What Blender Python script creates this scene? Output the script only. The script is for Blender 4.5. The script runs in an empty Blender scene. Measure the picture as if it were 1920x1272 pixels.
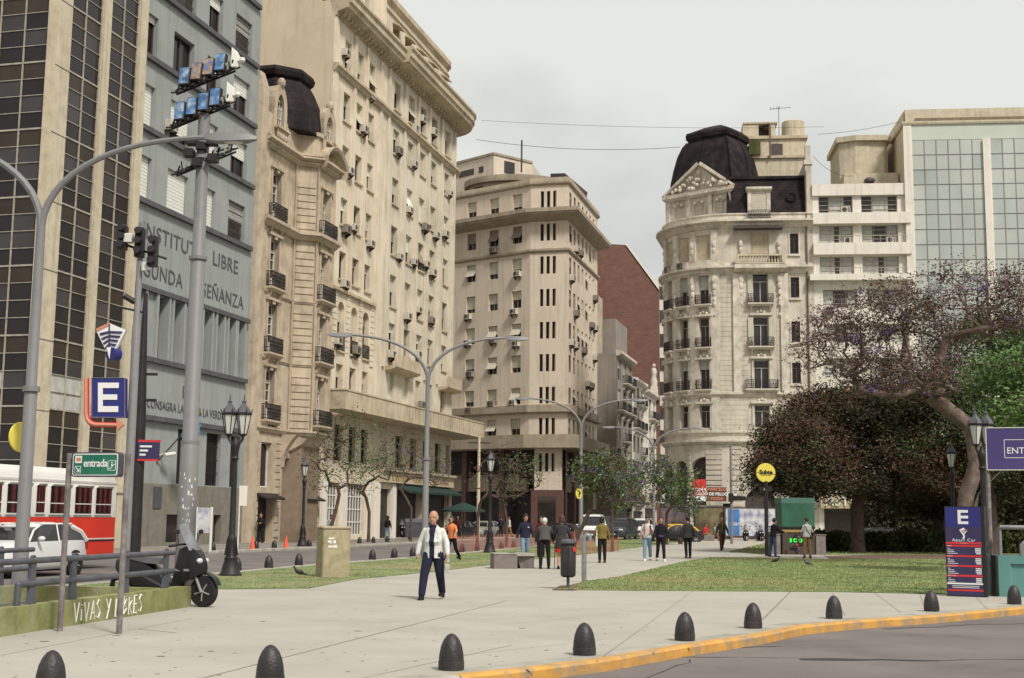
import bpy, bmesh, math, random
import numpy as np
from mathutils import Vector, Matrix
random.seed(7)
SC = bpy.context.scene
COL = SC.collection
# ---------------------------------------------------------------- camera, sky, sun, exposure
F = 2450.0; CX, CY = 960.0, 636.0; EYE = 1.6
PITCH = math.atan(336 / F); ROLL = .011
ca, sa, cp, sp = math.cos(ROLL), math.sin(ROLL), math.cos(PITCH), math.sin(PITCH)
cam_d = bpy.data.cameras.new('camera'); cam = bpy.data.objects.new('camera', cam_d); COL.objects.link(cam)
cam_d.sensor_fit = 'HORIZONTAL'; cam_d.sensor_width = 36; cam_d.lens = 36 * F / 1920
cam_d.clip_start = .1; cam_d.clip_end = 3000
_fw = Vector((0, cp, sp)); _up = Vector((0, -sp, cp)); _rt = Vector((1, 0, 0))
_cx = _rt * ca + _up * sa; _cy = _up * ca - _rt * sa
cam.matrix_world = Matrix(((_cx.x, _cy.x, -_fw.x, 0), (_cx.y, _cy.y, -_fw.y, 0), (_cx.z, _cy.z, -_fw.z, EYE), (0, 0, 0, 1)))
SC.camera = cam
SC.view_settings.view_transform = 'Standard'; SC.view_settings.look = 'None'
SC.view_settings.exposure = 0.3; SC.view_settings.gamma = 1.0
SUN_EL, SUN_AZ = math.radians(50), math.radians(57)     # azimuth measured from +X towards -Y
SUN_DIR = Vector((math.cos(SUN_EL) * math.cos(SUN_AZ), -math.cos(SUN_EL) * math.sin(SUN_AZ), math.sin(SUN_EL)))
sd = bpy.data.lights.new('sun', 'SUN'); sd.energy = 3.0; sd.angle = math.radians(10); sd.color = (1, .95, .86)
so = bpy.data.objects.new('sun', sd); COL.objects.link(so); so.rotation_euler = SUN_DIR.to_track_quat('Z', 'Y').to_euler()
w = bpy.data.worlds.new('World'); SC.world = w; w.use_nodes = True
nt = w.node_tree; N = nt.nodes; L = nt.links; N.clear()
out = N.new('ShaderNodeOutputWorld'); bg = N.new('ShaderNodeBackground'); L.new(bg.outputs[0], out.inputs[0])
sky = N.new('ShaderNodeTexSky'); sky.sky_type = 'NISHITA'; sky.sun_disc = False; sky.sun_elevation = SUN_EL
sky.sun_rotation = math.radians(147); sky.dust_density = 4
skm = N.new('ShaderNodeMix'); skm.data_type = 'RGBA'; skm.blend_type = 'MULTIPLY'; skm.inputs[0].default_value = 1
L.new(sky.outputs[0], skm.inputs[6]); skm.inputs[7].default_value = (.1, .1, .1, 1)
tc = N.new('ShaderNodeTexCoord'); mp = N.new('ShaderNodeMapping'); mp.inputs['Scale'].default_value = (1.5, 1.5, 3.2)
mp.inputs['Location'].default_value = (.35, .1, .2)
L.new(tc.outputs['Generated'], mp.inputs[0])
nz = N.new('ShaderNodeTexNoise'); nz.inputs['Scale'].default_value = 1.7; nz.inputs['Detail'].default_value = 6; nz.inputs['Roughness'].default_value = .5
nz.inputs['Distortion'].default_value = .25
L.new(mp.outputs[0], nz.inputs[0])
sx = N.new('ShaderNodeSeparateXYZ'); L.new(tc.outputs['Generated'], sx.inputs[0])
el = N.new('ShaderNodeMapRange'); el.inputs[1].default_value = .1; el.inputs[2].default_value = .38; el.inputs[3].default_value = -.17; el.inputs[4].default_value = .13
L.new(sx.outputs[2], el.inputs[0])
ad = N.new('ShaderNodeMath'); ad.operation = 'ADD'; L.new(nz.outputs[0], ad.inputs[0]); L.new(el.outputs[0], ad.inputs[1])
cr = N.new('ShaderNodeValToRGB'); L.new(ad.outputs[0], cr.inputs[0])
cr.color_ramp.elements[0].position = .18; cr.color_ramp.elements[0].color = (.40, .415, .41, 1)
cr.color_ramp.elements[1].position = .55; cr.color_ramp.elements[1].color = (.67, .675, .635, 1)
mx = N.new('ShaderNodeMix'); mx.data_type = 'RGBA'; mx.inputs[0].default_value = .95
L.new(skm.outputs[2], mx.inputs[6]); L.new(cr.outputs[0], mx.inputs[7]); L.new(mx.outputs[2], bg.inputs[0]); bg.inputs[1].default_value = 1.0

# ---------------------------------------------------------------- photograph measurements -> world points
def ray(px, py):
    x = (px - CX) / F; y = -(py - CY) / F
    x0 = x * ca - y * sa; y0 = x * sa + y * ca
    return Vector((x0, cp - sp * y0, cp * y0 + sp))
def G(px, py, z=0.0):
    d = ray(px, py); t = (z - EYE) / d.z
    return (d.x * t, d.y * t)
def at(px, py, Y):
    d = ray(px, py); t = Y / d.y
    return Vector((d.x * t, Y, EYE + d.z * t))
# ---------------------------------------------------------------- materials
M = {}
def mk(name, col, rough=.75, var=.12, scale=2.0, bump=0.0, metal=0.0, streak=0.0, dirt=None, dirt_amt=0.0, dirt_scale=.6, spec=.4, alpha=1.0, emit=0.0, bscale=None, detail=4):
    m = bpy.data.materials.new(name); m.use_nodes = True
    nt = m.node_tree; N = nt.nodes; L = nt.links; b = N['Principled BSDF']
    b.inputs['Roughness'].default_value = rough; b.inputs['Metallic'].default_value = metal
    b.inputs['Specular IOR Level'].default_value = spec; b.inputs['Alpha'].default_value = alpha
    tc = N.new('ShaderNodeTexCoord')
    n1 = N.new('ShaderNodeTexNoise'); n1.inputs['Scale'].default_value = scale; n1.inputs['Detail'].default_value = detail
    L.new(tc.outputs['Object'], n1.inputs[0])
    r = N.new('ShaderNodeValToRGB'); L.new(n1.outputs[0], r.inputs[0])
    r.color_ramp.elements[0].position = .3; r.color_ramp.elements[1].position = .7
    r.color_ramp.elements[0].color = tuple(min(1, c * (1 - var)) for c in col) + (1,)
    r.color_ramp.elements[1].color = tuple(min(1, c * (1 + var)) for c in col) + (1,)
    cur = r.outputs[0]
    def mul(sock_fac, colr, amt):
        nonlocal cur
        mm = N.new('ShaderNodeMath'); mm.operation = 'MULTIPLY'; L.new(sock_fac, mm.inputs[0]); mm.inputs[1].default_value = amt
        x = N.new('ShaderNodeMix'); x.data_type = 'RGBA'; L.new(mm.outputs[0], x.inputs[0]); L.new(cur, x.inputs[6])
        x.inputs[7].default_value = tuple(colr) + (1,); cur = x.outputs[2]
    if streak:
        mp = N.new('ShaderNodeMapping'); mp.inputs['Scale'].default_value = (2.2, 2.2, .13); L.new(tc.outputs['Object'], mp.inputs[0])
        n2 = N.new('ShaderNodeTexNoise'); n2.inputs['Scale'].default_value = 1.6; n2.inputs['Detail'].default_value = 5; L.new(mp.outputs[0], n2.inputs[0])
        r2 = N.new('ShaderNodeValToRGB'); r2.color_ramp.elements[0].position = .5; r2.color_ramp.elements[1].position = .78; L.new(n2.outputs[0], r2.inputs[0])
        mul(r2.outputs[0], [c * .45 for c in col], streak)
    if dirt:
        n3 = N.new('ShaderNodeTexNoise'); n3.inputs['Scale'].default_value = dirt_scale; n3.inputs['Detail'].default_value = 7; n3.inputs['Roughness'].default_value = .65
        L.new(tc.outputs['Object'], n3.inputs[0])
        r3 = N.new('ShaderNodeValToRGB'); r3.color_ramp.elements[0].position = .47; r3.color_ramp.elements[1].position = .66; L.new(n3.outputs[0], r3.inputs[0])
        mul(r3.outputs[0], dirt, dirt_amt)
    L.new(cur, b.inputs['Base Color'])
    if bump:
        n4 = N.new('ShaderNodeTexNoise'); n4.inputs['Scale'].default_value = bscale or scale * 8; n4.inputs['Detail'].default_value = 5; L.new(tc.outputs['Object'], n4.inputs[0])
        bp = N.new('ShaderNodeBump'); bp.inputs['Strength'].default_value = bump; bp.inputs['Distance'].default_value = .02
        L.new(n4.outputs[0], bp.inputs['Height']); L.new(bp.outputs[0], b.inputs['Normal'])
    if emit:
        L.new(cur, b.inputs['Emission Color']); b.inputs['Emission Strength'].default_value = emit
    M[name] = m; return m
def brickify(name, scale, bw, rh, mortar, msize=.02, col2=.85, rot=(math.pi/2, 0, 0)):
    """multiplies a brick / block pattern into an existing material"""
    m = M[name]; nt = m.node_tree; N = nt.nodes; L = nt.links; b = N['Principled BSDF']
    src = b.inputs['Base Color'].links[0].from_socket
    tc = N.new('ShaderNodeTexCoord'); mp = N.new('ShaderNodeMapping'); mp.inputs['Rotation'].default_value = rot
    L.new(tc.outputs['Object'], mp.inputs[0])
    br = N.new('ShaderNodeTexBrick'); L.new(mp.outputs[0], br.inputs[0])
    br.inputs['Scale'].default_value = scale; br.inputs['Brick Width'].default_value = bw; br.inputs['Row Height'].default_value = rh
    br.inputs['Mortar Size'].default_value = msize; br.inputs['Color1'].default_value = (1, 1, 1, 1); br.inputs['Color2'].default_value = (col2,) * 3 + (1,)
    br.inputs['Mortar'].default_value = tuple(mortar) + (1,)
    x = N.new('ShaderNodeMix'); x.data_type = 'RGBA'; x.blend_type = 'MULTIPLY'; x.inputs[0].default_value = 1
    L.new(src, x.inputs[6]); L.new(br.outputs[0], x.inputs[7]); L.new(x.outputs[2], b.inputs['Base Color'])
mk('asphalt', (.165, .145, .138), .88, .14, .5, .6, dirt=(.10, .088, .085), dirt_amt=.75, dirt_scale=.45, bscale=70)
mk('tar', (.035, .03, .03), .7)
mk('asphalt_patch', (.13, .115, .11), .9, .15, 2, .5, bscale=70)
mk('concrete', (.39, .365, .32), .85, .05, .8, .15, dirt=(.31, .29, .245), dirt_amt=.55, dirt_scale=.35, bscale=40)
brickify('concrete', 1.0, 1.9, 1.9, (.88, .87, .86), .006, .93, rot=(0, 0, math.radians(-38)))
mk('sidewalk', (.24, .215, .19), .85, .1, 1.5, .2, dirt=(.14, .125, .11), dirt_amt=.6)
mk('joint', (.20, .19, .16), .9)
mk('kerbstone', (.36, .34, .29), .85, .15, 2, .3, dirt=(.18, .17, .15), dirt_amt=.6, dirt_scale=1.5)
mk('kerb_yellow', (.54, .285, .065), .75, .15, 3, .3, dirt=(.28, .23, .17), dirt_amt=.95, dirt_scale=3.2)
mk('lawn', (.15, .19, .08), .95, .35, .8, .6, dirt=(.27, .23, .12), dirt_amt=.85, dirt_scale=.16, bscale=30)
mk('blade', (.235, .29, .115), .7, .3, 1.2, dirt=(.33, .29, .14), dirt_amt=.85, dirt_scale=.16, spec=.1)
mk('soil', (.13, .085, .06), .95, .3, 2, .4)
mk('paint_blue_grey', (.29, .31, .305), .85, .05, .8, .1, streak=.35, dirt=(.16, .17, .16), dirt_amt=.25)
mk('dado', (.19, .175, .145), .85, .15, 2, .2, streak=.4)
mk('ledge', (.085, .085, .09), .8, .2, 2)
mk('pilaster_cream', (.53, .465, .35), .8, .08, 1.5, .1, streak=.5, dirt=(.25, .2, .12), dirt_amt=.3, dirt_scale=2)
mk('mullion', (.36, .33, .27), .6, .2, 3)
mk('glass', (.016, .011, .012), .12, .3, .5, spec=.35)
mk('glass_grey', (.045, .038, .04), .15, .35, .35, spec=.4)
mk('spandrel', (.035, .022, .014), .35, .3, .6, spec=.4)
mk('tan_stone', (.48, .395, .295), .88, .12, 1.2, .3, streak=.45, dirt=(.22, .165, .12), dirt_amt=.5, dirt_scale=.9)
mk('tan_dark', (.20, .15, .105), .9, .15, 2)
mk('cream', (.66, .575, .45), .87, .06, .5, .15, streak=.5, dirt=(.36, .29, .20), dirt_amt=.4, dirt_scale=.45)
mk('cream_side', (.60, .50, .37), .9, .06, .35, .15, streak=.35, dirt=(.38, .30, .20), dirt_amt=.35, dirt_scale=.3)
mk('cream_cool', (.615, .55, .44), .87, .07, .5, .15, streak=.6, dirt=(.33, .29, .22), dirt_amt=.45, dirt_scale=.4)
mk('cream_trim', (.50, .42, .30), .87, .1, 1, .1, streak=.5, dirt=(.2, .16, .12), dirt_amt=.5, dirt_scale=.8)
mk('beige', (.64, .55, .45), .87, .05, .4, .1, streak=.45, dirt=(.34, .28, .21), dirt_amt=.35, dirt_scale=.4)
mk('beige_trim', (.36, .30, .225), .88, .12, 1, .1, streak=.5, dirt=(.2, .16, .12), dirt_amt=.4)
mk('granite_red', (.12, .065, .055), .5, .2, 6)
mk('brick_red', (.165, .085, .068), .9, .12, 1.0, .1, dirt=(.14, .06, .045), dirt_amt=.5, dirt_scale=.15)
brickify('brick_red', 1.0, .6, .24, (1.25, 1.1, 1.0), .02, .8)
mk('ornate_stone', (.575, .515, .44), .88, .08, .8, .15, streak=.45, dirt=(.27, .24, .19), dirt_amt=.45, dirt_scale=.6)
mk('ornate_trim', (.63, .57, .49), .85, .12, 1.5, .2, streak=.5, dirt=(.22, .19, .15), dirt_amt=.5, dirt_scale=1.2)
mk('slate', (.020, .014, .016), .8, .5, 1.2, .6, dirt=(.05, .04, .04), dirt_amt=.5, dirt_scale=.6, spec=.2)
brickify('slate', 1.0, .5, .28, (.55, .55, .55), .03, .8)
mk('white_wall', (.72, .675, .605), .85, .04, .6, .1, streak=.4, dirt=(.42, .39, .32), dirt_amt=.3)
mk('grey_wall', (.27, .24, .21), .9, .12, .6, .1, streak=.5)
mk('white_frame', (.62, .61, .56), .5, .05, 3)
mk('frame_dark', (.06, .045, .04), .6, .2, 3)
mk('frame_brown', (.13, .09, .07), .6, .2, 3)
mk('blind_white', (.68, .67, .62), .6, .04, 2)
mk('blind_cream', (.50, .46, .37), .6, .08, 1.3)
mk('blind_brown', (.24, .19, .16), .65, .1, 2)
mk('curtain', (.42, .42, .39), .9, .15, 3)
mk('ac_body', (.50, .46, .39), .6, .15, 3)
mk('ac_dark', (.22, .19, .16), .6, .2, 3)
mk('iron', (.022, .018, .02), .55, .3, 3, metal=.2)
mk('iron_grey', (.07, .07, .085), .5, .2, 4, .1, spec=.5)
mk('rail_grey', (.075, .08, .10), .45, .15, 3, .1, dirt=(.12, .11, .11), dirt_amt=.5, dirt_scale=4)
mk('pole_grey', (.20, .195, .20), .5, .12, 3, .1, dirt=(.13, .12, .12), dirt_amt=.4, dirt_scale=3)
mk('pole_worn', (.15, .13, .13), .7, .3, 6, .1, dirt=(.35, .33, .30), dirt_amt=.5, dirt_scale=4)
mk('galvanised', (.26, .26, .27), .4, .15, 6, metal=.4)
mk('bollard_black', (.020, .017, .019), .48, .25, 5, .35, bscale=40, spec=.5, dirt=(.06, .05, .048), dirt_amt=.5, dirt_scale=3)
mk('moss_concrete', (.215, .22, .085), .9, .25, 2.5, .4, streak=.7, dirt=(.33, .31, .20), dirt_amt=.7, dirt_scale=1.6)
mk('old_concrete', (.36, .31, .20), .9, .15, 3, .5, streak=.3, dirt=(.22, .17, .10), dirt_amt=.6, dirt_scale=4)
mk('bench_concrete', (.20, .17, .16), .9, .15, 4, .4, dirt=(.10, .085, .08), dirt_amt=.5, dirt_scale=3)
mk('spray_white', (.72, .72, .68), .8)
mk('bus_red', (.62, .035, .018), .3, .05, 1, spec=.5)
mk('bus_white', (.62, .60, .57), .35, .05, 1)
mk('curtain_red', (.10, .008, .008), .9, .6, 5)
mk('car_white', (.66, .66, .66), .25, .03, 1, spec=.6)
mk('car_silver', (.36, .35, .32), .3, .05, 1, metal=.4)
mk('car_black', (.012, .012, .014), .25, .1, 1, spec=.6)
mk('car_dark', (.035, .04, .05), .3, .1, 1, spec=.6)
mk('taxi_yellow', (.70, .40, .02), .35)
mk('car_glass', (.015, .016, .018), .12, .1, 1, spec=.7)
mk('tyre', (.015, .014, .014), .85, .2, 6)
mk('rim', (.45, .45, .45), .35, .1, 4, metal=.7)
mk('lamp_glass', (.55, .55, .52), .2, .05, 4)
mk('lamp_red', (.40, .02, .02), .3)
mk('plate', (.5, .5, .48), .5)
mk('scooter_black', (.010, .009, .010), .3, .2, 3, spec=.35)
mk('seat_grey', (.09, .085, .09), .6, .1, 5)
mk('visor', (.13, .14, .15), .4, .4, 6, spec=.7)
mk('sign_blue', (.022, .025, .16), .45, .08, 2)
mk('sign_navy', (.035, .028, .085), .5, .12, 3)
mk('sign_purple', (.060, .045, .16), .5, .08, 2)
mk('sign_white', (.72, .72, .72), .5, .03, 2)
mk('sign_green', (.015, .15, .09), .4, .12, 3, dirt=(.04, .25, .17), dirt_amt=.4, dirt_scale=3)
mk('sign_red', (.55, .03, .035), .45, .06, 2)
mk('sign_orange', (.55, .22, .15), .5, .05, 2)
mk('sign_yellow', (.72, .60, .10), .5, .03, 2)
mk('sign_black', (.015, .013, .015), .5)
mk('sign_tan', (.40, .33, .22), .6, .1, 2)
mk('sign_brown', (.10, .045, .02), .6)
mk('poster_blue', (.05, .17, .42), .5, .3, 1.2)
mk('poster_grey', (.50, .50, .52), .5, .3, 1.5, dirt=(.12, .14, .3), dirt_amt=.9, dirt_scale=1.3)
mk('poster_dark', (.10, .085, .12), .6, .4, 1.5, dirt=(.3, .13, .08), dirt_amt=.7, dirt_scale=1.6)
mk('poster_olive', (.17, .14, .08), .6, .3, 1.5)
mk('teal', (.10, .24, .22), .6, .08, 2, .1, dirt=(.06, .15, .14), dirt_amt=.3)
mk('kiosk_green', (.03, .10, .065), .35, .3, 1.2, dirt=(.07, .20, .14), dirt_amt=.6, dirt_scale=.8)
mk('kiosk_top', (.07, .15, .12), .5, .1, 2)
mk('cone_orange', (.75, .10, .05), .5, .05, 3)
mk('net_orange', (.45, .15, .11), .8, .1, 3, alpha=.2)
mk('led_green', (.02, .75, .06), .5, emit=.8)
mk('awning_green', (.012, .036, .03), .8, .2, 2)
mk('gold', (.42, .30, .10), .4, .1, 3, metal=.5)
mk('shop_dark', (.020, .014, .014), .5, .5, 1.2, dirt=(.05, .03, .025), dirt_amt=.6, dirt_scale=1)
mk('wood_door', (.035, .022, .016), .6, .3, 2)
mk('flag_blue', (.11, .24, .44), .8)
mk('bark', (.085, .055, .045), .95, .3, 4, .8, bscale=14, dirt=(.16, .11, .09), dirt_amt=.5, dirt_scale=3)
mk('bark_pale', (.14, .10, .085), .95, .3, 3, .8, bscale=12, dirt=(.24, .18, .15), dirt_amt=.5, dirt_scale=3)
mk('leaf_green', (.075, .125, .042), .65, .35, .9, spec=.2)
mk('leaf_bright', (.12, .20, .06), .6, .3, .7, spec=.2)
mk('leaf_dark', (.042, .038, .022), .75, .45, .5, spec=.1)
mk('leaf_olive', (.062, .064, .03), .7, .4, .6, spec=.1)
mk('leaf_dusty', (.15, .10, .09), .8, .3, .9, spec=.1)
mk('leaf_rust', (.11, .062, .045), .8, .4, .9, spec=.1)
mk('flower_purple', (.19, .12, .34), .7, .2, 1, spec=.1)
mk('hedge', (.07, .075, .03), .8, .5, .8, spec=.1)
mk('skin', (.42, .23, .155), .55, .05, 8)
mk('skin_tan', (.33, .17, .11), .55, .05, 8)
mk('hair_dark', (.018, .012, .010), .6, .3, 20)
mk('hair_brown', (.075, .035, .022), .6, .3, 20)
mk('hair_white', (.55, .54, .52), .7, .1, 20)
mk('eye', (.02, .015, .015), .3)
mk('lip', (.28, .10, .08), .5)
def cloth(n, c, v=.12): mk('cloth_' + n, c, .9, v, 9, .3, bscale=25, spec=.15)
for n, c in dict(white=(.58, .59, .56), navy=(.022, .022, .045), black=(.016, .014, .016), charcoal=(.04, .038, .042), jeans=(.17, .25, .33), jeans_dark=(.05, .07, .12),
                 olive=(.17, .13, .035), orange=(.66, .20, .08), red=(.50, .03, .03), grey=(.23, .23, .22), khaki=(.26, .16, .07), brown=(.09, .05, .035),
                 pale=(.50, .50, .48), green=(.06, .07, .045), maroon=(.07, .02, .02), pink=(.5, .12, .14), puffer=(.075, .07, .068), purple=(.07, .045, .12)).items(): cloth(n, c)
# ---------------------------------------------------------------- mesh builder
class MB:
    def __init__(s): s.v = []; s.f = []; s.m = []; s.mats = []; s.cuts = []
    def mi(s, mat):
        if mat not in s.mats: s.mats.append(mat)
        return s.mats.index(mat)
    def add(s, vs, fs, mat):
        o = len(s.v); s.cuts.append((o, len(s.f))); s.v.extend([tuple(v) for v in vs]); k = s.mi(mat)
        for f in fs: s.f.append(tuple(i + o for i in f)); s.m.append(k)
    def poly(s, pts, mat): s.add(pts, [tuple(range(len(pts)))], mat)
    def hexa(s, p, mat):   # 8 corners: bottom 0-3 ccw, top 4-7
        s.add(p, [(0, 3, 2, 1), (4, 5, 6, 7), (0, 1, 5, 4), (1, 2, 6, 5), (2, 3, 7, 6), (3, 0, 4, 7)], mat)
    def box(s, x0, x1, y0, y1, z0, z1, mat):
        s.hexa([(x0, y0, z0), (x1, y0, z0), (x1, y1, z0), (x0, y1, z0), (x0, y0, z1), (x1, y0, z1), (x1, y1, z1), (x0, y1, z1)], mat)
    def bbox(s, x0, x1, y0, y1, z0, z1, mat, b=.02):   # box with chamfered vertical and top edges
        P = lambda i, z: [(x0 + i + b, y0 + i, z), (x1 - i - b, y0 + i, z), (x1 - i, y0 + i + b, z), (x1 - i, y1 - i - b, z), (x1 - i - b, y1 - i, z), (x0 + i + b, y1 - i, z), (x0 + i, y1 - i - b, z), (x0 + i, y0 + i + b, z)]
        s.loft([P(0, z0), P(0, z1 - b), P(b, z1)], mat)
    def loft(s, rings, mat, cap=True, close=True):
        n = len(rings[0]); vs = [p for r in rings for p in r]; fs = []
        for i in range(len(rings) - 1):
            for j in range(n if close else n - 1):
                k = (j + 1) % n; fs.append((i * n + j, i * n + k, (i + 1) * n + k, (i + 1) * n + j))
        if cap: fs.append(tuple(reversed(range(n)))); fs.append(tuple((len(rings) - 1) * n + j for j in range(n)))
        s.add(vs, fs, mat)
    def tube(s, pts, r, mat, seg=8, cap=True):
        pts = [Vector(p) for p in pts]; rs = r if isinstance(r, (list, tuple)) else [r] * len(pts)
        rings = []; ref = None
        for i, p in enumerate(pts):
            t = (pts[min(i + 1, len(pts) - 1)] - pts[max(i - 1, 0)])
            if t.length < 1e-9: t = Vector((0, 0, 1))
            t.normalize()
            if ref is None: ref = Vector((1, 0, 0)) if abs(t.x) < .8 else Vector((0, 1, 0))
            a = (ref - t * ref.dot(t)).normalized(); b = t.cross(a); ref = a
            rings.append([p + (a * math.cos(q) + b * math.sin(q)) * rs[i] for q in [2 * math.pi * j / seg for j in range(seg)]])
        s.loft(rings, mat, cap)
    def lathe(s, prof, mat, seg=16, o=(0, 0, 0), sq=None, rot=0):
        rings = []
        for r, z in prof:
            rings.append([(o[0] + r * math.cos(rot + 2 * math.pi * j / seg), o[1] + r * math.sin(rot + 2 * math.pi * j / seg), o[2] + z) for j in range(seg)])
        s.loft(rings, mat)
    def ell(s, c, rx, ry, rz, mat, seg=10, rings=7, rotm=None):
        vs = []
        rr = []
        for i in range(1, rings):
            a = math.pi * i / rings; ring = []
            for j in range(seg):
                q = 2 * math.pi * j / seg; v = Vector((rx * math.sin(a) * math.cos(q), ry * math.sin(a) * math.sin(q), -rz * math.cos(a)))
                if rotm: v = rotm @ v
                ring.append(Vector(c) + v)
            rr.append(ring)
        s.loft(rr, mat)
    def prism(s, pts, ext, mat):  # pts: polygon in 3D, ext: extrusion vector
        e = Vector(ext); s.loft([[Vector(p) for p in pts], [Vector(p) + e for p in pts]], mat)
    def xf(s, mtx):
        n = MB(); n.f = s.f; n.m = s.m; n.mats = s.mats; n.v = [tuple(mtx @ Vector(v)) for v in s.v]; return n
    def merge(s, o):
        k = len(s.v); s.v.extend(o.v); mp = [s.mi(x) for x in o.mats]
        s.f.extend([tuple(i + k for i in f) for f in o.f]); s.m.extend([mp[i] for i in o.m])
    def mesh(s, name, off=(0, 0, 0), smooth=35):
        me = bpy.data.meshes.new(name); ox, oy, oz = off
        me.from_pydata([(x - ox, y - oy, z - oz) for x, y, z in s.v], [], s.f)
        for mt in s.mats: me.materials.append(M[mt])
        me.polygons.foreach_set('material_index', s.m)
        bm = bmesh.new(); bm.from_mesh(me); bmesh.ops.recalc_face_normals(bm, faces=bm.faces); bm.to_mesh(me); bm.free()
        if smooth:
            me.polygons.foreach_set('use_smooth', [True] * len(me.polygons)); me.set_sharp_from_angle(angle=math.radians(smooth))
        me.update(); return me
    def build(s, name, parent=None, world=True, loc=None, smooth=35):
        off = (0, 0, 0)
        if world and parent is not None: off = world_loc(parent)
        if loc is not None: off = loc
        o = bpy.data.objects.new(name, s.mesh(name, off, smooth)); COL.objects.link(o)
        if parent is not None: o.parent = parent
        elif loc is not None: o.location = loc
        return o
def build_each(mb, name, parent, smooth=0):   # every piece added to mb becomes a mesh of its own
    c = mb.cuts + [(len(mb.v), len(mb.f))]
    for (v0, f0), (v1, f1) in zip(c, c[1:]):
        n = MB(); n.v = mb.v[v0:v1]; n.f = [tuple(i - v0 for i in f) for f in mb.f[f0:f1]]; n.mats = [mb.mats[mb.m[f0]]]; n.m = [0] * len(n.f); n.build(name, parent, smooth=smooth)
def world_loc(o):
    v = Vector((0, 0, 0))
    while o is not None: v += o.location; o = o.parent
    return v
def tag(o, label=None, cat=None, group=None, kind=None):
    if label: o['label'] = label
    if cat: o['category'] = cat
    if group: o['group'] = group
    if kind: o['kind'] = kind
    return o
def thing(name, label, cat, loc=(0, 0, 0), rz=0, group=None):
    o = bpy.data.objects.new(name, None); COL.objects.link(o); o.empty_display_size = .3
    o.location = loc; o.rotation_euler = (0, 0, rz); return tag(o, label, cat, group)
def inst(name, me, parent, loc=(0, 0, 0), rz=0):
    o = bpy.data.objects.new(name, me); COL.objects.link(o); o.parent = parent; o.location = loc; o.rotation_euler = (0, 0, rz); return o
def copy_tree(o, parent=None):
    c = o.copy(); COL.objects.link(c); c.parent = parent
    for ch in list(o.children): copy_tree(ch, c)
    return c
def struct(o): o['kind'] = 'structure'; return o
def text_mb(s, size, mat, extrude=.01, align='CENTER', spacing=1.0, bold=0.0):
    cu = bpy.data.curves.new('t', 'FONT'); cu.body = s; cu.size = size; cu.extrude = extrude; cu.align_x = align; cu.space_character = spacing; cu.offset = bold; cu.resolution_u = 3
    ob = bpy.data.objects.new('t', cu); COL.objects.link(ob)
    dg = bpy.context.evaluated_depsgraph_get(); me = bpy.data.meshes.new_from_object(ob.evaluated_get(dg))
    mb = MB(); mb.add([v.co for v in me.vertices], [tuple(p.vertices) for p in me.polygons], mat)
    bpy.data.objects.remove(ob); bpy.data.curves.remove(cu); bpy.data.meshes.remove(me)
    return mb          # lies in XY plane, facing +Z
def stand(mb, loc, heading, squeeze=1.0):
    """text in XY plane -> vertical, reading along heading (angle of local x), facing outward (right of heading)"""
    m = Matrix.Translation(loc) @ Matrix.Rotation(heading, 4, 'Z') @ Matrix.Rotation(math.pi / 2, 4, 'X') @ Matrix.Diagonal((squeeze, 1, 1, 1))
    return mb.xf(m)
# ---------------------------------------------------------------- facade path helpers
class Path:
    def __init__(s, pts):
        s.p = [Vector((x, y)) for x, y in pts]; s.cum = [0]
        for a, b in zip(s.p, s.p[1:]): s.cum.append(s.cum[-1] + (b - a).length)
        s.L = s.cum[-1]; s.t = [(b - a).normalized() for a, b in zip(s.p, s.p[1:])]
        s.n = [Vector((t.y, -t.x)) for t in s.t]; s.mit = []
        for i in range(len(s.p)):
            a = s.n[max(i - 1, 0)]; b = s.n[min(i, len(s.n) - 1)]; m = a + b; s.mit.append(m / max(.3, (m.length_squared / 2)))
    def seg(s, u):
        for i in range(len(s.t)):
            if u <= s.cum[i + 1] + 1e-9 or i == len(s.t) - 1: return i
    def xy(s, u, d=0.0, i=None):
        if i is None: i = s.seg(u)
        f = (u - s.cum[i]) / (s.cum[i + 1] - s.cum[i])
        a = s.p[i] + s.mit[i] * d; b = s.p[i + 1] + s.mit[i + 1] * d
        return a + (b - a) * f
    def P(s, u, d, z):
        q = s.xy(u, d); return (q.x, q.y, z)
    def head(s, u):
        t = s.t[s.seg(u)]; return math.atan2(t.y, t.x)
    def brk(s, u0, u1): return [u0] + [c for c in s.cum[1:-1] if u0 + 1e-6 < c < u1 - 1e-6] + [u1]
def pbox(mb, path, u0, u1, z0, z1, d0, d1, mat):
    """solid following the path from u0 to u1, between depths d0 (inner) and d1 (outer)"""
    rings = []
    for u in path.brk(u0, u1):
        rings.append([path.P(u, d0, z0), path.P(u, d1, z0), path.P(u, d1, z1), path.P(u, d0, z1)])
    mb.loft(rings, mat)
def sweep(mb, path, u0, u1, prof, mat):
    rings = [[path.P(u, d, z) for d, z in prof] for u in path.brk(u0, u1)]
    mb.loft(rings, mat)
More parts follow.
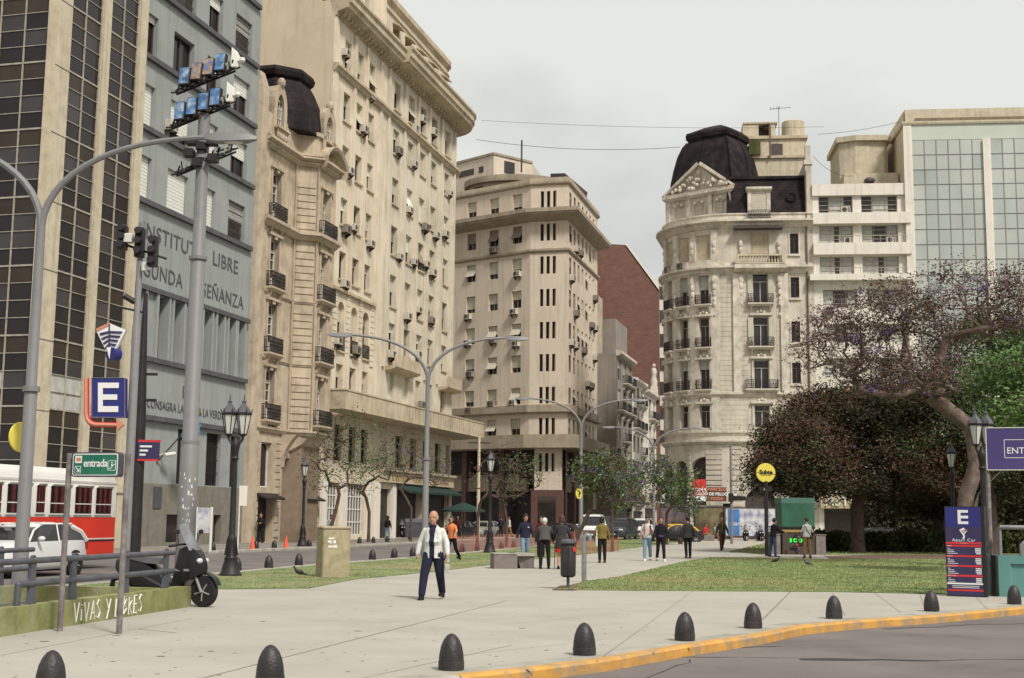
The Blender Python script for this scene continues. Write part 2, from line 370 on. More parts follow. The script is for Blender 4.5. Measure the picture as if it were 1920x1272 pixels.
def wall(mb, path, u0, u1, z0, z1, holes, mat, rev=.28, revmat=None, d=0.0):
    """wall skin with rectangular holes (ua,ub,za,zb) and their reveals"""
    hs = [h for h in holes if h[0] > u0 and h[1] < u1 and h[3] > z0 and h[2] < z1]
    us = sorted(set([round(x, 4) for x in path.brk(u0, u1)] + [round(x, 4) for h in hs for x in h[:2]]))
    zs = sorted(set([z0, z1] + [round(min(max(x, z0), z1), 4) for h in hs for x in h[2:4]]))
    idx = {}; vs = []; fs = []
    def vid(i, j):
        if (i, j) not in idx: idx[(i, j)] = len(vs); vs.append(path.P(us[i], d, zs[j]))
        return idx[(i, j)]
    for i in range(len(us) - 1):
        um = (us[i] + us[i + 1]) / 2
        col = [h for h in hs if h[0] < um < h[1]]
        for j in range(len(zs) - 1):
            zm = (zs[j] + zs[j + 1]) / 2
            if any(h[2] < zm < h[3] for h in col): continue
            fs.append((vid(i, j), vid(i + 1, j), vid(i + 1, j + 1), vid(i, j + 1)))
    mb.add(vs, fs, mat)
    for a, b, za, zb in hs:
        uu = path.brk(a, b); r = revmat or mat
        f = [path.P(u, d, za) for u in uu] + [path.P(u, d, zb) for u in reversed(uu)]
        k = [path.P(u, d - rev, za) for u in uu] + [path.P(u, d - rev, zb) for u in reversed(uu)]
        n = len(f); mb.add(f + k, [(i, (i + 1) % n, (i + 1) % n + n, i + n) for i in range(n)], r)
# ---------------------------------------------------------------- window, balcony and machine meshes (cached, shared)
CACHE = {}
def cached(key, fn):
    if key not in CACHE: CACHE[key] = fn()
    return CACHE[key]
def win_frame(w, h, mat, style):
    def mkf():
        b = MB(); f = .07
        b.box(-w/2, -w/2 + f, -.03, .04, 0, h, mat); b.box(w/2 - f, w/2, -.03, .04, 0, h, mat)
        b.box(-w/2 + f, w/2 - f, -.03, .04, 0, f, mat); b.box(-w/2 + f, w/2 - f, -.03, .04, h - f, h, mat)
        if style in ('std', 'french'): b.box(-.035, .035, -.035, .03, f, h - f, mat)
        if style == 'french':
            for k in range(1, 5): b.box(-w/2 + f, w/2 - f, -.02, .02, h * k / 5 - .025, h * k / 5 + .025, mat)
            b.box(-w/2 + f, w/2 - f, -.045, .03, h * .76 - .05, h * .76 + .05, mat)
            b.box(-w/2 + f, w/2 - f, -.03, .015, f, h * .24, mat)
        if style == 'trans': b.box(-w/2 + f, w/2 - f, -.03, .02, h * .72, h * .72 + .06, mat); b.box(-.03, .03, -.03, .02, f, h * .72, mat)
        if style == 'bars':
            n = max(3, int(w / .14))
            for k in range(1, n): b.tube([(-w/2 + w*k/n, -.12, 0), (-w/2 + w*k/n, -.12, h)], .018, mat, 4)
            for k in range(1, 4): b.box(-w/2, w/2, -.13, -.11, h*k/4 - .02, h*k/4 + .02, mat)
        if style == 'grid':
            for k in range(1, 3): b.box(-w/2 + w*k/3 - .02, -w/2 + w*k/3 + .02, -.03, .02, f, h - f, mat)
            for k in range(1, 4): b.box(-w/2 + f, w/2 - f, -.03, .02, h*k/4 - .02, h*k/4 + .02, mat)
        return b.mesh('window', smooth=0)
    return cached(('f', round(w, 2), round(h, 2), mat, style), mkf)
def win_pane(w, h, mat='glass'):
    def f():
        b = MB(); b.box(-w/2, w/2, .045, .06, 0, h, mat); return b.mesh('pane', smooth=0)
    return cached(('p', round(w, 2), round(h, 2), mat), f)
def win_blind(w, h, k, mat, tilt=0):
    def f():
        b = MB(); hb = h * k; n = max(3, int(hb / .09)); top = h
        if tilt:
            n0 = h - h * k * .35
            b.box(-w/2 + .03, w/2 - .03, -.09, -.06, n0, h, mat)
            y1 = -tilt; z1 = n0 - h * k * .65 * .8
            b.hexa([(-w/2, y1, z1), (w/2, y1, z1), (w/2, y1 + .03, z1), (-w/2, y1 + .03, z1), (-w/2, -.1, n0), (w/2, -.1, n0), (w/2, -.07, n0), (-w/2, -.07, n0)], mat)
            b.tube([(-w/2, -.05, z1 + .05), (-w/2, y1, z1)], .012, 'frame_dark', 4); b.tube([(w/2, -.05, z1 + .05), (w/2, y1, z1)], .012, 'frame_dark', 4)
        else:
            for i in range(n):
                z = h - hb * (i + 1) / n; b.box(-w/2 + .03, w/2 - .03, -.095 - .012 * (i % 2), -.06, z, z + hb / n, mat)
        return b.mesh('blind', smooth=0)
    return cached(('b', round(w, 2), round(h, 2), round(k, 2), mat, round(tilt, 2)), f)
def window(root, path, u, z, w, h, fm='frame_brown', style='std', rev=.22, blind=None, k=0, tilt=0, pane='glass', loc=None, rz=None):
    o0 = world_loc(root)
    if loc is None:
        q = path.xy(u, -rev); loc = Vector((q.x, q.y, z)); rz = path.head(u)
    wo = inst('window', win_frame(w, h, fm, style), root, loc - o0, rz)
    inst('pane', win_pane(w, h, pane), wo)
    if blind and k > .02: inst('blind', win_blind(w, h, k, blind, tilt), wo)
    return wo
def ac_mesh(kind=0):
    def f():
        b = MB(); m = 'ac_body' if kind % 2 == 0 else 'ac_dark'
        b.bbox(-.38, .38, -.42, 0, 0, .52, m, .03)
        b.lathe([(.2, 0), (.2, .02), (.03, .03)], 'ac_dark', 10)
        c = MB(); c.lathe([(.2, 0), (.19, .02), (.04, .02)], 'frame_dark', 12)
        b = MB(); b.bbox(-.38, .38, -.42, 0, 0, .52, m, .03)
        b.merge(c.xf(Matrix.Translation((-.1, -.42, .26)) @ Matrix.Rotation(math.pi/2, 4, 'X')))
        for i in range(5): b.box(.15, .34, -.435, -.42, .08 + i * .08, .11 + i * .08, 'frame_dark')
        b.box(-.3, -.26, -.4, 0, -.06, 0, 'frame_dark'); b.box(.26, .3, -.4, 0, -.06, 0, 'frame_dark')
        b.hexa([(-.3, -.05, -.3), (-.26, -.05, -.3), (-.26, 0, -.3), (-.3, 0, -.3), (-.3, -.4, -.06), (-.26, -.4, -.06), (-.26, 0, -.06), (-.3, 0, -.06)], 'frame_dark')
        b.hexa([(.26, -.05, -.3), (.3, -.05, -.3), (.3, 0, -.3), (.26, 0, -.3), (.26, -.4, -.06), (.3, -.4, -.06), (.3, 0, -.06), (.26, 0, -.06)], 'frame_dark')
        return b.mesh('air_conditioner', smooth=0)
    return cached(('ac', kind % 2), f)
def ac(root, path, u, z, kind=0, sc=1.0):
    q = path.xy(u, .0); o = inst('air_conditioner', ac_mesh(kind), root, Vector((q.x, q.y, z)) - world_loc(root), path.head(u)); o.scale = (sc,) * 3
    return o
def balcony_mesh(w, dep, h=.95, stone='tan_stone'):
    def fs():
        b = MB(); b.hexa([(-w/2 + .1, -dep + .15, -.28), (w/2 - .1, -dep + .15, -.28), (w/2 - .1, 0, -.28), (-w/2 + .1, 0, -.28), (-w/2, -dep, -.12), (w/2, -dep, -.12), (w/2, 0, -.12), (-w/2, 0, -.12)], stone)
        b.box(-w/2, w/2, -dep, 0, -.12, 0, stone)
        for sx in (-1, 1): b.hexa([(sx*w*.36 - .09, -.12, -.75), (sx*w*.36 + .09, -.12, -.75), (sx*w*.36 + .09, 0, -.75), (sx*w*.36 - .09, 0, -.75), (sx*w*.36 - .09, -dep*.7, -.28), (sx*w*.36 + .09, -dep*.7, -.28), (sx*w*.36 + .09, 0, -.28), (sx*w*.36 - .09, 0, -.28)], stone)
        return b.mesh('balcony', smooth=0)
    def fr():
        b = MB(); x0, x1, y = -w/2 + .06, w/2 - .06, -dep + .06
        n = int(w / .11)
        for zz in (.08, .3, h): b.box(x0, x1, y - .02, y + .02, zz - .02, zz + .02, 'iron'); b.box(x0 - .02, x0 + .02, y, 0, zz - .02, zz + .02, 'iron'); b.box(x1 - .02, x1 + .02, y, 0, zz - .02, zz + .02, 'iron')
        for i in range(n + 1):
            x = x0 + (x1 - x0) * i / n; b.box(x - .014, x + .014, y - .014, y + .014, 0, h, 'iron')
            if i % 2 == 0: b.box(x - .05, x + .05, y - .012, y + .012, .38, .5, 'iron'); b.box(x - .04, x + .04, y - .012, y + .012, .6, .7, 'iron')
        for i in range(int(dep / .12)):
            for x in (x0, x1): b.box(x - .014, x + .014, y + .12*(i+1) - .014, y + .12*(i+1) + .014, 0, h, 'iron')
        return b.mesh('railing', smooth=0)
    return cached(('bs', w, dep, stone), fs), cached(('br', w, dep, h), fr)
def balcony(root, path, u, z, w, dep=.6, stone='tan_stone', h=.95):
    a, r = balcony_mesh(w, dep, h, stone); q = path.xy(u, 0)
    o = inst('balcony', a, root, Vector((q.x, q.y, z)) - world_loc(root), path.head(u)); inst('railing', r, o); return o
# street line of the left-hand facades: u metres along, d metres out towards the street
S0 = Vector((-18.33, 66.14)); SD = Vector((.2525, .9676)); SN = Vector((.9676, -.2525))
def on(u, d=0.0): q = S0 + SD * u + SN * d; return (q.x, q.y)
# ================================================================ GROUND
def slab(name, pts, z0, z1, mat, smooth=0):
    b = MB(); b.loft([[(x, y, z0) for x, y in pts], [(x, y, z1) for x, y in pts]], mat); return b.build(name, smooth=smooth)
ZR = -.13
b = MB(); R = 900
b.poly([(-R, -R, ZR), (R, -R, ZR), (R, R, ZR), (-R, R, ZR)], 'asphalt'); struct(b.build('street', smooth=0))
near_kerb = [G(-900, 1398), G(-300, 1350), G(0, 1331), G(500, 1297), G(700, 1277), G(846, 1265), G(960, 1254), G(1110, 1236), G(1260, 1211), G(1400, 1191), G(1490, 1173), G(1585, 1164), G(1760, 1152), G(1920, 1137), G(2300, 1113), G(3000, 1095)]
far_kerb = [G(-700, 1190), G(0, 1108), G(389, 1076.5), G(603, 1057.5), G(780, 1044.5), G(972, 1027), G(1147, 1009), G(1280, 1004.2), G(1330, 1009.5), G(1433, 1010), G(1500, 1004), G(2400, 1004)]
plaza = near_kerb + list(reversed(far_kerb))
struct(slab('plaza_pavement', plaza, ZR - .05, 0, 'concrete'))
def kerb_line(pts, wd, mat, name, z=.004, side=1):
    pa = Path(pts); b = MB()
    prof = [(0, ZR - .04), (side * wd, ZR - .04), (side * wd, z - .03), (side * (wd - .03), z), (0, z)]
    sweep(b, pa, 0, pa.L, prof, mat); return struct(b.build(name, smooth=0))
kerb_line(near_kerb[5:], .17, 'kerb_yellow', 'yellow_kerb', .006)
kerb_line(near_kerb[:6], .17, 'kerbstone', 'stone_kerb', .006)
pa = Path(near_kerb); b = MB(); sweep(b, pa, 0, pa.L, [(-.32, -.05), (-.002, -.05), (-.002, .004), (-.32, .004)], 'kerbstone'); struct(b.build('kerb_border', smooth=0))
kerb_line(far_kerb[:8], .16, 'kerbstone', 'lawn_kerb', .01, side=-1)
# joints in the slabs
b = MB()
def joint(p, q, w=.014):
    a, c = Vector(G(*p)), Vector(G(*q)); t = (c - a).normalized(); n = Vector((-t.y, t.x)) * w / 2
    b.poly([(*(a - n), .004), (*(a + n), .004), (*(c + n), .004), (*(c - n), .004)], 'joint')
for p, q, w in [((365, 1276), (950, 1127), .016), ((1430, 1162), (1482, 1110), .03), ((540, 1162), (730, 1168), .012), ((960, 1170), (1160, 1150), .008),
                ((600, 1290), (960, 1210), .01), ((1300, 1108), (1120, 1240), .008), ((750, 1242), (1130, 1200), .008), ((0, 1230), (360, 1160), .01),
                ((260, 1180), (330, 1187), .02), ((1560, 1112), (1585, 1155), .012), ((1640, 1112), (1690, 1150), .01), ((1725, 1115), (1738, 1150), .014), ((1830, 1120), (1850, 1142), .012),
                ((450, 1105), (850, 1108), .01), ((640, 1128), (990, 1150), .008), ((1000, 1098), (1180, 1040), .008)]:
    joint(p, q, w)
struct(b.build('pavement_joint', smooth=0))
b = MB(); rnd = random.Random(17)
for k in range(420):
    x, y = G(rnd.uniform(0, 1900), rnd.uniform(1112, 1290)); q = at(0, 0, 1)
    if y > 11 + max(0, x) * 1.6 or x < -1: r_ = rnd.uniform(.006, .028) * (1 if rnd.random() < .9 else 1.8); n = 7; b.poly([(x + r_ * rnd.uniform(.6, 1) * math.cos(6.283*i/n) * 1.5, y + r_ * rnd.uniform(.6, 1) * math.sin(6.283*i/n), .0045) for i in range(n)], 'joint')
tag(b.build('pavement_spot', smooth=0), 'small dark gum spots and specks scattered over the pale paving', 'spots', None, 'stuff')
# lawns
lawn1 = [G(-300, 1135), G(0, 1111), G(389, 1079.5), G(603, 1060), G(780, 1047), G(972, 1029), G(1147, 1010.6), G(1278, 1006), G(1300, 1012), G(1260, 1019), G(1180, 1029), G(1080, 1041.7), G(1005, 1048.7), G(900, 1062), G(847, 1068.8), G(786, 1075.6), G(666, 1087), G(578, 1104), G(480, 1105), G(393, 1106), G(300, 1106), G(-300, 1170)]
lawn2 = [G(1040, 1107), G(1100, 1091), G(1160, 1083), G(1278, 1055), G(1330, 1046.5), G(1380, 1046), G(1436, 1047.5), G(1560, 1050), G(1780, 1049), G(2300, 1047), G(2300, 1124), G(1840, 1118), G(1775, 1115), G(1560, 1110.5), G(1300, 1109), G(1160, 1108)]
lawn3 = [G(1365, 1036), G(1431, 1020), G(1560, 1013), G(1900, 1008), G(2400, 1006), G(2400, 1040), G(1780, 1041), G(1640, 1040), G(1545, 1041), G(1440, 1039)]
soil = [G(1545, 1043.5), G(1640, 1040.5), G(1780, 1041.5), G(2400, 1040.5), G(2400, 1047), G(1780, 1048.6), G(1560, 1049.6)]
struct(slab('lawn', lawn1, -.04, .02, 'lawn')); struct(slab('lawn', lawn2, -.04, .02, 'lawn')); struct(slab('lawn', lawn3, -.04, .02, 'lawn'))
struct(slab('soil_strip', soil, -.04, .014, 'soil'))
struct(slab('soil_patch', [G(1036, 1107.3), G(1050, 1100), G(1085, 1098), G(1110, 1104), G(1075, 1108)], -.04, .0235, 'soil'))
struct(slab('soil_patch', [G(1366, 1036), G(1395, 1029), G(1440, 1030), G(1440, 1037)], -.04, .0235, 'soil'))
def grass_blades(name, poly, n, hmin, hmax, seed, falloff=1.0):
    rng = np.random.default_rng(seed); P = np.array(poly); x0, y0 = P.min(0); x1, y1 = P.max(0); x0 = max(x0, -16); x1 = min(x1, 26)
    pts = rng.uniform((x0, y0), (x1, y1), (n * 5, 2))
    inside = np.zeros(len(pts), bool); j = len(P) - 1
    for i in range(len(P)):
        c = ((P[i, 1] > pts[:, 1]) != (P[j, 1] > pts[:, 1])) & (pts[:, 0] < (P[j, 0] - P[i, 0]) * (pts[:, 1] - P[i, 1]) / (P[j, 1] - P[i, 1] + 1e-12) + P[i, 0])
        inside ^= c; j = i
    pts = pts[inside]
    keep = rng.random(len(pts)) < np.minimum(1, (24 / pts[:, 1]) ** 2 * falloff); pts = pts[keep][:n]; k = len(pts)
    h = rng.uniform(hmin, hmax, k); a = rng.uniform(0, 2 * np.pi, k); wd = rng.uniform(.008, .018, k) * (pts[:, 1] / 24); lean = rng.uniform(-.6, .6, (k, 2)) * h[:, None]
    v = np.zeros((k, 3, 3)); dx, dy = np.cos(a) * wd, np.sin(a) * wd
    v[:, 0] = np.c_[pts[:, 0] - dx, pts[:, 1] - dy, np.full(k, .015)]; v[:, 1] = np.c_[pts[:, 0] + dx, pts[:, 1] + dy, np.full(k, .015)]
    v[:, 2] = np.c_[pts[:, 0] + lean[:, 0], pts[:, 1] + lean[:, 1], .015 + h]
    me = bpy.data.meshes.new(name); me.from_pydata(v.reshape(-1, 3), [], np.arange(3 * k).reshape(-1, 3)); me.materials.append(M['blade']); me.update()
    o = bpy.data.objects.new(name, me); COL.objects.link(o); return tag(o, None, None, None, 'stuff')
tag(grass_blades('grass', lawn1, 60000, .02, .045, 1), 'short green grass of the strip along the street kerb', 'grass')
tag(grass_blades('grass', lawn2, 90000, .02, .045, 2), 'short green and yellowing grass of the triangular lawn behind the front bollards', 'grass')
tag(grass_blades('grass', lawn3, 25000, .04, .08, 3, 4), 'short shaded grass in front of the low hedge', 'grass')
# tar-filled cracks and patches of the near road
def strip(pts, w0, mat, name, z, seed=0):
    rnd = random.Random(seed); pa = Path(pts); n = int(pa.L / .35); L_ = []; R_ = []
    for i in range(n + 1):
        u = pa.L * i / n; c = pa.xy(u, rnd.uniform(-.05, .05)); t = pa.t[pa.seg(u)]; w = w0 * rnd.uniform(.4, 1.5); nn = Vector((t.y, -t.x)) * w / 2; L_.append((*(c + nn), z)); R_.append((*(c - nn), z))
    b = MB(); b.add(L_ + R_, [(i, i + 1, n + 2 + i, n + 1 + i) for i in range(n)], mat); return struct(b.build(name, smooth=0))
strip([G(1180, 1232, ZR), G(1500, 1234, ZR), G(1700, 1239, ZR), G(2100, 1236, ZR)], .035, 'tar', 'road_crack', ZR + .004, 1)
strip([G(1300, 1238, ZR), G(1240, 1262, ZR), G(1130, 1300, ZR)], .02, 'tar', 'road_crack', ZR + .0045, 2)
strip([G(1250, 1225, ZR), G(1330, 1218, ZR), G(1460, 1212, ZR)], .05, 'tar', 'road_crack', ZR + .005, 3)
strip([G(1660, 1180, ZR), G(1800, 1172, ZR), G(2000, 1165, ZR)], .25, 'asphalt_patch', 'road_patch', ZR + .006, 4)
strip([G(1500, 1237, ZR), G(1640, 1238, ZR), G(1760, 1239, ZR)], .12, 'tar', 'road_crack', ZR + .0055, 5)
strip([G(960, 1262, ZR), G(1130, 1242, ZR), G(1280, 1220, ZR), G(1420, 1200, ZR), G(1600, 1173, ZR), G(1760, 1161, ZR), G(1950, 1146, ZR)], .10, 'soil', 'gutter_dirt', ZR + .007, 6)
# left sidewalk in front of the houses, pavements of the far corners
ks = [G(-900, 1100), G(0, 1047), G(440, 1031), G(600, 1025), G(780, 1016)]
t = (Vector(ks[-1]) - Vector(ks[-2])).normalized(); e = Vector(ks[-1]) + t * 30
sw = [tuple(q) for q in ks] + [tuple(e), on(56, 0.5), on(54, -30), on(-40, -30)]
struct(slab('sidewalk', sw, ZR - .04, -.01, 'sidewalk'))
kerb_line([tuple(q) for q in ks] + [tuple(e)], .15, 'kerbstone', 'sidewalk_kerb', -.004, side=1)

# ================================================================ A: curtain-wall tower
FL = 3.07
def build_tower():
    d0 = .4
    c = Vector(on(-10.54, d0)); lft = c - SN * 13
    pl = Path([tuple(lft), tuple(c)]); pr = Path([tuple(c), on(-3.0, d0)])
    root = thing('office_tower', 'dark glass office tower with cream vertical piers at the left edge', 'building', (c.x, c.y, 0))
    zt = 34
    b = MB(); hull = [tuple(lft + SN * .0), tuple(c), on(-3.0, d0), on(-3.0, -14), tuple(lft - SD * -18)]
    b.loft([[(x, y, 3) for x, y in [on(-10.3, d0 - .3), on(-3.2, d0 - .3), on(-3.2, -13), on(-10.3, -13)]], [(x, y, zt) for x, y in [on(-10.3, d0 - .3), on(-3.2, d0 - .3), on(-3.2, -13), on(-10.3, -13)]]], 'frame_dark')
    b.build('core', root, smooth=0)
    b = MB()
    for u0, u1 in ((-10.54 + 10.54, 1.1), (3.72, 4.28), (6.9, 7.54)): pbox(b, pr, u0, u1, 0, zt, -.2, .22, 'pilaster_cream')
    for k in range(12): pbox(b, pr, 0, 1.1, .2 + k * FL + 2.7, .2 + k * FL + 2.73, .2, .235, 'ledge')
    pbox(b, pl, pl.L - .12, pl.L, 0, zt, -.2, .22, 'pilaster_cream')
    build_each(b, 'pier', root)
    rnd = random.Random(3)
    def bay(path, u0, u1, ncol, name):
        g = MB(); m = MB(); cw = (u1 - u0) / ncol
        for fl in range(12):
            zb = 3.07 + .0 + fl * FL - .0
            for r in range(4):
                z0 = zb + FL * r / 4; z1 = z0 + FL / 4
                for cidx in range(ncol):
                    if r == 3: mt = 'spandrel'
                    elif r == 0: mt = 'glass'
                    else: mt = rnd.choice(['glass', 'glass', 'glass_grey'])
                    if fl == 1 and r in (0, 1) and rnd.random() < .5: mt = 'curtain'
                    yy = rnd.uniform(-.004, .004)
                    ua, ub = u0 + cidx * cw, u0 + (cidx + 1) * cw
                    q = [path.P(ua, .02 + yy, z0), path.P(ub, .02 - yy, z0), path.P(ub, .02 - yy, z1), path.P(ua, .02 + yy, z1)]
                    g.add(q, [(0, 1, 2, 3)], mt)
                t = .075 if r == 0 else .03
                pbox(m, path, u0, u1, z0 - t / 2, z0 + t / 2, 0.0, .07, 'mullion')
        for cidx in range(1, ncol): pbox(m, path, u0 + cidx * cw - .025, u0 + cidx * cw + .025, 3.0, zt, 0.0, .085, 'mullion')
        for uu in (u0 + .03, u1 - .03): pbox(m, path, uu - .03, uu + .03, 3.0, zt, 0.0, .09, 'mullion')
        o = g.build('glazing', root, smooth=0); m.build('mullion', o, smooth=0)
    bay(pr, 1.1, 3.72, 2, 'r'); bay(pr, 4.28, 6.9, 2, 'r'); bay(pl, .2, pl.L - .12, 10, 'l')
    b = MB(); pbox(b, pr, 0, 7.54, 2.6, 3.0, -.3, .3, 'pilaster_cream'); pbox(b, pl, 0, pl.L, 2.6, 3.0, -.3, .3, 'pilaster_cream')
    pbox(b, pr, 0, 7.54, 0, 2.6, -.4, -.1, 'shop_dark'); pbox(b, pl, 0, pl.L, 0, 2.6, -.4, -.1, 'shop_dark')
    b.build('ground_floor', root, smooth=0)
build_tower()

# ================================================================ B: blue-grey institute
def build_institute():
    p = Path([on(-3.4), on(10.9)]); U = lambda u: u + 3.4
    root = thing('institute_building', 'blue grey institute building with engraved name between the dark tower and the tan house', 'building', (*on(-3.4), 0))
    holes = []; wins = []
    cols = [(-2.0, 2.05), (1.78, 2.2), (5.2, 1.6), (8.7, 2.1)]
    for fl in range(6):
        z = 17.45 + 3.75 * fl
        for i, (u, w) in enumerate(cols):
            h = 2.2; holes.append((U(u) - w/2, U(u) + w/2, z, z + h)); wins.append((U(u), z, w, h, fl, i))
    for u0, u1 in ((-2.6, -1.2), (-.9 + .0, .6), (1.2, 2.3), (2.7, 3.6), (4.4, 5.4), (5.9, 6.6), (7.7, 8.5), (8.9, 9.6)): pass
    tall = [(-3.3, -1.35), (-.05, .95), (1.6, 2.6), (3.9, 5.0), (6.4, 7.35), (8.3, 9.3), (9.75, 10.5)]
    tall = [(-2.9, -1.2), (.15, 1.15), (1.75, 2.75), (3.35, 4.3), (5.0, 5.9), (6.6, 7.35), (8.0, 8.75), (9.2, 9.95)]
    for a, c in tall: holes.append((U(a), U(c), 9.55, 12.75))
    low = [(-2.6, -.9, 0.0, 2.5), (3.0, 4.7, 3.2, 6.1), (6.2, 7.9, 3.2, 6.1), (9.1, 10.3, 3.2, 6.1)]
    for h in low: holes.append((U(h[0]), U(h[1]), h[2], h[3]))
    base = [(2.2, 5.4, .15, 1.6), (7.4, 8.3, .1, 1.6)]
    for h in base: holes.append((U(h[0]), U(h[1]), h[2], h[3]))
    b = MB(); wall(b, p, 0, p.L, 3.15, 40, holes, 'paint_blue_grey', .45); wall(b, p, 0, p.L, -.05, 3.15, holes, 'dado', .45, d=0)
    b.build('wall', root, smooth=0)
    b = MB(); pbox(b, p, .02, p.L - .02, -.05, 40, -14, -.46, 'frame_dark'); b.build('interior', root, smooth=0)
    b = MB()
    for fl in range(6): pbox(b, p, .3, p.L - .35, 17.45 + 3.75 * fl - .3, 17.45 + 3.75 * fl - .04, -.1, .22, 'ledge')
    pbox(b, p, .3, p.L - .35, 12.8, 13.05, -.1, .25, 'ledge'); pbox(b, p, .3, p.L - .35, 9.25, 9.5, -.1, .22, 'ledge'); pbox(b, p, .3, p.L - .35, 6.3, 6.55, -.1, .25, 'ledge')
    b.build('ledge', root, smooth=0)
    rnd = random.Random(5)
    for (u, z, w, h, fl, i) in wins:
        k = [1, 1, 1, .45][i] if fl < 2 else [.15, .0, .3, .4][i]
        if fl == 1 and i == 1: k = .75
        window(root, p, u, z, w, h, 'frame_dark', 'bars' if k < .5 and rnd.random() < .7 else 'std', .3, 'blind_white', k)
    fins = MB()
    for i, (a, c) in enumerate(tall):
        window(root, p, U((a + c) / 2), 9.55, c - a, 3.2, 'frame_dark', 'narrow', .38)
        pbox(fins, p, U(c) + .02, U(c) + .2, 9.5, 12.8, 0, .2, 'paint_blue_grey')
        if i > 0: pbox(fins, p, U(a) - .2, U(a) - .02, 9.5, 12.8, 0, .2, 'paint_blue_grey')
    fins.build('window_fin', root, smooth=0)
    for h in low[1:]: window(root, p, U((h[0] + h[1]) / 2), h[2], h[1] - h[0], h[3] - h[2], 'iron', 'bars', .3)
    b = MB(); pbox(b, p, U(-2.6), U(-.9), 0, 2.5, -.44, -.36, 'wood_door'); pbox(b, p, U(2.2), U(5.4), .15, 1.6, -.44, -.36, 'shop_dark'); pbox(b, p, U(7.4), U(8.3), .1, 1.6, -.44, -.36, 'shop_dark'); build_each(b, 'door', root)
    b = MB(); pbox(b, p, U(.75), U(1.55), 1.9, 3.0, 0, .05, 'iron_grey'); b.build('plaque', root, smooth=0)
    ac(root, p, U(.45), 21.55)
    hd = p.head(0)
    for s, u, z, sz in [('INSTITUTO  LIBRE', 3.75, 15.5, 1.12), ('DE', 3.9, 14.75, .62), ('SEGUNDA  ENSEÑANZA', 3.75, 13.55, 1.1), ('1892', 4.1, 7.75, .95), ('CONSAGRA LA VIDA A LA VERDAD', 4.1, 6.95, .62)]:
        q = p.xy(U(u), .012); t = text_mb(s, sz, 'ledge', .02, 'CENTER', 1.08, 0.0)
        xs = [v[0] for v in t.v]; want = {'INSTITUTO  LIBRE': 10.6, 'SEGUNDA  ENSEÑANZA': 12.4, 'CONSAGRA LA VIDA A LA VERDAD': 8.8}.get(s)
        stand(t, (q.x, q.y, z), hd, want / (max(xs) - min(xs)) if want else 1).build('lettering', root, smooth=0)
    # camera
    b = MB(); q = p.xy(U(1.2), .0); b.tube([(q.x, q.y, 4.6), (q.x + .5, q.y - .1, 4.75)], .04, 'white_frame'); b.tube([(q.x + .35, q.y - .4, 4.6), (q.x + .75, q.y + .1, 4.7)], .11, 'white_frame'); b.build('security_camera', root)
    return root
build_institute()
# flag on its pole, above the dado
def build_flag():
    q = Vector((*on(.9, 0), 4.2)); e = q + Vector((SN.x * 2.1, SN.y * 2.1, 2.6)) + Vector((SD.x * .6, SD.y * .6, 0))
    root = thing('flag', 'light blue and white flag hanging from a slanting pole on the institute wall', 'flag', q)
    b = MB(); b.tube([q, e], .04, 'frame_dark', 6); b.ell(e, .07, .07, .07, 'gold', 6, 5); b.build('flagpole', root)
    b = MB(); n = 9; d = (e - q).normalized()
    for st, mt in ((0, 'flag_blue'), (1, 'sign_white'), (2, 'flag_blue')):
        v = []; f = []
        for i in range(n):
            for j in range(3):
                s = (st + j / 2) / 3; a = i / (n - 1)
                pt = e - d * (.15 + 1.35 * s) ; drop = a * 1.5
                v.append((pt.x + .05 * math.sin(i * 1.7 + s * 5) + .10 * a, pt.y + .08 * math.cos(i * 1.3 + s * 4), pt.z - drop * (.6 + .15 * s)))
        for i in range(n - 1):
            for j in range(2): k = i * 3 + j; f.append((k, k + 1, k + 4, k + 3))
        b.add(v, f, mt)
    b.build('cloth', root, smooth=180)
build_flag()

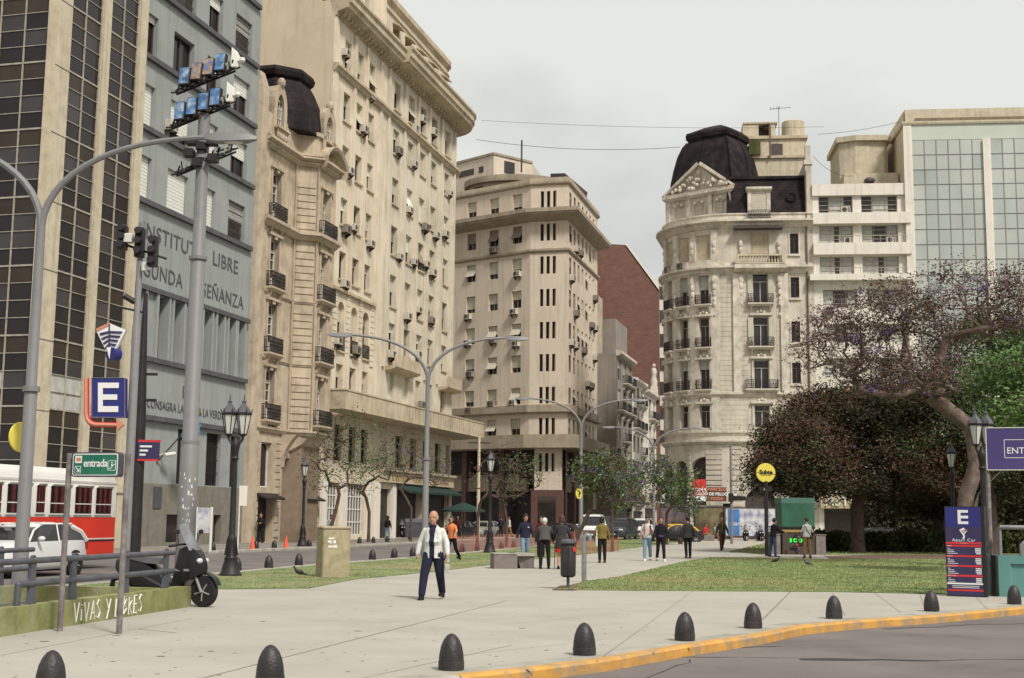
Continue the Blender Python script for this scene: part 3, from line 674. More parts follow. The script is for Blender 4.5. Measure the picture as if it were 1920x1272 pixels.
# ================================================================ C: narrow tan ornate house
def build_tan_house():
    P0, P1 = on(10.9), on(16.9)
    b1 = Vector(on(16.9)) + Vector((.927, .375)) * 1.35
    b2 = b1 + SD * 2.9; b3 = b2 + (Vector((.2525, .9676)) * .8 - SN * 1.05)
    p = Path([P0, P1, tuple(b1), tuple(b2), on(21.6), on(22.35)])
    uA, uB, uC = p.cum[1], p.cum[2], p.cum[3]
    root = thing('ornate_house', 'narrow tan ornate house with black mansard, right of the grey institute', 'building', (*P0, 0))
    rows = [7.35, 11.45, 15.5, 19.75]
    holes = []; ul = 3.0; ur = uB + 1.55; wl, wr = 1.25, 1.2
    for z in rows: holes.append((ul - wl/2, ul + wl/2, z, z + 3.1)); holes.append((ur - wr/2, ur + wr/2, z, z + 3.0))
    holes.append((ul - .5, ul + .5, 25.1, 27.4)); holes.append((ur - .55, ur + .55, 25.4, 27.6))
    b = MB()
    wall(b, p, 0, p.L, 6.6, 26.4, holes, 'tan_stone', .42)
    # rustication grooves of the canted side and string courses
    for fl in range(4):
        for k in range(8):
            z = rows[fl] - .3 + k * .46
            pbox(b, p, uA + .06, uB - .06, z + .05, z + .43, -.05, .06, 'tan_stone')
    for z, h, d in ((6.6, .35, .25), (11.0, .2, .12), (15.05, .2, .12), (19.2, .5, .55), (24.1, .25, .35), (24.35, .3, .6), (24.65, .2, .4)):
        sweep(b, p, .9, p.L, [(-.05, z), (d * .4, z), (d * .8, z + h * .5), (d, z + h * .6), (d, z + h), (-.05, z + h)], 'tan_stone')
    pbox(b, p, uA - .25, uA, 6.6, 24.2, -.05, .12, 'tan_stone'); pbox(b, p, uB, uB + .3, 6.6, 24.2, -.05, .12, 'tan_stone'); pbox(b, p, uC - .3, uC, 6.6, 24.2, -.05, .12, 'tan_stone')
    # surrounds of the windows
    for z in rows:
        for uu, ww, hh in ((ul, wl, 3.1), (ur, wr, 3.0)):
            pbox(b, p, uu - ww/2 - .2, uu - ww/2, z, z + hh + .15, -.02, .08, 'tan_stone'); pbox(b, p, uu + ww/2, uu + ww/2 + .2, z, z + hh + .15, -.02, .08, 'tan_stone')
            pbox(b, p, uu - ww/2 - .3, uu + ww/2 + .3, z + hh + .15, z + hh + .32, -.02, .2, 'tan_stone')
            pbox(b, p, uu - .18, uu + .18, z + hh - .05, z + hh + .32, -.02, .16, 'tan_stone')
    b.build('wall', root, smooth=0)
    b = MB(); pbox(b, p, 0, .95, 0, 27.6, -.6, .28, 'tan_stone'); pbox(b, p, .95, 1.6, 0, 24.2, -.3, .12, 'tan_stone')
    b.hexa([p.P(0, -.6, 27.6), p.P(0, .28, 27.6), p.P(.95, .28, 27.6), p.P(.95, -.6, 27.6), p.P(.1, -.6, 28.5), p.P(.1, .05, 28.5), p.P(.7, .05, 28.5), p.P(.7, -.6, 28.5)], 'tan_stone')
    b.build('party_pier', root, smooth=0)
    # core keeps the inside dark, and the back
    b = MB(); pts = [on(10.95, -.5), on(16.8, -.5), tuple(b1 - SN * .5), tuple(b2 - SN * .5), on(21.4, -.5), on(22.3, -.5), on(22.3, -12), on(10.95, -12)]
    b.loft([[(x, y, 0) for x, y in pts], [(x, y, 26.2) for x, y in pts]], 'tan_dark'); b.build('core', root, smooth=0)
    # ground floor: rusticated piers, doors, round arch, console under the bay
    g = Path([P0, on(22.35)]); gh = [(2.2, 3.7, 3.3, 6.0), (1.9, 4.2, 0, 2.7), (5.3, 7.0, 0, 5.2), (8.2, 10.6, 0, 2.7), (8.6, 10.2, 3.4, 5.6)]
    b = MB(); wall(b, g, 0, g.L, -.05, 6.7, gh, 'tan_stone', .5)
    for k in range(14):
        z = .3 + k * .44
        for u0, u1 in ((1.0, 1.9), (4.3, 5.0), (7.2, 7.9), (10.7, 11.3)): pbox(b, g, u0, u1, z, z + .38, -.05, .07, 'tan_stone')
    arch_fill(b, g, 5.3, 7.0, 4.35, .85, 'tan_stone', .5)
    for s0 in (4.9, 8.9):
        rings = []
        for i in range(7):
            a = i / 6; dd = .08 + 1.0 * (a ** 2); z = 4.6 + 2.0 * a; rings.append([g.P(s0, 0, z), g.P(s0, dd, z), g.P(s0 + .5, dd, z), g.P(s0 + .5, 0, z)])
        b.loft(rings, 'tan_stone')
    rings = [[g.P(6.0 + .0, 0, 5.6), g.P(6.4, .15, 5.6), g.P(9.4, .15, 5.6), g.P(9.8, 0, 5.6)], [g.P(5.9, 0, 6.1), g.P(6.6, .7, 6.1), g.P(9.6, .7, 6.1), g.P(10.3, 0, 6.1)], [g.P(5.8, 0, 6.65), g.P(6.85, 1.1, 6.65), g.P(9.7, 1.1, 6.65), g.P(10.6, 0, 6.65)]]
    b.loft(rings, 'tan_stone'); b.build('ground_floor', root, smooth=0)
    b = MB(); pbox(b, g, 5.3, 7.0, 0, 5.2, -.6, -.48, 'wood_door'); pbox(b, g, 1.9, 4.2, 0, 2.7, -.6, -.48, 'shop_dark'); pbox(b, g, 8.2, 10.6, 0, 2.7, -.6, -.48, 'shop_dark'); build_each(b, 'door', root)
    b = MB()
    for u0, u1 in ((1.7, 4.4), (8.0, 10.8)):
        b.hexa([g.P(u0, 0, 2.75), g.P(u0, .7, 2.55), g.P(u1, .7, 2.55), g.P(u1, 0, 2.75), g.P(u0, 0, 2.95), g.P(u0, .7, 2.65), g.P(u1, .7, 2.65), g.P(u1, 0, 2.95)], 'iron')
    build_each(b, 'awning', root)
    window(root, g, 2.95, 3.3, 1.5, 2.7, 'white_frame', 'narrow', .3); window(root, g, 9.4, 3.4, 1.6, 2.2, 'frame_dark', 'std', .3)
    for z in rows:
        window(root, p, ul, z, wl, 3.1, 'white_frame', 'french', .33, pane='glass_grey'); window(root, p, ur, z, wr, 3.0, 'white_frame', 'french', .33, pane='glass_grey')
        balcony(root, p, ul, z, 2.0, .45); balcony(root, p, ur, z, 2.3, .5)
    # dormers, balustrade and mansard
    b = MB()
    for uu, z0, w in ((ul, 24.9, 1.0), (ur, 25.0, 1.1)):
        pbox(b, p, uu - w/2 - .45, uu - w/2, z0, z0 + 2.0, -.8, .15, 'tan_stone'); pbox(b, p, uu + w/2, uu + w/2 + .45, z0, z0 + 2.0, -.8, .15, 'tan_stone')
        pts = [(uu - w/2 - .45, z0 + 2)] + [(uu + (w/2 + .45) * math.cos(math.pi - math.pi*i/10), z0 + 2 + 1.6 * math.sin(math.pi*i/10) ** .8) for i in range(1, 10)] + [(uu + w/2 + .45, z0 + 2)]
        inn = [(uu - w/2, z0 + 2)] + [(uu + w/2 * math.cos(math.pi - math.pi*i/10), z0 + 2 + 1.0 * math.sin(math.pi*i/10)) for i in range(1, 10)] + [(uu + w/2, z0 + 2)]
        rings = [[p.P(o_[0], .15, o_[1]), p.P(o_[0], -.8, o_[1]), p.P(i_[0], -.8, i_[1]), p.P(i_[0], .15, i_[1])] for o_, i_ in zip(pts, inn)]
        b.loft(rings, 'tan_stone')
        q = p.xy(uu, .1); b.ell((q.x, q.y, z0 + 3.75), .28, .28, .35, 'tan_stone', 8, 6)
        window(root, p, uu, z0 + .3, w, 2.4, 'white_frame', 'grid', .1, pane='glass_grey')
    for k in range(7): q = p.xy(ul - .75 + k * .25, .35); b.lathe([(.06, 24.95), (.09, 25.1), (.05, 25.3), (.08, 25.5)], 'tan_stone', 6, (q.x, q.y, 0))
    pbox(b, p, ul - .95, ul + .95, 25.5, 25.65, .2, .5, 'tan_stone')
    # round hood over the bay front window
    rings = []
    for i in range(9):
        a = math.pi * i / 8; uu = ur - 1.45 * math.cos(a); zz = 24.1 + 1.5 * math.sin(a)
        rings.append([p.P(uu, -.1, zz), p.P(uu, .75, zz), p.P(uu, .85, zz + .2), p.P(uu, -.1, zz + .3)])
    b.loft(rings, 'tan_stone'); pbox(b, p, uA, uC + .3, 26.2, 26.45, -.5, .15, 'tan_stone')
    b.build('dormer', root, smooth=0)
    # black mansard dome over bay and left part
    b = MB(); cx, cy = (Vector(on(17.6)) - SN * 2.0)
    prof = [(3.3, 26.2), (3.2, 27.2), (2.9, 28.4), (2.5, 29.3), (2.2, 29.8), (2.45, 29.9), (2.55, 30.2), (2.4, 30.5), (1.5, 30.75), (.2, 30.9)]
    b.lathe(prof, 'slate', 8, (cx, cy, 0), rot=math.atan2(SD.y, SD.x) + math.pi/8)
    pts = [on(12.0, -.4), on(17, -.4), on(17, -6), on(12.0, -6)]
    b.loft([[(x, y, 26.2) for x, y in pts], [(x, y, 28.2) for x, y in [on(12.2, -1.0), on(17, -1.0), on(17, -5), on(12.2, -5)]], [(x, y, 29.2) for x, y in [on(12.6, -2.0), on(17, -2.0), on(17, -4), on(12.6, -4)]]], 'slate')
    b.build('mansard_roof', root, smooth=20)
def arch_fill(mb, path, ua, ub, zs, rise, mat, rev):
    """fills the corners of a rectangular opening above zs so that its head is an arch; zs+rise is the top of the opening"""
    uc = (ua + ub) / 2; w = (ub - ua) / 2; n = 10
    for i in range(n):
        a0 = math.pi * i / n; a1 = math.pi * (i + 1) / n
        x0, x1 = uc - w * math.cos(a0), uc - w * math.cos(a1); z0, z1 = zs + rise * math.sin(a0), zs + rise * math.sin(a1)
        q = lambda u, d, z: path.P(u, d, z)
        mb.hexa([q(x0, .001, z0), q(x1, .001, z1), q(x1, -rev, z1), q(x0, -rev, z0), q(x0, .001, zs + rise + .003), q(x1, .001, zs + rise + .003), q(x1, -rev, zs + rise + .003), q(x0, -rev, zs + rise + .003)], mat)
build_tan_house()

# ================================================================ D: big cream block
def build_cream_block():
    arc = []
    cx = Vector(on(51.3, -2.4))
    for i in range(0, 10):
        a = math.radians(10 * i); v = cx + SD * 2.4 * math.sin(a) + SN * 2.4 * math.cos(a); arc.append(tuple(v))
    end = Vector(arc[-1]) - SN * 22
    p = Path([on(22.38)] + [on(33.2)] + arc + [tuple(end)]); U = lambda u: u - 22.38
    root = thing('apartment_block', 'large cream apartment block with deep cornice, air conditioners and a long balcony canopy', 'building', (*on(22.38), 0))
    t1 = [35.5, 31.6, 27.7, 23.9, 20.05, 16.5, 12.1]; h1 = [2.35, 2.1, 2.0, 1.95, 2.0, 3.45, 1.75]
    t2 = [35.9, 32.0, 28.05, 24.2, 20.3, 16.5, 12.7]; h2 = [2.3, 2.0, 2.1, 2.3, 2.5, 2.2, 2.2]
    c1 = [25.1, 27.6, 29.95]; c2 = [35.6, 39.1, 42.2, 45.2, 49.0]
    holes = []; rnd = random.Random(12)
    for i, (t, h) in enumerate(zip(t1, h1)):
        for u in c1: holes.append((U(u) - .62, U(u) + .62, t - h, t))
    for i, (t, h) in enumerate(zip(t2, h2)):
        for u in c2: holes.append((U(u) - .72, U(u) + .72, t - h, t))
    endcols = [p.L - 19.5, p.L - 16, p.L - 12]
    for t, h in zip(t2, h2):
        for u in endcols: holes.append((u - .7, u + .7, t - h, t))
    fl1 = [(24.5, 25.9), (27.2, 28.5), (29.6, 30.9), (37.0, 38.6), (40.5, 42.0), (43.8, 45.2), (47.0, 48.6), (50.2, 51.2)]
    for a, c in fl1: holes.append((U(a), U(c), 5.4, 7.9))
    gl = [(23.6, 25.6, .4, 3.9), (27.3, 30.5, .3, 3.9), (33.6, 36.2, 0, 3.7), (37.2, 43.0, 0, 3.7), (44.0, 50.8, 0, 3.7)]
    for h in gl: holes.append((U(h[0]), U(h[1]), h[2], h[3]))
    b = MB(); m = 34.0
    wall(b, p, 0, U(33.2), -.05, 36.9, holes, 'cream', .5); wall(b, p, U(33.2), p.L, -.05, 36.9, holes, 'cream_cool', .5)
    for u in c1: arch_fill(b, p, U(u) - .62, U(u) + .62, 16.5 - .62, .62, 'cream', .35)
    b.build('wall', root, smooth=0)
    b = MB()
    lf = [on(22.40, -.52), on(22.40, -26), tuple(end - SD * .55), tuple(Vector(arc[-1]) - SD * .55), tuple(Vector(arc[5]) - (SD + SN) * .4), on(51.3, -.55)]
    b.loft([[(x, y, -.05) for x, y in lf], [(x, y, 37.5) for x, y in lf]], 'frame_dark'); b.build('core', root, smooth=0)
    b = MB(); sd = Path([on(22.38, -26), on(22.38, 0)])
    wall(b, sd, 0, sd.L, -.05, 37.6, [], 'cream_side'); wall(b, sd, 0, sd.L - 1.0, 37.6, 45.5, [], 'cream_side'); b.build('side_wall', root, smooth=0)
    # pilaster strips, string courses, cornices
    b = MB()
    for u in (22.8, 31.9): pbox(b, p, U(u) - .3, U(u) + .3, 9.9, 36.4, -.02, .12, 'cream')
    for u in (26.35, 28.8): pbox(b, p, U(u) - .22, U(u) + .22, 17.0, 36.4, -.02, .14, 'cream'); pbox(b, p, U(u) - .3, U(u) + .3, 9.9, 12.6, -.02, .14, 'cream')
    for u in (33.6, 37.35, 40.7, 43.7, 47.1, 51.0): pbox(b, p, U(u) - .22, U(u) + .22, 12.9, 36.4, -.02, .16, 'cream_cool')
    for i in range(26):
        z = 12.6 + i * .42
        for u in (23.9, 26.35, 28.8, 31.2):
            if z < 17: pbox(b, p, U(u) - .33, U(u) + .33, z, z + .36, -.02, .08, 'cream')
    sweep(b, p, 0, p.L, [(-.05, 32.45), (.18, 32.5), (.3, 32.75), (.42, 32.8), (.42, 33.0), (-.05, 33.05)], 'cream_trim')
    pbox(b, p, U(23.2), U(31.5), 17.15, 17.35, -.02, .25, 'cream_trim')
    for u in c1 + c2:
        for t, h in (zip(t1, h1) if u in c1 else zip(t2, h2)):
            pbox(b, p, U(u) - .8, U(u) + .8, t - h - .14, t - h, -.02, .13, 'cream_trim')
    b.build('string_course', root, smooth=0)
    b = MB()
    sweep(b, p, 0, U(34.0), [(-.1, 36.5), (.12, 36.5), (.2, 36.75), (1.0, 37.0), (1.05, 37.25), (1.2, 37.35), (1.2, 37.75), (1.35, 37.9), (1.35, 38.1), (-.6, 38.2)], 'cream_trim')
    sweep(b, p, U(34.02), p.L, [(-.1, 36.55), (.12, 36.55), (.2, 36.8), (1.45, 37.1), (1.5, 37.4), (1.65, 37.5), (1.65, 37.95), (1.8, 38.1), (1.8, 38.3), (-.6, 38.4)], 'cream_trim')
    for k in range(44):
        u = .5 + k * .68
        if u < p.L - 22: pbox(b, p, u, u + .22, 36.55, 36.85, .1, .55, 'cream_trim')
    b.build('cornice', root, smooth=25)
    # attic
    b = MB(); ad = -.9
    ah = [(U(u) - .75, U(u) + .75, 40.2, 41.35) for u in (37.4, 40.4, 43.4, 46.6, 50.2)]
    ah += [(U(u) - .5, U(u) + .5, 39.0, 41.6) for u in (25.0, 27.4, 29.8)]
    wall(b, p, 0, U(33.2), 38.1, 45.4, ah, 'cream', .5, d=-.5); wall(b, p, U(33.2), p.L, 38.1, 42.6, ah, 'cream_cool', .7, 'cream_trim', d=ad)
    for u in (25.0, 27.4, 29.8): arch_fill(b, Path([on(22.38, -.5), on(33, -.5)]), U(u) - .5, U(u) + .5, 41.1, .5, 'cream', .5)
    sweep(b, p, U(33.2), p.L, [(ad - .4, 42.6), (ad + .12, 42.6), (ad + .12, 42.75), (ad + .3, 42.85), (ad + .3, 43.3), (ad + .1, 43.4), (ad - .4, 43.4)], 'cream_trim')
    sweep(b, p, U(33.2), p.L, [(ad - .1, 41.9), (ad + .16, 41.95), (ad + .16, 42.05), (ad - .1, 42.1)], 'cream_trim')
    pbox(b, p, U(32.9), U(33.5), 38.1, 45.4, -1.2, -.3, 'cream')
    b.build('attic', root, smooth=0)
    b = MB()
    for a, c, z0, z1 in ah[:5]:
        b.hexa([p.P(a - .15, ad, z1), p.P(a - .15, ad + .55, z1 - .25), p.P(c + .15, ad + .55, z1 - .25), p.P(c + .15, ad, z1), p.P(a - .15, ad, z1 + .12), p.P(a - .15, ad + .55, z1 - .12), p.P(c + .15, ad + .55, z1 - .12), p.P(c + .15, ad, z1 + .12)], 'cream_trim')
    build_each(b, 'window_hood', root)
    b = MB(); up = [on(22.9, -1.7), on(33, -1.7), on(33, -20), on(22.9, -20)]
    b.loft([[(x, y, 38) for x, y in up], [(x, y, 45.2) for x, y in up]], 'frame_dark')
    up = [on(33, -1.9), on(51, -1.9), on(52.0, -4), on(52.0, -20), on(33, -20)]
    b.loft([[(x, y, 38) for x, y in up], [(x, y, 42.5) for x, y in up]], 'frame_dark'); b.build('roof', root, smooth=0)
    # windows
    for ci, (cols, ts, hs, ww) in enumerate(((c1, t1, h1, 1.24), (c2, t2, h2, 1.44))):
        for i, (t, h) in enumerate(zip(ts, hs)):
            for u in cols:
                r = rnd.random(); k = rnd.choice([.3, .5, .55, .7, 1, 1]) if ci else rnd.choice([.1, .3, .4, .5, .6]); tilt = .6 if (r < .16 and h < 3) else 0
                window(root, p, U(u), t - h, ww, h, rnd.choice(['frame_brown', 'frame_brown', 'frame_dark']), 'std', .40, rnd.choice(['blind_cream', 'blind_cream', 'blind_white', 'blind_brown']), k if not tilt else .85, tilt)
                if rnd.random() < (.62 if i < 5 else .4):
                    side = rnd.choice([-.95, -.5, 0, .35, .9]); zz = t - h - (.55 if rnd.random() < .55 else -.05) if abs(side) < .6 else t - h + rnd.uniform(-.3, .9)
                    ac(root, p, U(u) + side, zz, rnd.choice([0, 0, 1]), rnd.uniform(.9, 1.2))
    for i, (t, h) in enumerate(zip(t2, h2)):
        for u in endcols[:1]: window(root, p, u, t - h, 1.4, h, 'frame_brown', 'std', .4, 'blind_cream', .5)
    for u in (25.1, 27.6, 29.95):
        q = U(u); b = MB()
        for k in range(12): uu = q - .6 + k * .11; pbox(b, p, uu, uu + .025, 13.05, 14.0, .08, .105, 'iron')
        pbox(b, p, q - .62, q + .62, 13.98, 14.03, .07, .12, 'iron'); pbox(b, p, q - .62, q + .62, 13.1, 13.14, .07, .12, 'iron'); b.build('railing', root, smooth=0)
    for a, c in fl1: window(root, p, U((a + c) / 2), 5.4, c - a, 2.5, 'frame_dark', 'std', .28)
    # stone balconies
    b = MB()
    for u0, u1, z in ((34.2, 40.2, 12.95), (47.6, 51.8, 12.7)):
        sweep(b, p, U(u0), U(u1), [(0, z - .25), (.75, z - .1), (.9, z + .05), (.9, z + .95), (.78, z + .95), (.78, z + .1), (0, z + .1)], 'cream_trim')
    build_each(b, 'balcony', root)
    # long canopy / terrace band
    pc = Path([on(20.9, .3), on(20.9, 2.2)] + [on(34, 2.35), on(52.5, 2.75)] + [tuple(Vector(on(52.5, 2.75)) + SD * 1.6 - SN * 1.2)] + [on(55.2, -1)]); b = MB()
    pts = [tuple(q) for q in pc.p]
    b.loft([[(x, y, 8.62) for x, y in pts], [(x, y, 8.85) for x, y in pts]], 'cream_trim')
    for i in range(len(pc.p) - 1):
        pass
    sweep(b, pc, 0, pc.L, [(-.12, 8.852), (.0, 8.852), (.0, 9.85), (.05, 9.85), (.05, 9.95), (-.16, 9.95), (-.16, 9.85), (-.12, 9.85)], 'cream_trim')
    n = int(pc.L / .6)
    for k in range(1, n):
        if k * .6 > 14: pbox(b, pc, k * .6, k * .6 + .05, 8.9, 9.85, -.02, .035, 'beige_trim')
    b.build('canopy', root, smooth=0)
    # cafe front
    b = MB(); sweep(b, p, U(33.4), U(51.6), [(-.02, 4.2), (.35, 4.2), (.35, 4.95), (.6, 5.05), (.6, 5.25), (-.02, 5.3)], 'cream_trim'); b.build('shop_fascia', root, smooth=0)
    b = MB(); sweep(b, p, U(37), U(51.3), [(.02, 4.15), (.02, 4.0), (1.2, 3.45), (1.2, 3.62)], 'awning_green'); build_each(b, 'awning', root)
    for s, u in (('CAFETERIA', 37.2), ('CONFITERIA', 42.6), ('RESTAURANT', 48.0)):
        q = p.xy(U(u), .36); stand(text_mb(s, .62, 'gold', .02), (q.x, q.y, 4.35), p.head(U(u)), 1.1).build('lettering', root, smooth=0)
    b = MB()
    for h in gl: pbox(b, p, U(h[0]), U(h[1]), h[2], h[3], -.33, -.28, 'shop_dark' if h[0] > 33 else 'glass_grey')
    for h in gl[:2]:
        n = 4 if h[1] - h[0] < 2.5 else 6
        for k in range(n + 1): uu = h[0] + (h[1] - h[0]) * k / n; pbox(b, p, U(uu) - .04, U(uu) + .04, h[2], h[3], -.28, -.2, 'white_frame')
        for k in range(5): zz = h[2] + (h[3] - h[2]) * k / 4; pbox(b, p, U(h[0]), U(h[1]), zz - .04, zz + .04, -.28, -.21, 'white_frame')
    b.build('shop_window', root, smooth=0)
    b = MB()
    for u in (22.9, 26.4, 31.5, 33.1, 36.7, 43.5, 51.2): pbox(b, p, U(u) - .45, U(u) + .45, -.04, 4.1, -.02, .15, 'white_wall' if u < 37 else 'cream_trim')
    build_each(b, 'pier', root)
    return p, root
build_cream_block()
# ================================================================ E: beige corner block
def build_corner_block():
    c1 = Vector(at(990, 972, 130).xy); c2 = Vector(at(1062, 972, 129).xy)
    th = math.radians(52.2); lf = c1 + Vector((-math.sin(th), math.cos(th))) * 27
    e = c2 + SD * 15.8; e2 = e - SN * 12
    p = Path([tuple(lf), tuple(c1), tuple(c2), tuple(e), tuple(e2)]); a, bq, c = p.cum[1], p.cum[2], p.cum[3]
    root = thing('corner_apartment_block', 'beige apartment block with a canted corner of narrow triple windows behind the long cream block', 'building', (*c1, 0))
    tops = [34.6, 31.2, 27.85, 24.5, 21.15, 17.9, 14.6, 11.5]; hh = [1.75, 1.75, 1.8, 1.75, 1.7, 1.75, 1.65, 1.7]
    lc = [a - 1.7, a - 4.75, a - 7.75, a - 10.8, a - 13.8, a - 17]; mc = [bq - 3.87 + 1.2, bq - 3.87 + 1.86, bq - 3.87 + 2.5]
    rc = [bq + 1.2, bq + 3.3, bq + 5.4, bq + 7.5, bq + 9.6, bq + 11.6, bq + 13.6]
    holes = []; rnd = random.Random(21)
    for t, h in zip(tops, hh):
        for u in lc: holes.append((u - .6, u + .6, t - h, t))
        for u in mc: holes.append((u - .17, u + .17, t - h, t))
        for u in rc: holes.append((u - .5, u + .5, t - h, t))
    for u in mc: holes.append((u - .17, u + .17, 6.2, 8.0))
    b = MB(); wall(b, p, 0, p.L, 8.5, 35.2, holes, 'beige', .4); b.build('wall', root, smooth=0)
    b = MB(); cm = (bq + a) / 2
    wall(b, p, a + .6, bq - .45, 4.4, 8.5, holes, 'beige', .25)
    wall(b, p, a - 1.4, a - 1.38 + .02, 4.4, 8.5, [], 'beige'); b.build('corner_pier', root, smooth=0)
    b = MB(); pbox(b, p, a + .3, bq - .3, 0, 4.4, -.4, .05, 'granite_red'); pbox(b, p, a + 1.0, bq - 1.1, 0, 3.2, .05, .07, 'shop_dark')
    pbox(b, p, a + 1.0, bq - 1.1, 3.3, 3.75, .05, .09, 'frame_dark'); b.build('entrance', root, smooth=0)
    b = MB(); pbox(b, p, 0, p.L, -.05, 8.6, -6, -2.2, 'shop_dark'); pbox(b, p, 0, a - 2, 5.2, 6.0, -2.2, -1.6, 'beige_trim'); pbox(b, p, 0, a - 1, 4.3, 5.6, -1.9, -1.3, 'beige_trim')
    pbox(b, p, bq + 1, c, 4.3, 5.6, -1.9, -1.3, 'beige_trim')
    for u in (a - 4, a - 9, a - 14, bq + 4, bq + 9, bq + 14): pbox(b, p, u - .3, u + .3, 0, 8.5, -1.6, -1.0, 'granite_red')
    b.build('arcade', root, smooth=0)
    b = MB()
    for m_ in range(3):
        sweep(b, p, 0, p.L, [[(-.1, 31.4), (.12, 31.5), (1.15, 32.0), (1.2, 32.15), (1.3, 32.2), (1.3, 32.6), (.0, 32.8), (-.1, 32.8)], [(-.05, 28.2), (.1, 28.25), (.22, 28.4), (.22, 28.6), (-.05, 28.7)], [(-.05, 34.6 + .55), (.1, 35.2), (.25, 35.35), (.25, 35.55), (.15, 35.95), (-.3, 35.95)]][m_], 'beige_trim')
    b.build('cornice', root, smooth=0)
    b = MB(); sweep(b, p, 0, p.L, [(-.05, 11.9 + .2), (.35, 12.1), (.5, 12.2), (.5, 12.75), (.4, 12.75), (.4, 12.3), (-.05, 12.3)], 'beige_trim') if False else sweep(b, p, 0, p.L, [(-.05, 11.95), (.3, 12.0), (.42, 12.1), (.42, 12.8), (.3, 12.85), (-.05, 12.85)], 'beige_trim')
    sweep(b, p, 0, p.L, [(-2.3, 8.5), (1.2, 8.5), (1.2, 9.8), (1.05, 9.8), (1.05, 8.8), (-.05, 8.8)], 'beige_trim'); b.build('canopy', root, smooth=0)
    b = MB()
    pts = [p.xy(.3, -.5), p.xy(a, -.5), p.xy(bq, -.5), p.xy(c - .3, -.5), p.xy(p.L - .3, -.5), Vector((lf.x + 6, lf.y + 8))]
    b.loft([[(q.x, q.y, 8.6) for q in pts], [(q.x, q.y, 35.3) for q in pts]], 'frame_dark'); b.build('core', root, smooth=0)
    for i, (t, h) in enumerate(zip(tops, hh)):
        for u in lc[:4]:
            r = rnd.random(); tilt = .6 if r < .4 and i > 0 else 0
            window(root, p, u, t - h, 1.2, h, 'beige_trim', 'std', .3, 'blind_brown' if i == 1 else 'blind_cream', rnd.choice([.5, .6, .7, .75]) if not tilt else .8, tilt)
            if rnd.random() < .6 and i > 0: ac(root, p, u + rnd.choice([-.2, .2, .1]), t - h - rnd.choice([.1, .65]), rnd.choice([0, 1]), 1.1)
        for u in mc: window(root, p, u, t - h, .34, h, 'frame_dark', 'narrow', .3)
        for u in rc:
            r = rnd.random(); tilt = .7 if r < .33 and i > 0 else 0
            window(root, p, u, t - h, 1.0, h, 'frame_brown', 'narrow', .3, 'blind_cream', .8 if tilt else rnd.choice([.1, .3, .5]), tilt)
            if rnd.random() < .45 and i > 0: ac(root, p, u, t - h - .6, rnd.choice([0, 1]), 1.15)
    # curved penthouse and plain upper volume
    b = MB(); cc = at(968, 330, 139).xy
    arcp = [(cc.x + 5.3 * math.cos(q), cc.y + 4.2 * math.sin(q)) for q in [math.radians(x) for x in range(170, 372, 12)]]
    pp = Path(arcp); wall(b, pp, 0, pp.L, 35.2, 37.0, [(3, 4.5, 35.3, 36.7), (7, 9, 35.3, 36.7), (11.5, 13, 35.5, 36.7)], 'beige_trim', .4)
    sweep(b, pp, 0, pp.L, [(-.4, 37.0), (.35, 37.0), (.4, 37.3), (.4, 37.65), (-.4, 37.7)], 'beige_trim')
    b.loft([[(x, y, 35.2) for x, y in [(cc.x + (x - cc.x) * .93, cc.y + (y - cc.y) * .93) for x, y in arcp]], [(x, y, 37.3) for x, y in [(cc.x + (x - cc.x) * .93, cc.y + (y - cc.y) * .93) for x, y in arcp]]], 'frame_dark')
    b.build('penthouse', root, smooth=30)
    q0 = at(926, 280, 140).xy; q1 = at(998, 285, 143.5).xy; q2 = at(850, 290, 144.5).xy
    b = MB(); pts = [tuple(q2), tuple(q0), tuple(q1)]; pu = Path(pts)
    bk = [q1 + Vector((2, 10)), q2 + Vector((2, 10))]
    z1 = 41.4; b.loft([[(x, y, 35) for x, y in pts + [tuple(v) for v in bk]], [(x, y, z1) for x, y in pts + [tuple(v) for v in bk]]], 'beige')
    pbox(b, pu, 0, pu.L, z1 - .1, z1 + .15, -.1, .12, 'beige_trim')
    for u0, u1 in ((1.0, 3.4), (4.2, 4.9)): pbox(b, pu, u0, u1, 39.6, 40.3, -.05, .03, 'frame_dark')
    pbox(b, pu, pu.cum[1] + 1.5, pu.cum[1] + 3.0, 39.5, 40.9, -.05, .03, 'glass_grey')
    b.build('roof_house', root, smooth=0)
    b = MB(); q = at(978, 300, 135); b.tube([(q.x, q.y, 38), (q.x, q.y, 41.5)], .09, 'frame_dark', 6); b.build('flue', root)
    b = MB(); qa = p.xy(bq + 5, -1); b.hexa([(qa.x - .5, qa.y, 36.0), (qa.x + 2.0, qa.y + 5, 36.0), (qa.x + .5, qa.y + 6, 36.0), (qa.x - 2, qa.y + 1, 36.0), (qa.x - .5, qa.y, 37.8), (qa.x + 2.2, qa.y + 5, 37.0), (qa.x + .5, qa.y + 6, 37.2), (qa.x - 2, qa.y + 1, 38.0)], 'frame_dark'); b.build('roof_awning', root, smooth=0)
    sw = [tuple(p.xy(0, 3.5)), tuple(p.xy(a, 3.5)), tuple(p.xy(bq, 3.5)), tuple(p.xy(c, 3.5)), tuple(p.xy(c, 3.5) + SD * 60), tuple(p.xy(c, -10) + SD * 60), tuple(p.xy(0, -10))]
    struct(slab('sidewalk', sw, ZR - .04, -.012, 'sidewalk'))
    return p
EP = build_corner_block()

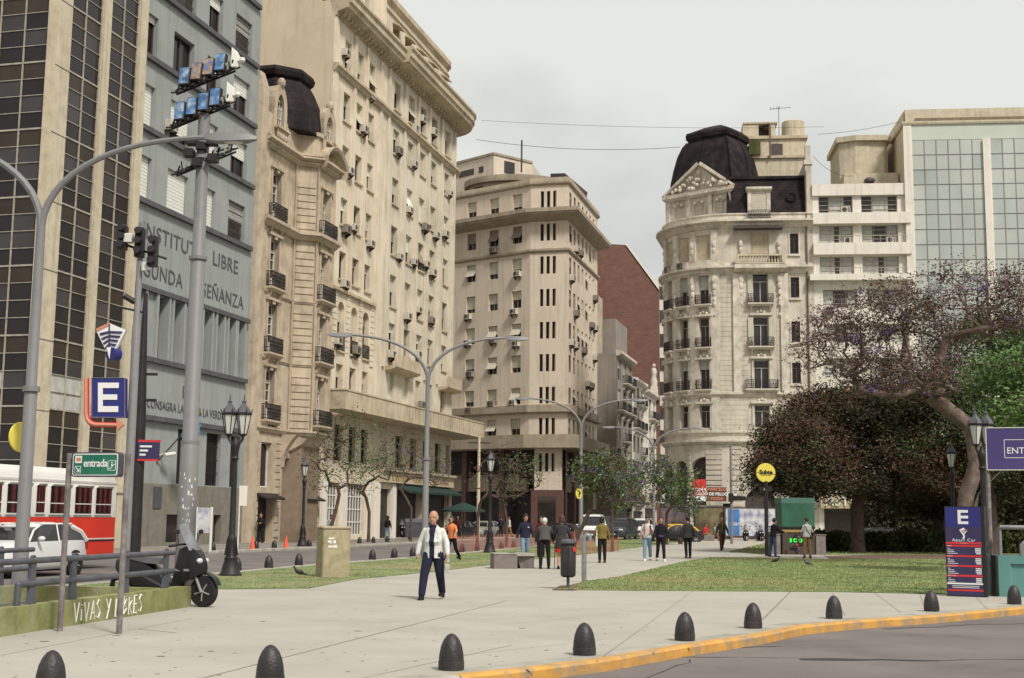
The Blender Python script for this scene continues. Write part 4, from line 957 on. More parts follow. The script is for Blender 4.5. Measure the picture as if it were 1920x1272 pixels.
# ================================================================ F: buildings farther along the street
def row_house(name, label, pts, zt, mat, trim, floors, ncol, rnd, balc=True, dark='frame_dark', side='grey_wall'):
    root = thing(name, label, 'building', (*pts[0], 0)); p = Path(pts)
    holes = []; fh = zt / floors; w = p.L / ncol
    for f in range(1, floors):
        for k in range(ncol): u = w * (k + .5); holes.append((u - w * .27, u + w * .27, f * fh + .5, f * fh + fh * .83))
    holes.append((w * .2, p.L - w * .2, .2, fh * .85))
    b = MB(); wall(b, p, 0, p.L, -.05, zt, holes, mat, .35); b.build('wall', root, smooth=0)
    b = MB(); q = [p.P(.02, -.4, 0), p.P(p.L - .02, -.4, 0), p.P(p.L - .02, -14, 0), p.P(.02, -14, 0)]
    b.loft([[(x, y, 0) for x, y, _ in q], [(x, y, zt - .05) for x, y, _ in q]], dark); b.build('core', root, smooth=0)
    b = MB(); q = [p.P(0, -.02, 0), p.P(-.15, -.02, 0), p.P(-.15, -14, 0), p.P(0, -14, 0)]
    b.loft([[(x, y, 0) for x, y, _ in q], [(x, y, zt) for x, y, _ in q]], side); b.build('side_wall', root, smooth=0)
    b = MB(); sweep(b, p, 0, p.L, [(-.1, zt - .3), (.3, zt - .2), (.6, zt), (.6, zt + .3), (-.1, zt + .4)], trim); b.build('cornice', root, smooth=0)
    for h in holes[:-1]:
        window(root, p, (h[0] + h[1]) / 2, h[2], h[1] - h[0], h[3] - h[2], rnd.choice(['white_frame', 'frame_brown']), 'std', .25, 'blind_cream', rnd.choice([0, 0, .4, .6]))
        if balc and rnd.random() < .7: balcony(root, p, (h[0] + h[1]) / 2, h[2] - .1, round((h[1] - h[0]) * 1.25, 1), .7, trim)
    return root, p
rr = random.Random(4)
fs = Vector(at(1156, 972, 148).xy)
F1 = fs; F2 = fs + SD * 11; F3 = fs + SD * 20; F4 = fs + SD * 31; F5 = fs + SD * 46
r1, _ = row_house('town_house', 'old grey town house with dark iron balconies, first beyond the beige corner', [tuple(F1), tuple(F2)], 20.4, 'grey_wall', 'ornate_trim', 6, 3, rr)
b = MB(); q = [F1 - SN * 8.6, F1 + SD * .2, F1 + SD * .2 + SD * .4, F1 - SN * 8.6 + SD * .4]
b.loft([[(v.x, v.y, 0) for v in q], [(v.x, v.y, 20.3) for v in q]], 'grey_wall'); b.build('party_wall', r1, smooth=0)
b = MB(); q = [F1 - SN * 5 + SD * 4, F1 - SN * .8 + SD * 4, F1 - SN * .8 + SD * 12, F1 - SN * 5 + SD * 12]
b.loft([[(v.x, v.y, 20.3) for v in q], [(v.x, v.y, 25.0) for v in q]], 'grey_wall'); q2 = [v + SD * .01 for v in q]; b.build('roof_house', r1, smooth=0)
q = [F1 - SN * 10 + SD * -2.5, F1 - SN * 2.2 + SD * -2.5, F1 - SN * 2.2 + SD * 3, F1 - SN * 10 + SD * 3]
rb = thing('narrow_building', 'narrow tan building with dark windows squeezed beside the red brick gable', 'building', (*q[0], 0)); b = MB(); b.loft([[(v.x, v.y, 0) for v in q], [(v.x, v.y, 27.2) for v in q]], 'cream_trim'); b.build('wall', rb, smooth=0)
pq = Path([tuple(q[0]), tuple(q[1])])
for z in (22.0, 24.6):
    for u in (4.6, 6.6): window(rb, pq, u, z, .9, 1.6, 'frame_dark', 'std', -.05)
row_house('town_house', 'white narrow town house with stacked balconies, second beyond the beige corner', [tuple(F2), tuple(F3)], 18.5, 'white_wall', 'white_wall', 6, 3, rr)
row_house('town_house', 'pale town house with a statue on its roof edge', [tuple(F3), tuple(F4)], 18.0, 'white_wall', 'ornate_trim', 5, 3, rr)
row_house('town_house', 'farthest low white town house at the end of the left street side', [tuple(F4), tuple(F5)], 14.5, 'ornate_stone', 'ornate_trim', 4, 4, rr)
b = MB(); s = F3 + SD * 9
b.box(s.x - .5, s.x + .5, s.y - .5, s.y + .5, 18.2, 19.4, 'ornate_trim'); b.lathe([(.45, 19.4), (.5, 20.2), (.3, 20.9), (.42, 21.5), (.3, 21.9), (.12, 22.0)], 'ornate_trim', 10, (s.x, s.y, 0)); b.ell((s.x, s.y, 22.3), .24, .24, .3, 'ornate_trim')
tag(b.build('roof_statue', None, loc=(s.x, s.y, 18.2)), 'small pale stone statue standing on a white town house roof', 'statue')
# red brick gable building
rb = thing('brick_building', 'tall windowless red brick gable with a white sloping edge above the street end', 'building', (*at(1121, 972, 178).xy, 0))
Yb = 178; P = lambda x, y, dY=0: (lambda v: (v.x, v.y + dY, v.z))(at(x, y, Yb))
x0, x1 = at(1095, 700, Yb).x, at(1237, 800, Yb).x; xm = at(1173, 460, Yb).x; xk = at(1143, 458, Yb).x
zt = at(1150, 458, Yb).z; zs = at(1237, 549, Yb).z
b = MB(); prof = [(x0, 0), (x1, 0), (x1, zs), (xm, zt - .1), (xk, zt), (x0, zt)]
b.prism([(x, Yb, z) for x, z in prof], (3, 18, 0), 'brick_red'); b.build('wall', rb, smooth=0)
b = MB(); b.prism([(xm, Yb - .15, zt - .1), (x1 + .2, Yb - .15, zs), (x1 + .2, Yb - .15, zs + .6), (xm, Yb - .15, zt + .35)], (3, 18, 0), 'white_wall')
b.prism([(x1 + .01, Yb - .1, 0), (x1 + .5, Yb - .1, 0), (x1 + .5, Yb - .1, zs), (x1 + .01, Yb - .1, zs)], (3, 18, 0), 'white_wall'); b.build('coping', rb, smooth=0)
b = MB(); b.box(x1 - 3.2, x1 - .6, Yb + 3, Yb + 6, zs, zs + 2.2, 'white_wall'); b.box(x1 - 2.4, x1 - 1.8, Yb + 3.5, Yb + 4.2, zs + 2, zs + 3.2, 'white_wall'); b.build('roof_house', rb, smooth=0)
hb = thing('balcony_building', 'slim white building edge with dark balconies between the brick gable and the ornate corner house', 'building', (20.3, 156, 0))
xa, xb = at(1237.5, 700, 156).x, at(1250, 700, 156).x; b = MB(); b.box(xa, xb + 4, 156, 156.8, 0, at(1240, 522, 156).z, 'white_wall'); b.build('wall', hb, smooth=0)
b = MB()
for k in range(10): b.box(xa - .03, xa + .8, 155.9, 156.02, 2 + k * 2.9, 3.5 + k * 2.9, 'frame_dark')
build_each(b, 'window', hb)

# ================================================================ G: ornate mansard corner house
def build_ornate_house():
    g0 = Vector((16.45, 116.06)); gd = Vector((.9944, -.1054)); gn = Vector((-.1054, -.9944))
    T = g0 + gd * 3.2; Rr = 5.9; cen = T - gn * Rr
    def gv(u, d=0): return g0 + gd * u + gn * d
    arc = []
    for a in range(100, -1, -5):
        q = math.radians(a); arc.append(cen + gn * Rr * math.cos(q) - gd * Rr * math.sin(q))
    st = arc[0] + (arc[0] - arc[1]).normalized() * 16
    p = Path([tuple(st)] + [tuple(v) for v in arc] + [tuple(gv(10.5))])
    uT = p.cum[-2]; U = lambda u: uT + (u - 3.2)         # u on the flat front
    TH = lambda deg: uT - Rr * math.radians(deg)         # degrees round the corner
    root = thing('ornate_corner_house', 'ornate pale stone corner house with rounded front, dark mansard dome and carved pediment', 'building', (*T, 0))
    bays = [TH(24), TH(44.5), TH(65), TH(86)]; cb = U(5.8); sb = U(8.85)
    lv = [(9.75, 2.05), (13.2, 2.6), (17.0, 2.7), (20.9, 2.75)]
    holes = []
    for z, h in lv:
        for u in bays: holes.append((u - .5, u + .5, z, z + h))
        holes.append((cb - .68, cb + .68, z, z + h))
    for u in bays: holes.append((u - .62, u + .62, 24.9, 27.3))
    holes.append((cb - .8, cb + .8, 25.2, 27.3))
    for z in (25.4, 21.4, 17.4, 13.7, 9.9): holes.append((sb - .38, sb + .38, z, z + 1.85))
    b = MB(); wall(b, p, 0, p.L, 8.4, 28.4, holes, 'ornate_stone', .45)
    for k in range(44):       # faint ashlar courses
        z = 8.7 + k * .44
        if z < 23.6: pbox(b, p, TH(12), U(4.6), z, z + .41, -.02, .025, 'ornate_stone'); pbox(b, p, U(7.2), U(8.3), z, z + .41, -.02, .025, 'ornate_stone')
    b.build('wall', root, smooth=0)
    # ground floor with arches
    gh = [(TH(38), TH(10), 2.9, 7.2), (TH(58), TH(42), 2.9, 6.9), (TH(80), TH(64), 2.9, 6.9), (U(4.2), U(6.9), 0, 4.5), (U(.9) - .1, U(3.0), 0, 3.1), (U(8.0), U(10.1), 0, 4.6), (TH(58), TH(42), 0, 2.6), (TH(38), TH(12), 0, 2.6)]
    b = MB(); wall(b, p, 0, p.L, -.05, 8.4, gh, 'ornate_stone', .8)
    for h, rise in ((gh[0], 1.0), (gh[1], .8), (gh[2], .8), (gh[3], 1.35), (gh[5], .6)): arch_fill(b, p, h[0], h[1], h[3] - rise, rise, 'ornate_stone', .8)
    for k in range(18):
        z = .2 + k * .45
        for u0, u1 in ((U(3.1), U(4.0)), (U(7.1), U(7.9)), (TH(9), U(.8)), (TH(41.5), TH(38.5))): pbox(b, p, u0, u1, z, z + .38, -.02, .07, 'ornate_stone')
    b.build('ground_floor', root, smooth=0)
    b = MB(); 
    for h in gh: pbox(b, p, h[0], h[1], h[2], h[3], -.95, -.78, 'shop_dark')
    b.build('shop_window', root, smooth=0)
    window(root, p, TH(20), 3.0, 1.9, 3.6, 'iron', 'grid', .7)
    # cornices and bands
    b = MB()
    for z, d in ((8.4, .35), (9.2, .18), (12.6, .28), (23.7, .25), (24.0, .55), (27.9, .35), (28.2, .75)):
        sweep(b, p, 0, p.L, [(-.05, z - .15), (d * .3, z - .1), (d * .7, z + .05), (d, z + .12), (d, z + .3), (-.05, z + .34)], 'ornate_trim')
    sweep(b, p, 0, p.L, [(-.3, 28.3), (.1, 28.3), (.1, 29.0), (.2, 29.05), (.2, 29.15), (-.3, 29.15)], 'ornate_trim')
    pbox(b, p, 0, TH(10), 24.3, 24.95, -.1, .18, 'ornate_trim')
    pbox(b, p, TH(6), U(10.4), 24.3, 24.6, -.1, .12, 'ornate_trim')
    sweep(b, p, cb - 2.3, cb + 2.3, [(-.05, 23.6), (.5, 23.75), (.8, 24.0), (.8, 24.35), (-.05, 24.4)], 'ornate_trim')
    b.build('cornice', root, smooth=0)
    # pilasters, brackets, window surrounds, drainpipe
    b = MB()
    for u in [TH(14), TH(34), TH(54.5), TH(75)]:
        pbox(b, p, u - .38, u + .38, 9.3, 23.6, -.02, .14, 'ornate_trim'); pbox(b, p, u - .3, u + .3, 24.9, 27.7, -.02, .2, 'ornate_trim')
    for u in (cb - 2.1, cb + 2.1): pbox(b, p, u - .35, u + .35, 12.9, 23.6, -.02, .22, 'ornate_trim')
    for u in [TH(14), TH(34), TH(54.5), TH(75), cb - 1.7, cb + 1.7]:
        q = p.xy(u, .18)
        for z, r in ((23.1, .34), (22.5, .28), (21.9, .22), (21.3, .16), (20.9, .2), (26.4, .26), (25.8, .2), (19.9, .13)): b.ell((q.x, q.y - .0, z), r * .75, r * .5, r * 1.3, 'ornate_trim', 7, 5)
    for z, h in lv:
        for u, w in [(x, 1.0) for x in bays] + [(cb, 1.36)]:
            pbox(b, p, u - w/2 - .18, u - w/2, z, z + h + .1, -.02, .1, 'ornate_trim'); pbox(b, p, u + w/2, u + w/2 + .18, z, z + h + .1, -.02, .1, 'ornate_trim')
            pbox(b, p, u - w/2 - .3, u + w/2 + .3, z + h + .1, z + h + .3, -.02, .26, 'ornate_trim')
            q = p.xy(u, .12)
            for dx in (-.28, 0, .28): q = p.xy(u + dx, .12); b.ell((q.x, q.y, z + h + .5 - abs(dx) * .4), .16, .13, .15, 'ornate_trim', 6, 5)
    for z in (25.4, 21.4, 17.4, 13.7, 9.9):
        pbox(b, p, sb - .5, sb - .38, z - .1, z + 1.95, -.02, .08, 'ornate_trim'); pbox(b, p, sb + .38, sb + .5, z - .1, z + 1.95, -.02, .08, 'ornate_trim'); pbox(b, p, sb - .55, sb + .55, z - .22, z - .08, -.02, .14, 'ornate_trim')
    b.build('stone_trim', root, smooth=40)
    b = MB(); q = p.xy(U(9.95), .12); b.tube([(q.x, q.y, .2), (q.x, q.y, 33)], .07, 'frame_brown', 6); b.build('drainpipe', root)
    for i, (z, h) in enumerate(lv):
        for u in bays[:3]:
            window(root, p, u, z, 1.0, h, 'mullion', 'trans', .36, 'curtain', [0, .3, 0, .5][i], pane='glass_grey')
            if i: balcony(root, p, u, z, 1.5, .45, 'ornate_trim', .85)
        window(root, p, cb, z, 1.36, h, 'white_frame', 'trans', .36, pane='glass_grey')
        if i: balcony(root, p, cb, z, 2.3 if i > 1 else 2.9, .55, 'ornate_trim', .8)
        sh = MB()
        for sx in (-1, 1): pbox(sh, p, cb + sx * .92 - .22, cb + sx * .92 + .22, z + .1, z + h - .1, .1, .15, 'blind_cream')
        if i > 1: sh.build('shutter', root, smooth=0)
    for u in bays[:3]: window(root, p, u, 24.9, 1.24, 2.4, 'white_frame', 'std', .2, 'cream_trim', 1); 
    window(root, p, cb, 25.2, 1.6, 2.1, 'white_frame', 'std', .2, 'cream_trim', 1)
    for z in (25.4, 21.4, 17.4, 13.7, 9.9): window(root, p, sb, z, .76, 1.85, 'frame_dark', 'trans', .15)
    for u in (bays[1] - .1, bays[2], cb + 1.3): ac(root, p, u, 24.4 if u < cb else 24.75, 1, 1.1)
    # balustrade, fifth-floor awning
    b = MB(); sweep(b, p, cb - 2.0, cb + 2.0, [(.4, 25.1), (.75, 25.1), (.75, 25.25), (.4, 25.25)], 'pilaster_cream')
    pbox(b, p, cb - 2.0, cb + 2.0, 24.4, 24.5, .4, .75, 'pilaster_cream')
    for k in range(15): q = p.xy(cb - 1.8 + k * .257, .58); b.lathe([(.05, 24.5), (.09, 24.65), (.04, 24.85), (.07, 25.1)], 'pilaster_cream', 6, (q.x, q.y, 0))
    for s_ in (-2, 2): pbox(b, p, cb + s_ - .12, cb + s_ + .12, 24.4, 25.3, .4, .78, 'pilaster_cream')
    b.build('balustrade', root, smooth=0)
    b = MB(); pbox(b, p, cb - 2.3, cb + 2.0, 27.6, 27.75, 0, .9, 'frame_dark'); b.build('awning', root, smooth=0)
    # attic behind the pediment
    E1 = at(1251, 420, 120.6).xy; E2 = at(1367, 420, 116.35).xy; pp = Path([tuple(E1 - (E2 - E1).normalized() * .0 + Vector((1.2, 5))), tuple(E1), tuple(E2), tuple(E2 + Vector((.5, 4)))])
    a0, a1 = pp.cum[1], pp.cum[2]; w = a1 - a0; ah = []
    for f in (.2, .52, .86): ah.append((a0 + w * f - .5, a0 + w * f + .5, 28.9, 30.6))
    b = MB(); wall(b, pp, 0, pp.L, 28.3, 31.4, ah, 'ornate_stone', .2)
    for f in (.03, .36, .69, .98): pbox(b, pp, a0 + w * f - .2, a0 + w * f + .2, 28.6, 31.3, -.02, .14, 'ornate_trim')
    sweep(b, pp, a0 - .2, a1 + .2, [(-.1, 31.25), (.2, 31.3), (.45, 31.5), (.45, 31.7), (-.1, 31.75)], 'ornate_trim')
    for f in (.2, .52, .86):
        for dx in (-.35, 0, .35): q = pp.xy(a0 + w * f + dx, .12); b.ell((q.x, q.y, 30.95 - abs(dx) * .5), .2, .14, .18, 'ornate_trim', 6, 5)
    b.build('attic', root, smooth=0)
    for f in (.2, .52, .86): window(root, pp, a0 + w * f, 28.9, 1.0, 1.7, 'white_frame', 'std', .15, 'blind_cream', .9)
    b = MB(); m = a0 + w * .52; top = 34.3
    def tri(d0, d1, s): return [[pp.P(a0 - .45 * s, d, 31.75 + (0 if s == 1 else .12)) for d in (d0,)] ]
    L_, R_, Tp = (a0 - .45, 31.76), (a1 + .45, 31.76), (m, top)
    ring = lambda d, sh: [pp.P(L_[0] + 1.1 * sh, d, L_[1] + .3 * sh), pp.P(R_[0] - 1.1 * sh, d, R_[1] + .3 * sh), pp.P(Tp[0], d, Tp[1] - .45 * sh)]
    b.loft([ring(-.6, 0), ring(.12, 0)], 'ornate_stone')
    for A_, B_ in ((L_, Tp), (Tp, R_), (L_, R_)):
        dx, dz = B_[0] - A_[0], B_[1] - A_[1]; l = math.hypot(dx, dz); nx, nz = -dz / l * .28, dx / l * .28
        if A_ is L_ and B_ is R_: nx, nz = 0, .2
        b.hexa([pp.P(A_[0], -.6, A_[1]), pp.P(A_[0], .5, A_[1]), pp.P(B_[0], .5, B_[1]), pp.P(B_[0], -.6, B_[1]), pp.P(A_[0] + nx, -.6, A_[1] + nz), pp.P(A_[0] + nx, .55, A_[1] + nz), pp.P(B_[0] + nx, .55, B_[1] + nz), pp.P(B_[0] + nx, -.6, B_[1] + nz)], 'ornate_trim')
    rnd = random.Random(2)
    for k in range(60):
        f = rnd.uniform(-1, 1); hmax = 1.7 * (1 - abs(f)) ; zz = 32.15 + rnd.random() * max(0, hmax - .1); q = pp.xy(m + f * w * .42, .16); r = rnd.uniform(.09, .22); b.ell((q.x, q.y, zz), r, r * .7, r, 'ornate_trim', 6, 5)
    b.build('pediment', root, smooth=40)
    # mansard, dormer, dome, chimney pier
    b = MB()
    f0 = [gv(2.9, -.15), gv(9.95, -.15), gv(9.95, -9), gv(2.9, -9)]; f1 = [gv(3.0, -.75), gv(9.95, -.75), gv(9.95, -8.4), gv(3.0, -8.4)]; f2 = [gv(3.6, -1.9), gv(9.95, -1.9), gv(9.95, -7), gv(3.6, -7)]
    b.loft([[(v.x, v.y, z) for v in r_] for r_, z in ((f0, 29.1), (f1, 32.6), (f2, 33.05))], 'slate')
    sweep(b, Path([tuple(gv(2.95, -.7)), tuple(gv(9.95, -.7))]), 0, 7, [(-.2, 32.5), (.15, 32.5), (.15, 32.75), (-.2, 32.8)], 'slate')
    b.build('mansard_roof', root, smooth=0)
    b = MB(); dc = cen + gn * .25 - gd * .75
    prof = [(3.4, 28.6), (3.5, 31.0), (4.1, 31.7), (4.35, 32.2), (4.25, 33.2), (4.0, 34.4), (3.65, 35.7), (3.2, 36.7), (2.8, 37.2), (2.75, 37.35), (2.95, 37.5), (3.0, 37.9), (2.9, 38.15), (2.5, 38.3), (1.2, 38.85), (.2, 39.0)]
    sq = math.atan2(gd.y, gd.x) + math.radians(-52)
    rings = []
    for r, z in prof:
        ring = []
        for j in range(32):
            q = 2 * math.pi * j / 32; k = 1 / max(abs(math.cos(q)), abs(math.sin(q))) ; k = 1 + (k - 1) * .75
            ring.append((dc.x + r * .80 * k * math.cos(q + sq + .35), dc.y + r * .80 * k * math.sin(q + sq + .35), z))
        rings.append(ring)
    b.loft(rings, 'slate')
    for j in range(0, 32, 4): b.tube([Vector(r_[j]) + Vector((r_[j][0] - dc.x, r_[j][1] - dc.y, 0)) * .008 for r_ in rings[3:9]], .13 if j % 8 == 4 else .07, 'slate', 6)
    b.build('dome', root, smooth=20)
    b = MB(); b.ell(tuple((dc + gn * 3.9).to_3d() + Vector((.6, 0, 32.3))), .5, .3, .25, 'ornate_trim'); b.build('finial', root)
    b = MB(); q = [gv(9.95, .05), gv(10.5, .05), gv(10.5, -9), gv(9.95, -9)]
    b.loft([[(v.x, v.y, z) for v in q] for z in (8, 34.0)], 'ornate_stone'); q = [gv(9.85, .15), gv(10.6, .15), gv(10.6, -.8), gv(9.85, -.8)]; b.loft([[(v.x, v.y, z) for v in q] for z in (33.6, 34.0)], 'ornate_trim')
    q = [gv(10.0, 0), gv(10.45, 0), gv(10.45, -.6), gv(10.0, -.6)]; b.loft([[(v.x, v.y, z) for v in q] for z in (34.0, 35.4)], 'ornate_stone'); b.build('chimney', root, smooth=0)
    b = MB(); fl = Path([tuple(gv(3.2, 0)), tuple(gv(9, 0))]); dm = 5.8 - 3.2
    for x in (-.85, .85): pbox(b, fl, dm + x - .17, dm + x + .17, 29.0, 31.2, -1.4, .1, 'ornate_trim')
    sweep(b, fl, dm - 1.15, dm + 1.15, [(-1.2, 31.2), (.15, 31.2), (.35, 31.35), (.35, 31.55), (-1.2, 31.6)], 'ornate_trim'); pbox(b, fl, dm - .68, dm + .68, 30.95, 31.2, -1.2, .02, 'ornate_trim'); b.build('dormer', root, smooth=0)
    window(root, fl, dm, 29.15, 1.36, 1.85, 'white_frame', 'std', .05, 'blind_cream', 1); balcony(root, fl, dm, 28.55, 2.0, .5, 'ornate_trim', .8)
    b = MB(); q = fl.xy(3.2 + 1.8 + 1.6, -.55); c_ = MB(); c_.lathe([(.45, 0), (.45, .1), (.35, .12), (.3, .05)], 'slate', 14)
    b.merge(c_.xf(Matrix.Translation((gv(8.7, -.32).x, gv(8.7, -.32).y, 30.7)) @ Matrix.Rotation(math.pi/2, 4, 'X'))); b.build('round_window', root)
    # body behind
    b = MB(); cp_ = [tuple(st + gd * .35)] + [tuple(cen + (v - cen) * .93) for v in arc] + [tuple(gv(10.45, -.4)), tuple(gv(10.45, -16)), (st.x + 8, st.y)]
    b.loft([[(x, y, 0) for x, y in cp_], [(x, y, 28.6) for x, y in cp_]], 'frame_dark'); b.build('core', root, smooth=0)
    # machine rooms on the roof
    b = MB(); rnd = random.Random(8)
    def blk(u0, u1, d0, d1, z0, z1, m='pilaster_cream'): q = [gv(u0, -d0), gv(u1, -d0), gv(u1, -d1), gv(u0, -d1)]; b.loft([[(v.x, v.y, z) for v in q] for z in (z0, z1)], m)
    blk(4.8, 10.9, 6, 14, 29, 36.0); blk(4.6, 11.1, 5.8, 14.2, 35.9, 36.15, 'cream_trim'); blk(4.6, 10.9, 7, 14, 36, 38.2); blk(4.4, 11.1, 6.8, 14.2, 38.1, 38.4, 'cream_trim'); blk(5.0, 6.5, 7.5, 11, 38.3, 39.9); blk(7.6, 8.1, 7.5, 8, 38.3, 39.8)
    blk(6.5, 8.1, 8.5, 11, 38.3, 39.7, 'frame_dark'); blk(5.0, 8.3, 7.4, 11, 39.8, 39.95, 'cream_trim')
    q = gv(9.9, -8.5); b.lathe([(1.05, 38.3), (1.1, 38.4), (1.1, 40.1), (1.0, 40.2)], 'pilaster_cream', 20, (q.x, q.y, 0))
    q = gv(7.4, -8.2); b.lathe([(.4, 39.3), (.5, 39.6), (.4, 40.0)], 'frame_dark', 10, (q.x, q.y, 0))
    for u, z in ((6.1, 37.0), (8.2, 37.2)): q = gv(u, -6.95); b.box(q.x - .5, q.x + .5, q.y - .1, q.y + .1, 36.3, z + .4, 'frame_dark')
    q = gv(6.2, -5.7); b.box(q.x - .8, q.x + .3, q.y - .1, q.y, 36.2, 37.6, 'hedge'); q = gv(7.4, -5.7); b.box(q.x - .1, q.x + .1, q.y - .1, q.y, 36, 39, 'frame_brown')
    b.build('roof_house', root, smooth=0)
    b = MB()
    q = gv(8.6, -9); b.tube([(q.x, q.y, 39), (q.x, q.y, 42)], .03, 'frame_dark', 4)
    for k in range(4): b.tube([(q.x - .8 + k*.3, q.y, 41.6 + .03*k), (q.x - .8 + k*.3, q.y + .01, 41.9 + .03*k)], .02, 'frame_dark', 4)
    b.tube([(q.x - .9, q.y, 41.7), (q.x + 1.2, q.y, 41.9)], .025, 'frame_dark', 4); b.build('antenna', root)
    sw = [tuple(v) for v in [st + (-gd) * 3.0] + [cen + (v - cen) * (1 + 3.2 / Rr) for v in arc] + [gv(60, 3.2), gv(60, -3), Vector((cen.x, cen.y)), st + gd * 3]]
    struct(slab('sidewalk', sw, ZR - .04, -.012, 'sidewalk'))
    return p, U, gv
GP, GU, gv = build_ornate_house()

# ================================================================ H: white modernist apartments
def build_white_flats():
    p = Path([tuple(gv(10.52)), tuple(gv(19.0))]); U = lambda u: u - 10.52
    root = thing('white_flats', 'white modern apartment building with ribbon balconies between the ornate house and the glass building', 'building', (*gv(10.52), 0)); rnd = random.Random(31)
    zs = [29.0, 26.3, 23.45]; b = MB(); holes = []
    for z in zs: holes += [(U(11.08), U(14.08), z, z + 1.65), (U(14.83), U(18.0), z, z + 1.65)]
    lows = [20.45, 17.35, 14.3, 11.2, 8.1]
    for z in lows: holes += [(U(11.3), U(14.3), z, z + 1.65), (U(15.2), U(18.3), z, z + 1.65)]
    holes.append((U(11.0), U(18.8), .1, 4.1))
    wall(b, p, 0, p.L, -.05, 30.7, holes, 'white_wall', .35); b.build('wall', root, smooth=0)
    b = MB()
    for z0, z1, d in ((30.65, 31.7, .25), (28.0, 29.0, .55), (25.2, 26.25, .55), (22.85, 23.4, .75)): pbox(b, p, -.02 if d < .7 else -.4, p.L + .05, z0, z1, -.05, d, 'white_wall')
    build_each(b, 'balcony', root)
    b = MB(); pbox(b, p, .05, p.L - .05, 0, 30.6, -10, -.5, 'frame_dark'); b.build('core', root, smooth=0)
    for h in holes[:-1]:
        w = h[1] - h[0]; window(root, p, (h[0] + h[1]) / 2, h[2], w, 1.65, 'mullion', 'grid', .25, pane=rnd.choice(['glass_grey', 'glass']))
        c = MB(); 
        for f0, f1 in rnd.choice([((.02, .3), (.7, .98)), ((.3, .75),), ((.02, .45), (.6, .98))]):
            pbox(c, p, h[0] + w * f0, h[0] + w * f1, h[2] + .05, h[3] - .05, -.285, -.275, 'curtain')
        build_each(c, 'curtain', root)
    for u, z in ((13.4, 29.0), (17.3, 26.2), (13.6, 26.2), (11.8, 20.0)): ac(root, p, U(u), z, 0, 1.1)
    b = MB()
    for z in (26.3, 23.4): pbox(b, p, .4, p.L - .3, z + .55, z + .6, .5, .55, 'mullion'); [pbox(b, p, .4 + k * .9, .44 + k * .9, z - .05, z + .6, .5, .54, 'mullion') for k in range(9)]
    b.build('handrail', root, smooth=0)
    def P2(u, d, z): v = gv(u, -d); return (v.x, v.y, z)
    b = MB(); pts = [gv(13.6, -4), gv(15.0, -3.4), gv(17.6, -3.6), gv(18.0, -4), gv(18.0, -10), gv(13.6, -10)]
    b.loft([[(v.x, v.y, z) for v in pts] for z in (30.5, 36.9)], 'pilaster_cream')
    pts = [gv(13.3, -3.8), gv(15.0, -3.1), gv(17.8, -3.2), gv(18.3, -3.8), gv(18.3, -10.2), gv(13.3, -10.2)]
    b.loft([[(v.x, v.y, z) for v in pts] for z in (36.7, 37.2)], 'pilaster_cream'); pts = [gv(13.7, -2.2), gv(18.6, -2.2), gv(18.6, -4), gv(13.7, -4)]
    b.loft([[(v.x, v.y, z) for v in pts] for z in (31, 33.3)], 'pilaster_cream'); q = gv(16.0, -2.15); b.ell((q.x, q.y, 32.6), .5, .2, .3, 'frame_dark'); b.build('roof_house', root, smooth=0)
    b = MB(); q = p.xy(U(14.8), .5); s_ = text_mb('ASTRAL', 1.3, 'sign_tan', .05, 'CENTER', 1.05, .015); pbox(b, p, U(10.6), U(15.6) , 2.75, 3.95, .3, .9, 'sign_tan'); b.build('shop_fascia', root, smooth=0)
    q = p.xy(U(13.05), .97); stand(text_mb('ASTRAL', 1.1, 'white_wall', .06, 'CENTER', 1.1, .012), (q.x, q.y, 2.98), p.head(1)).build('lettering', root, smooth=0)
build_white_flats()

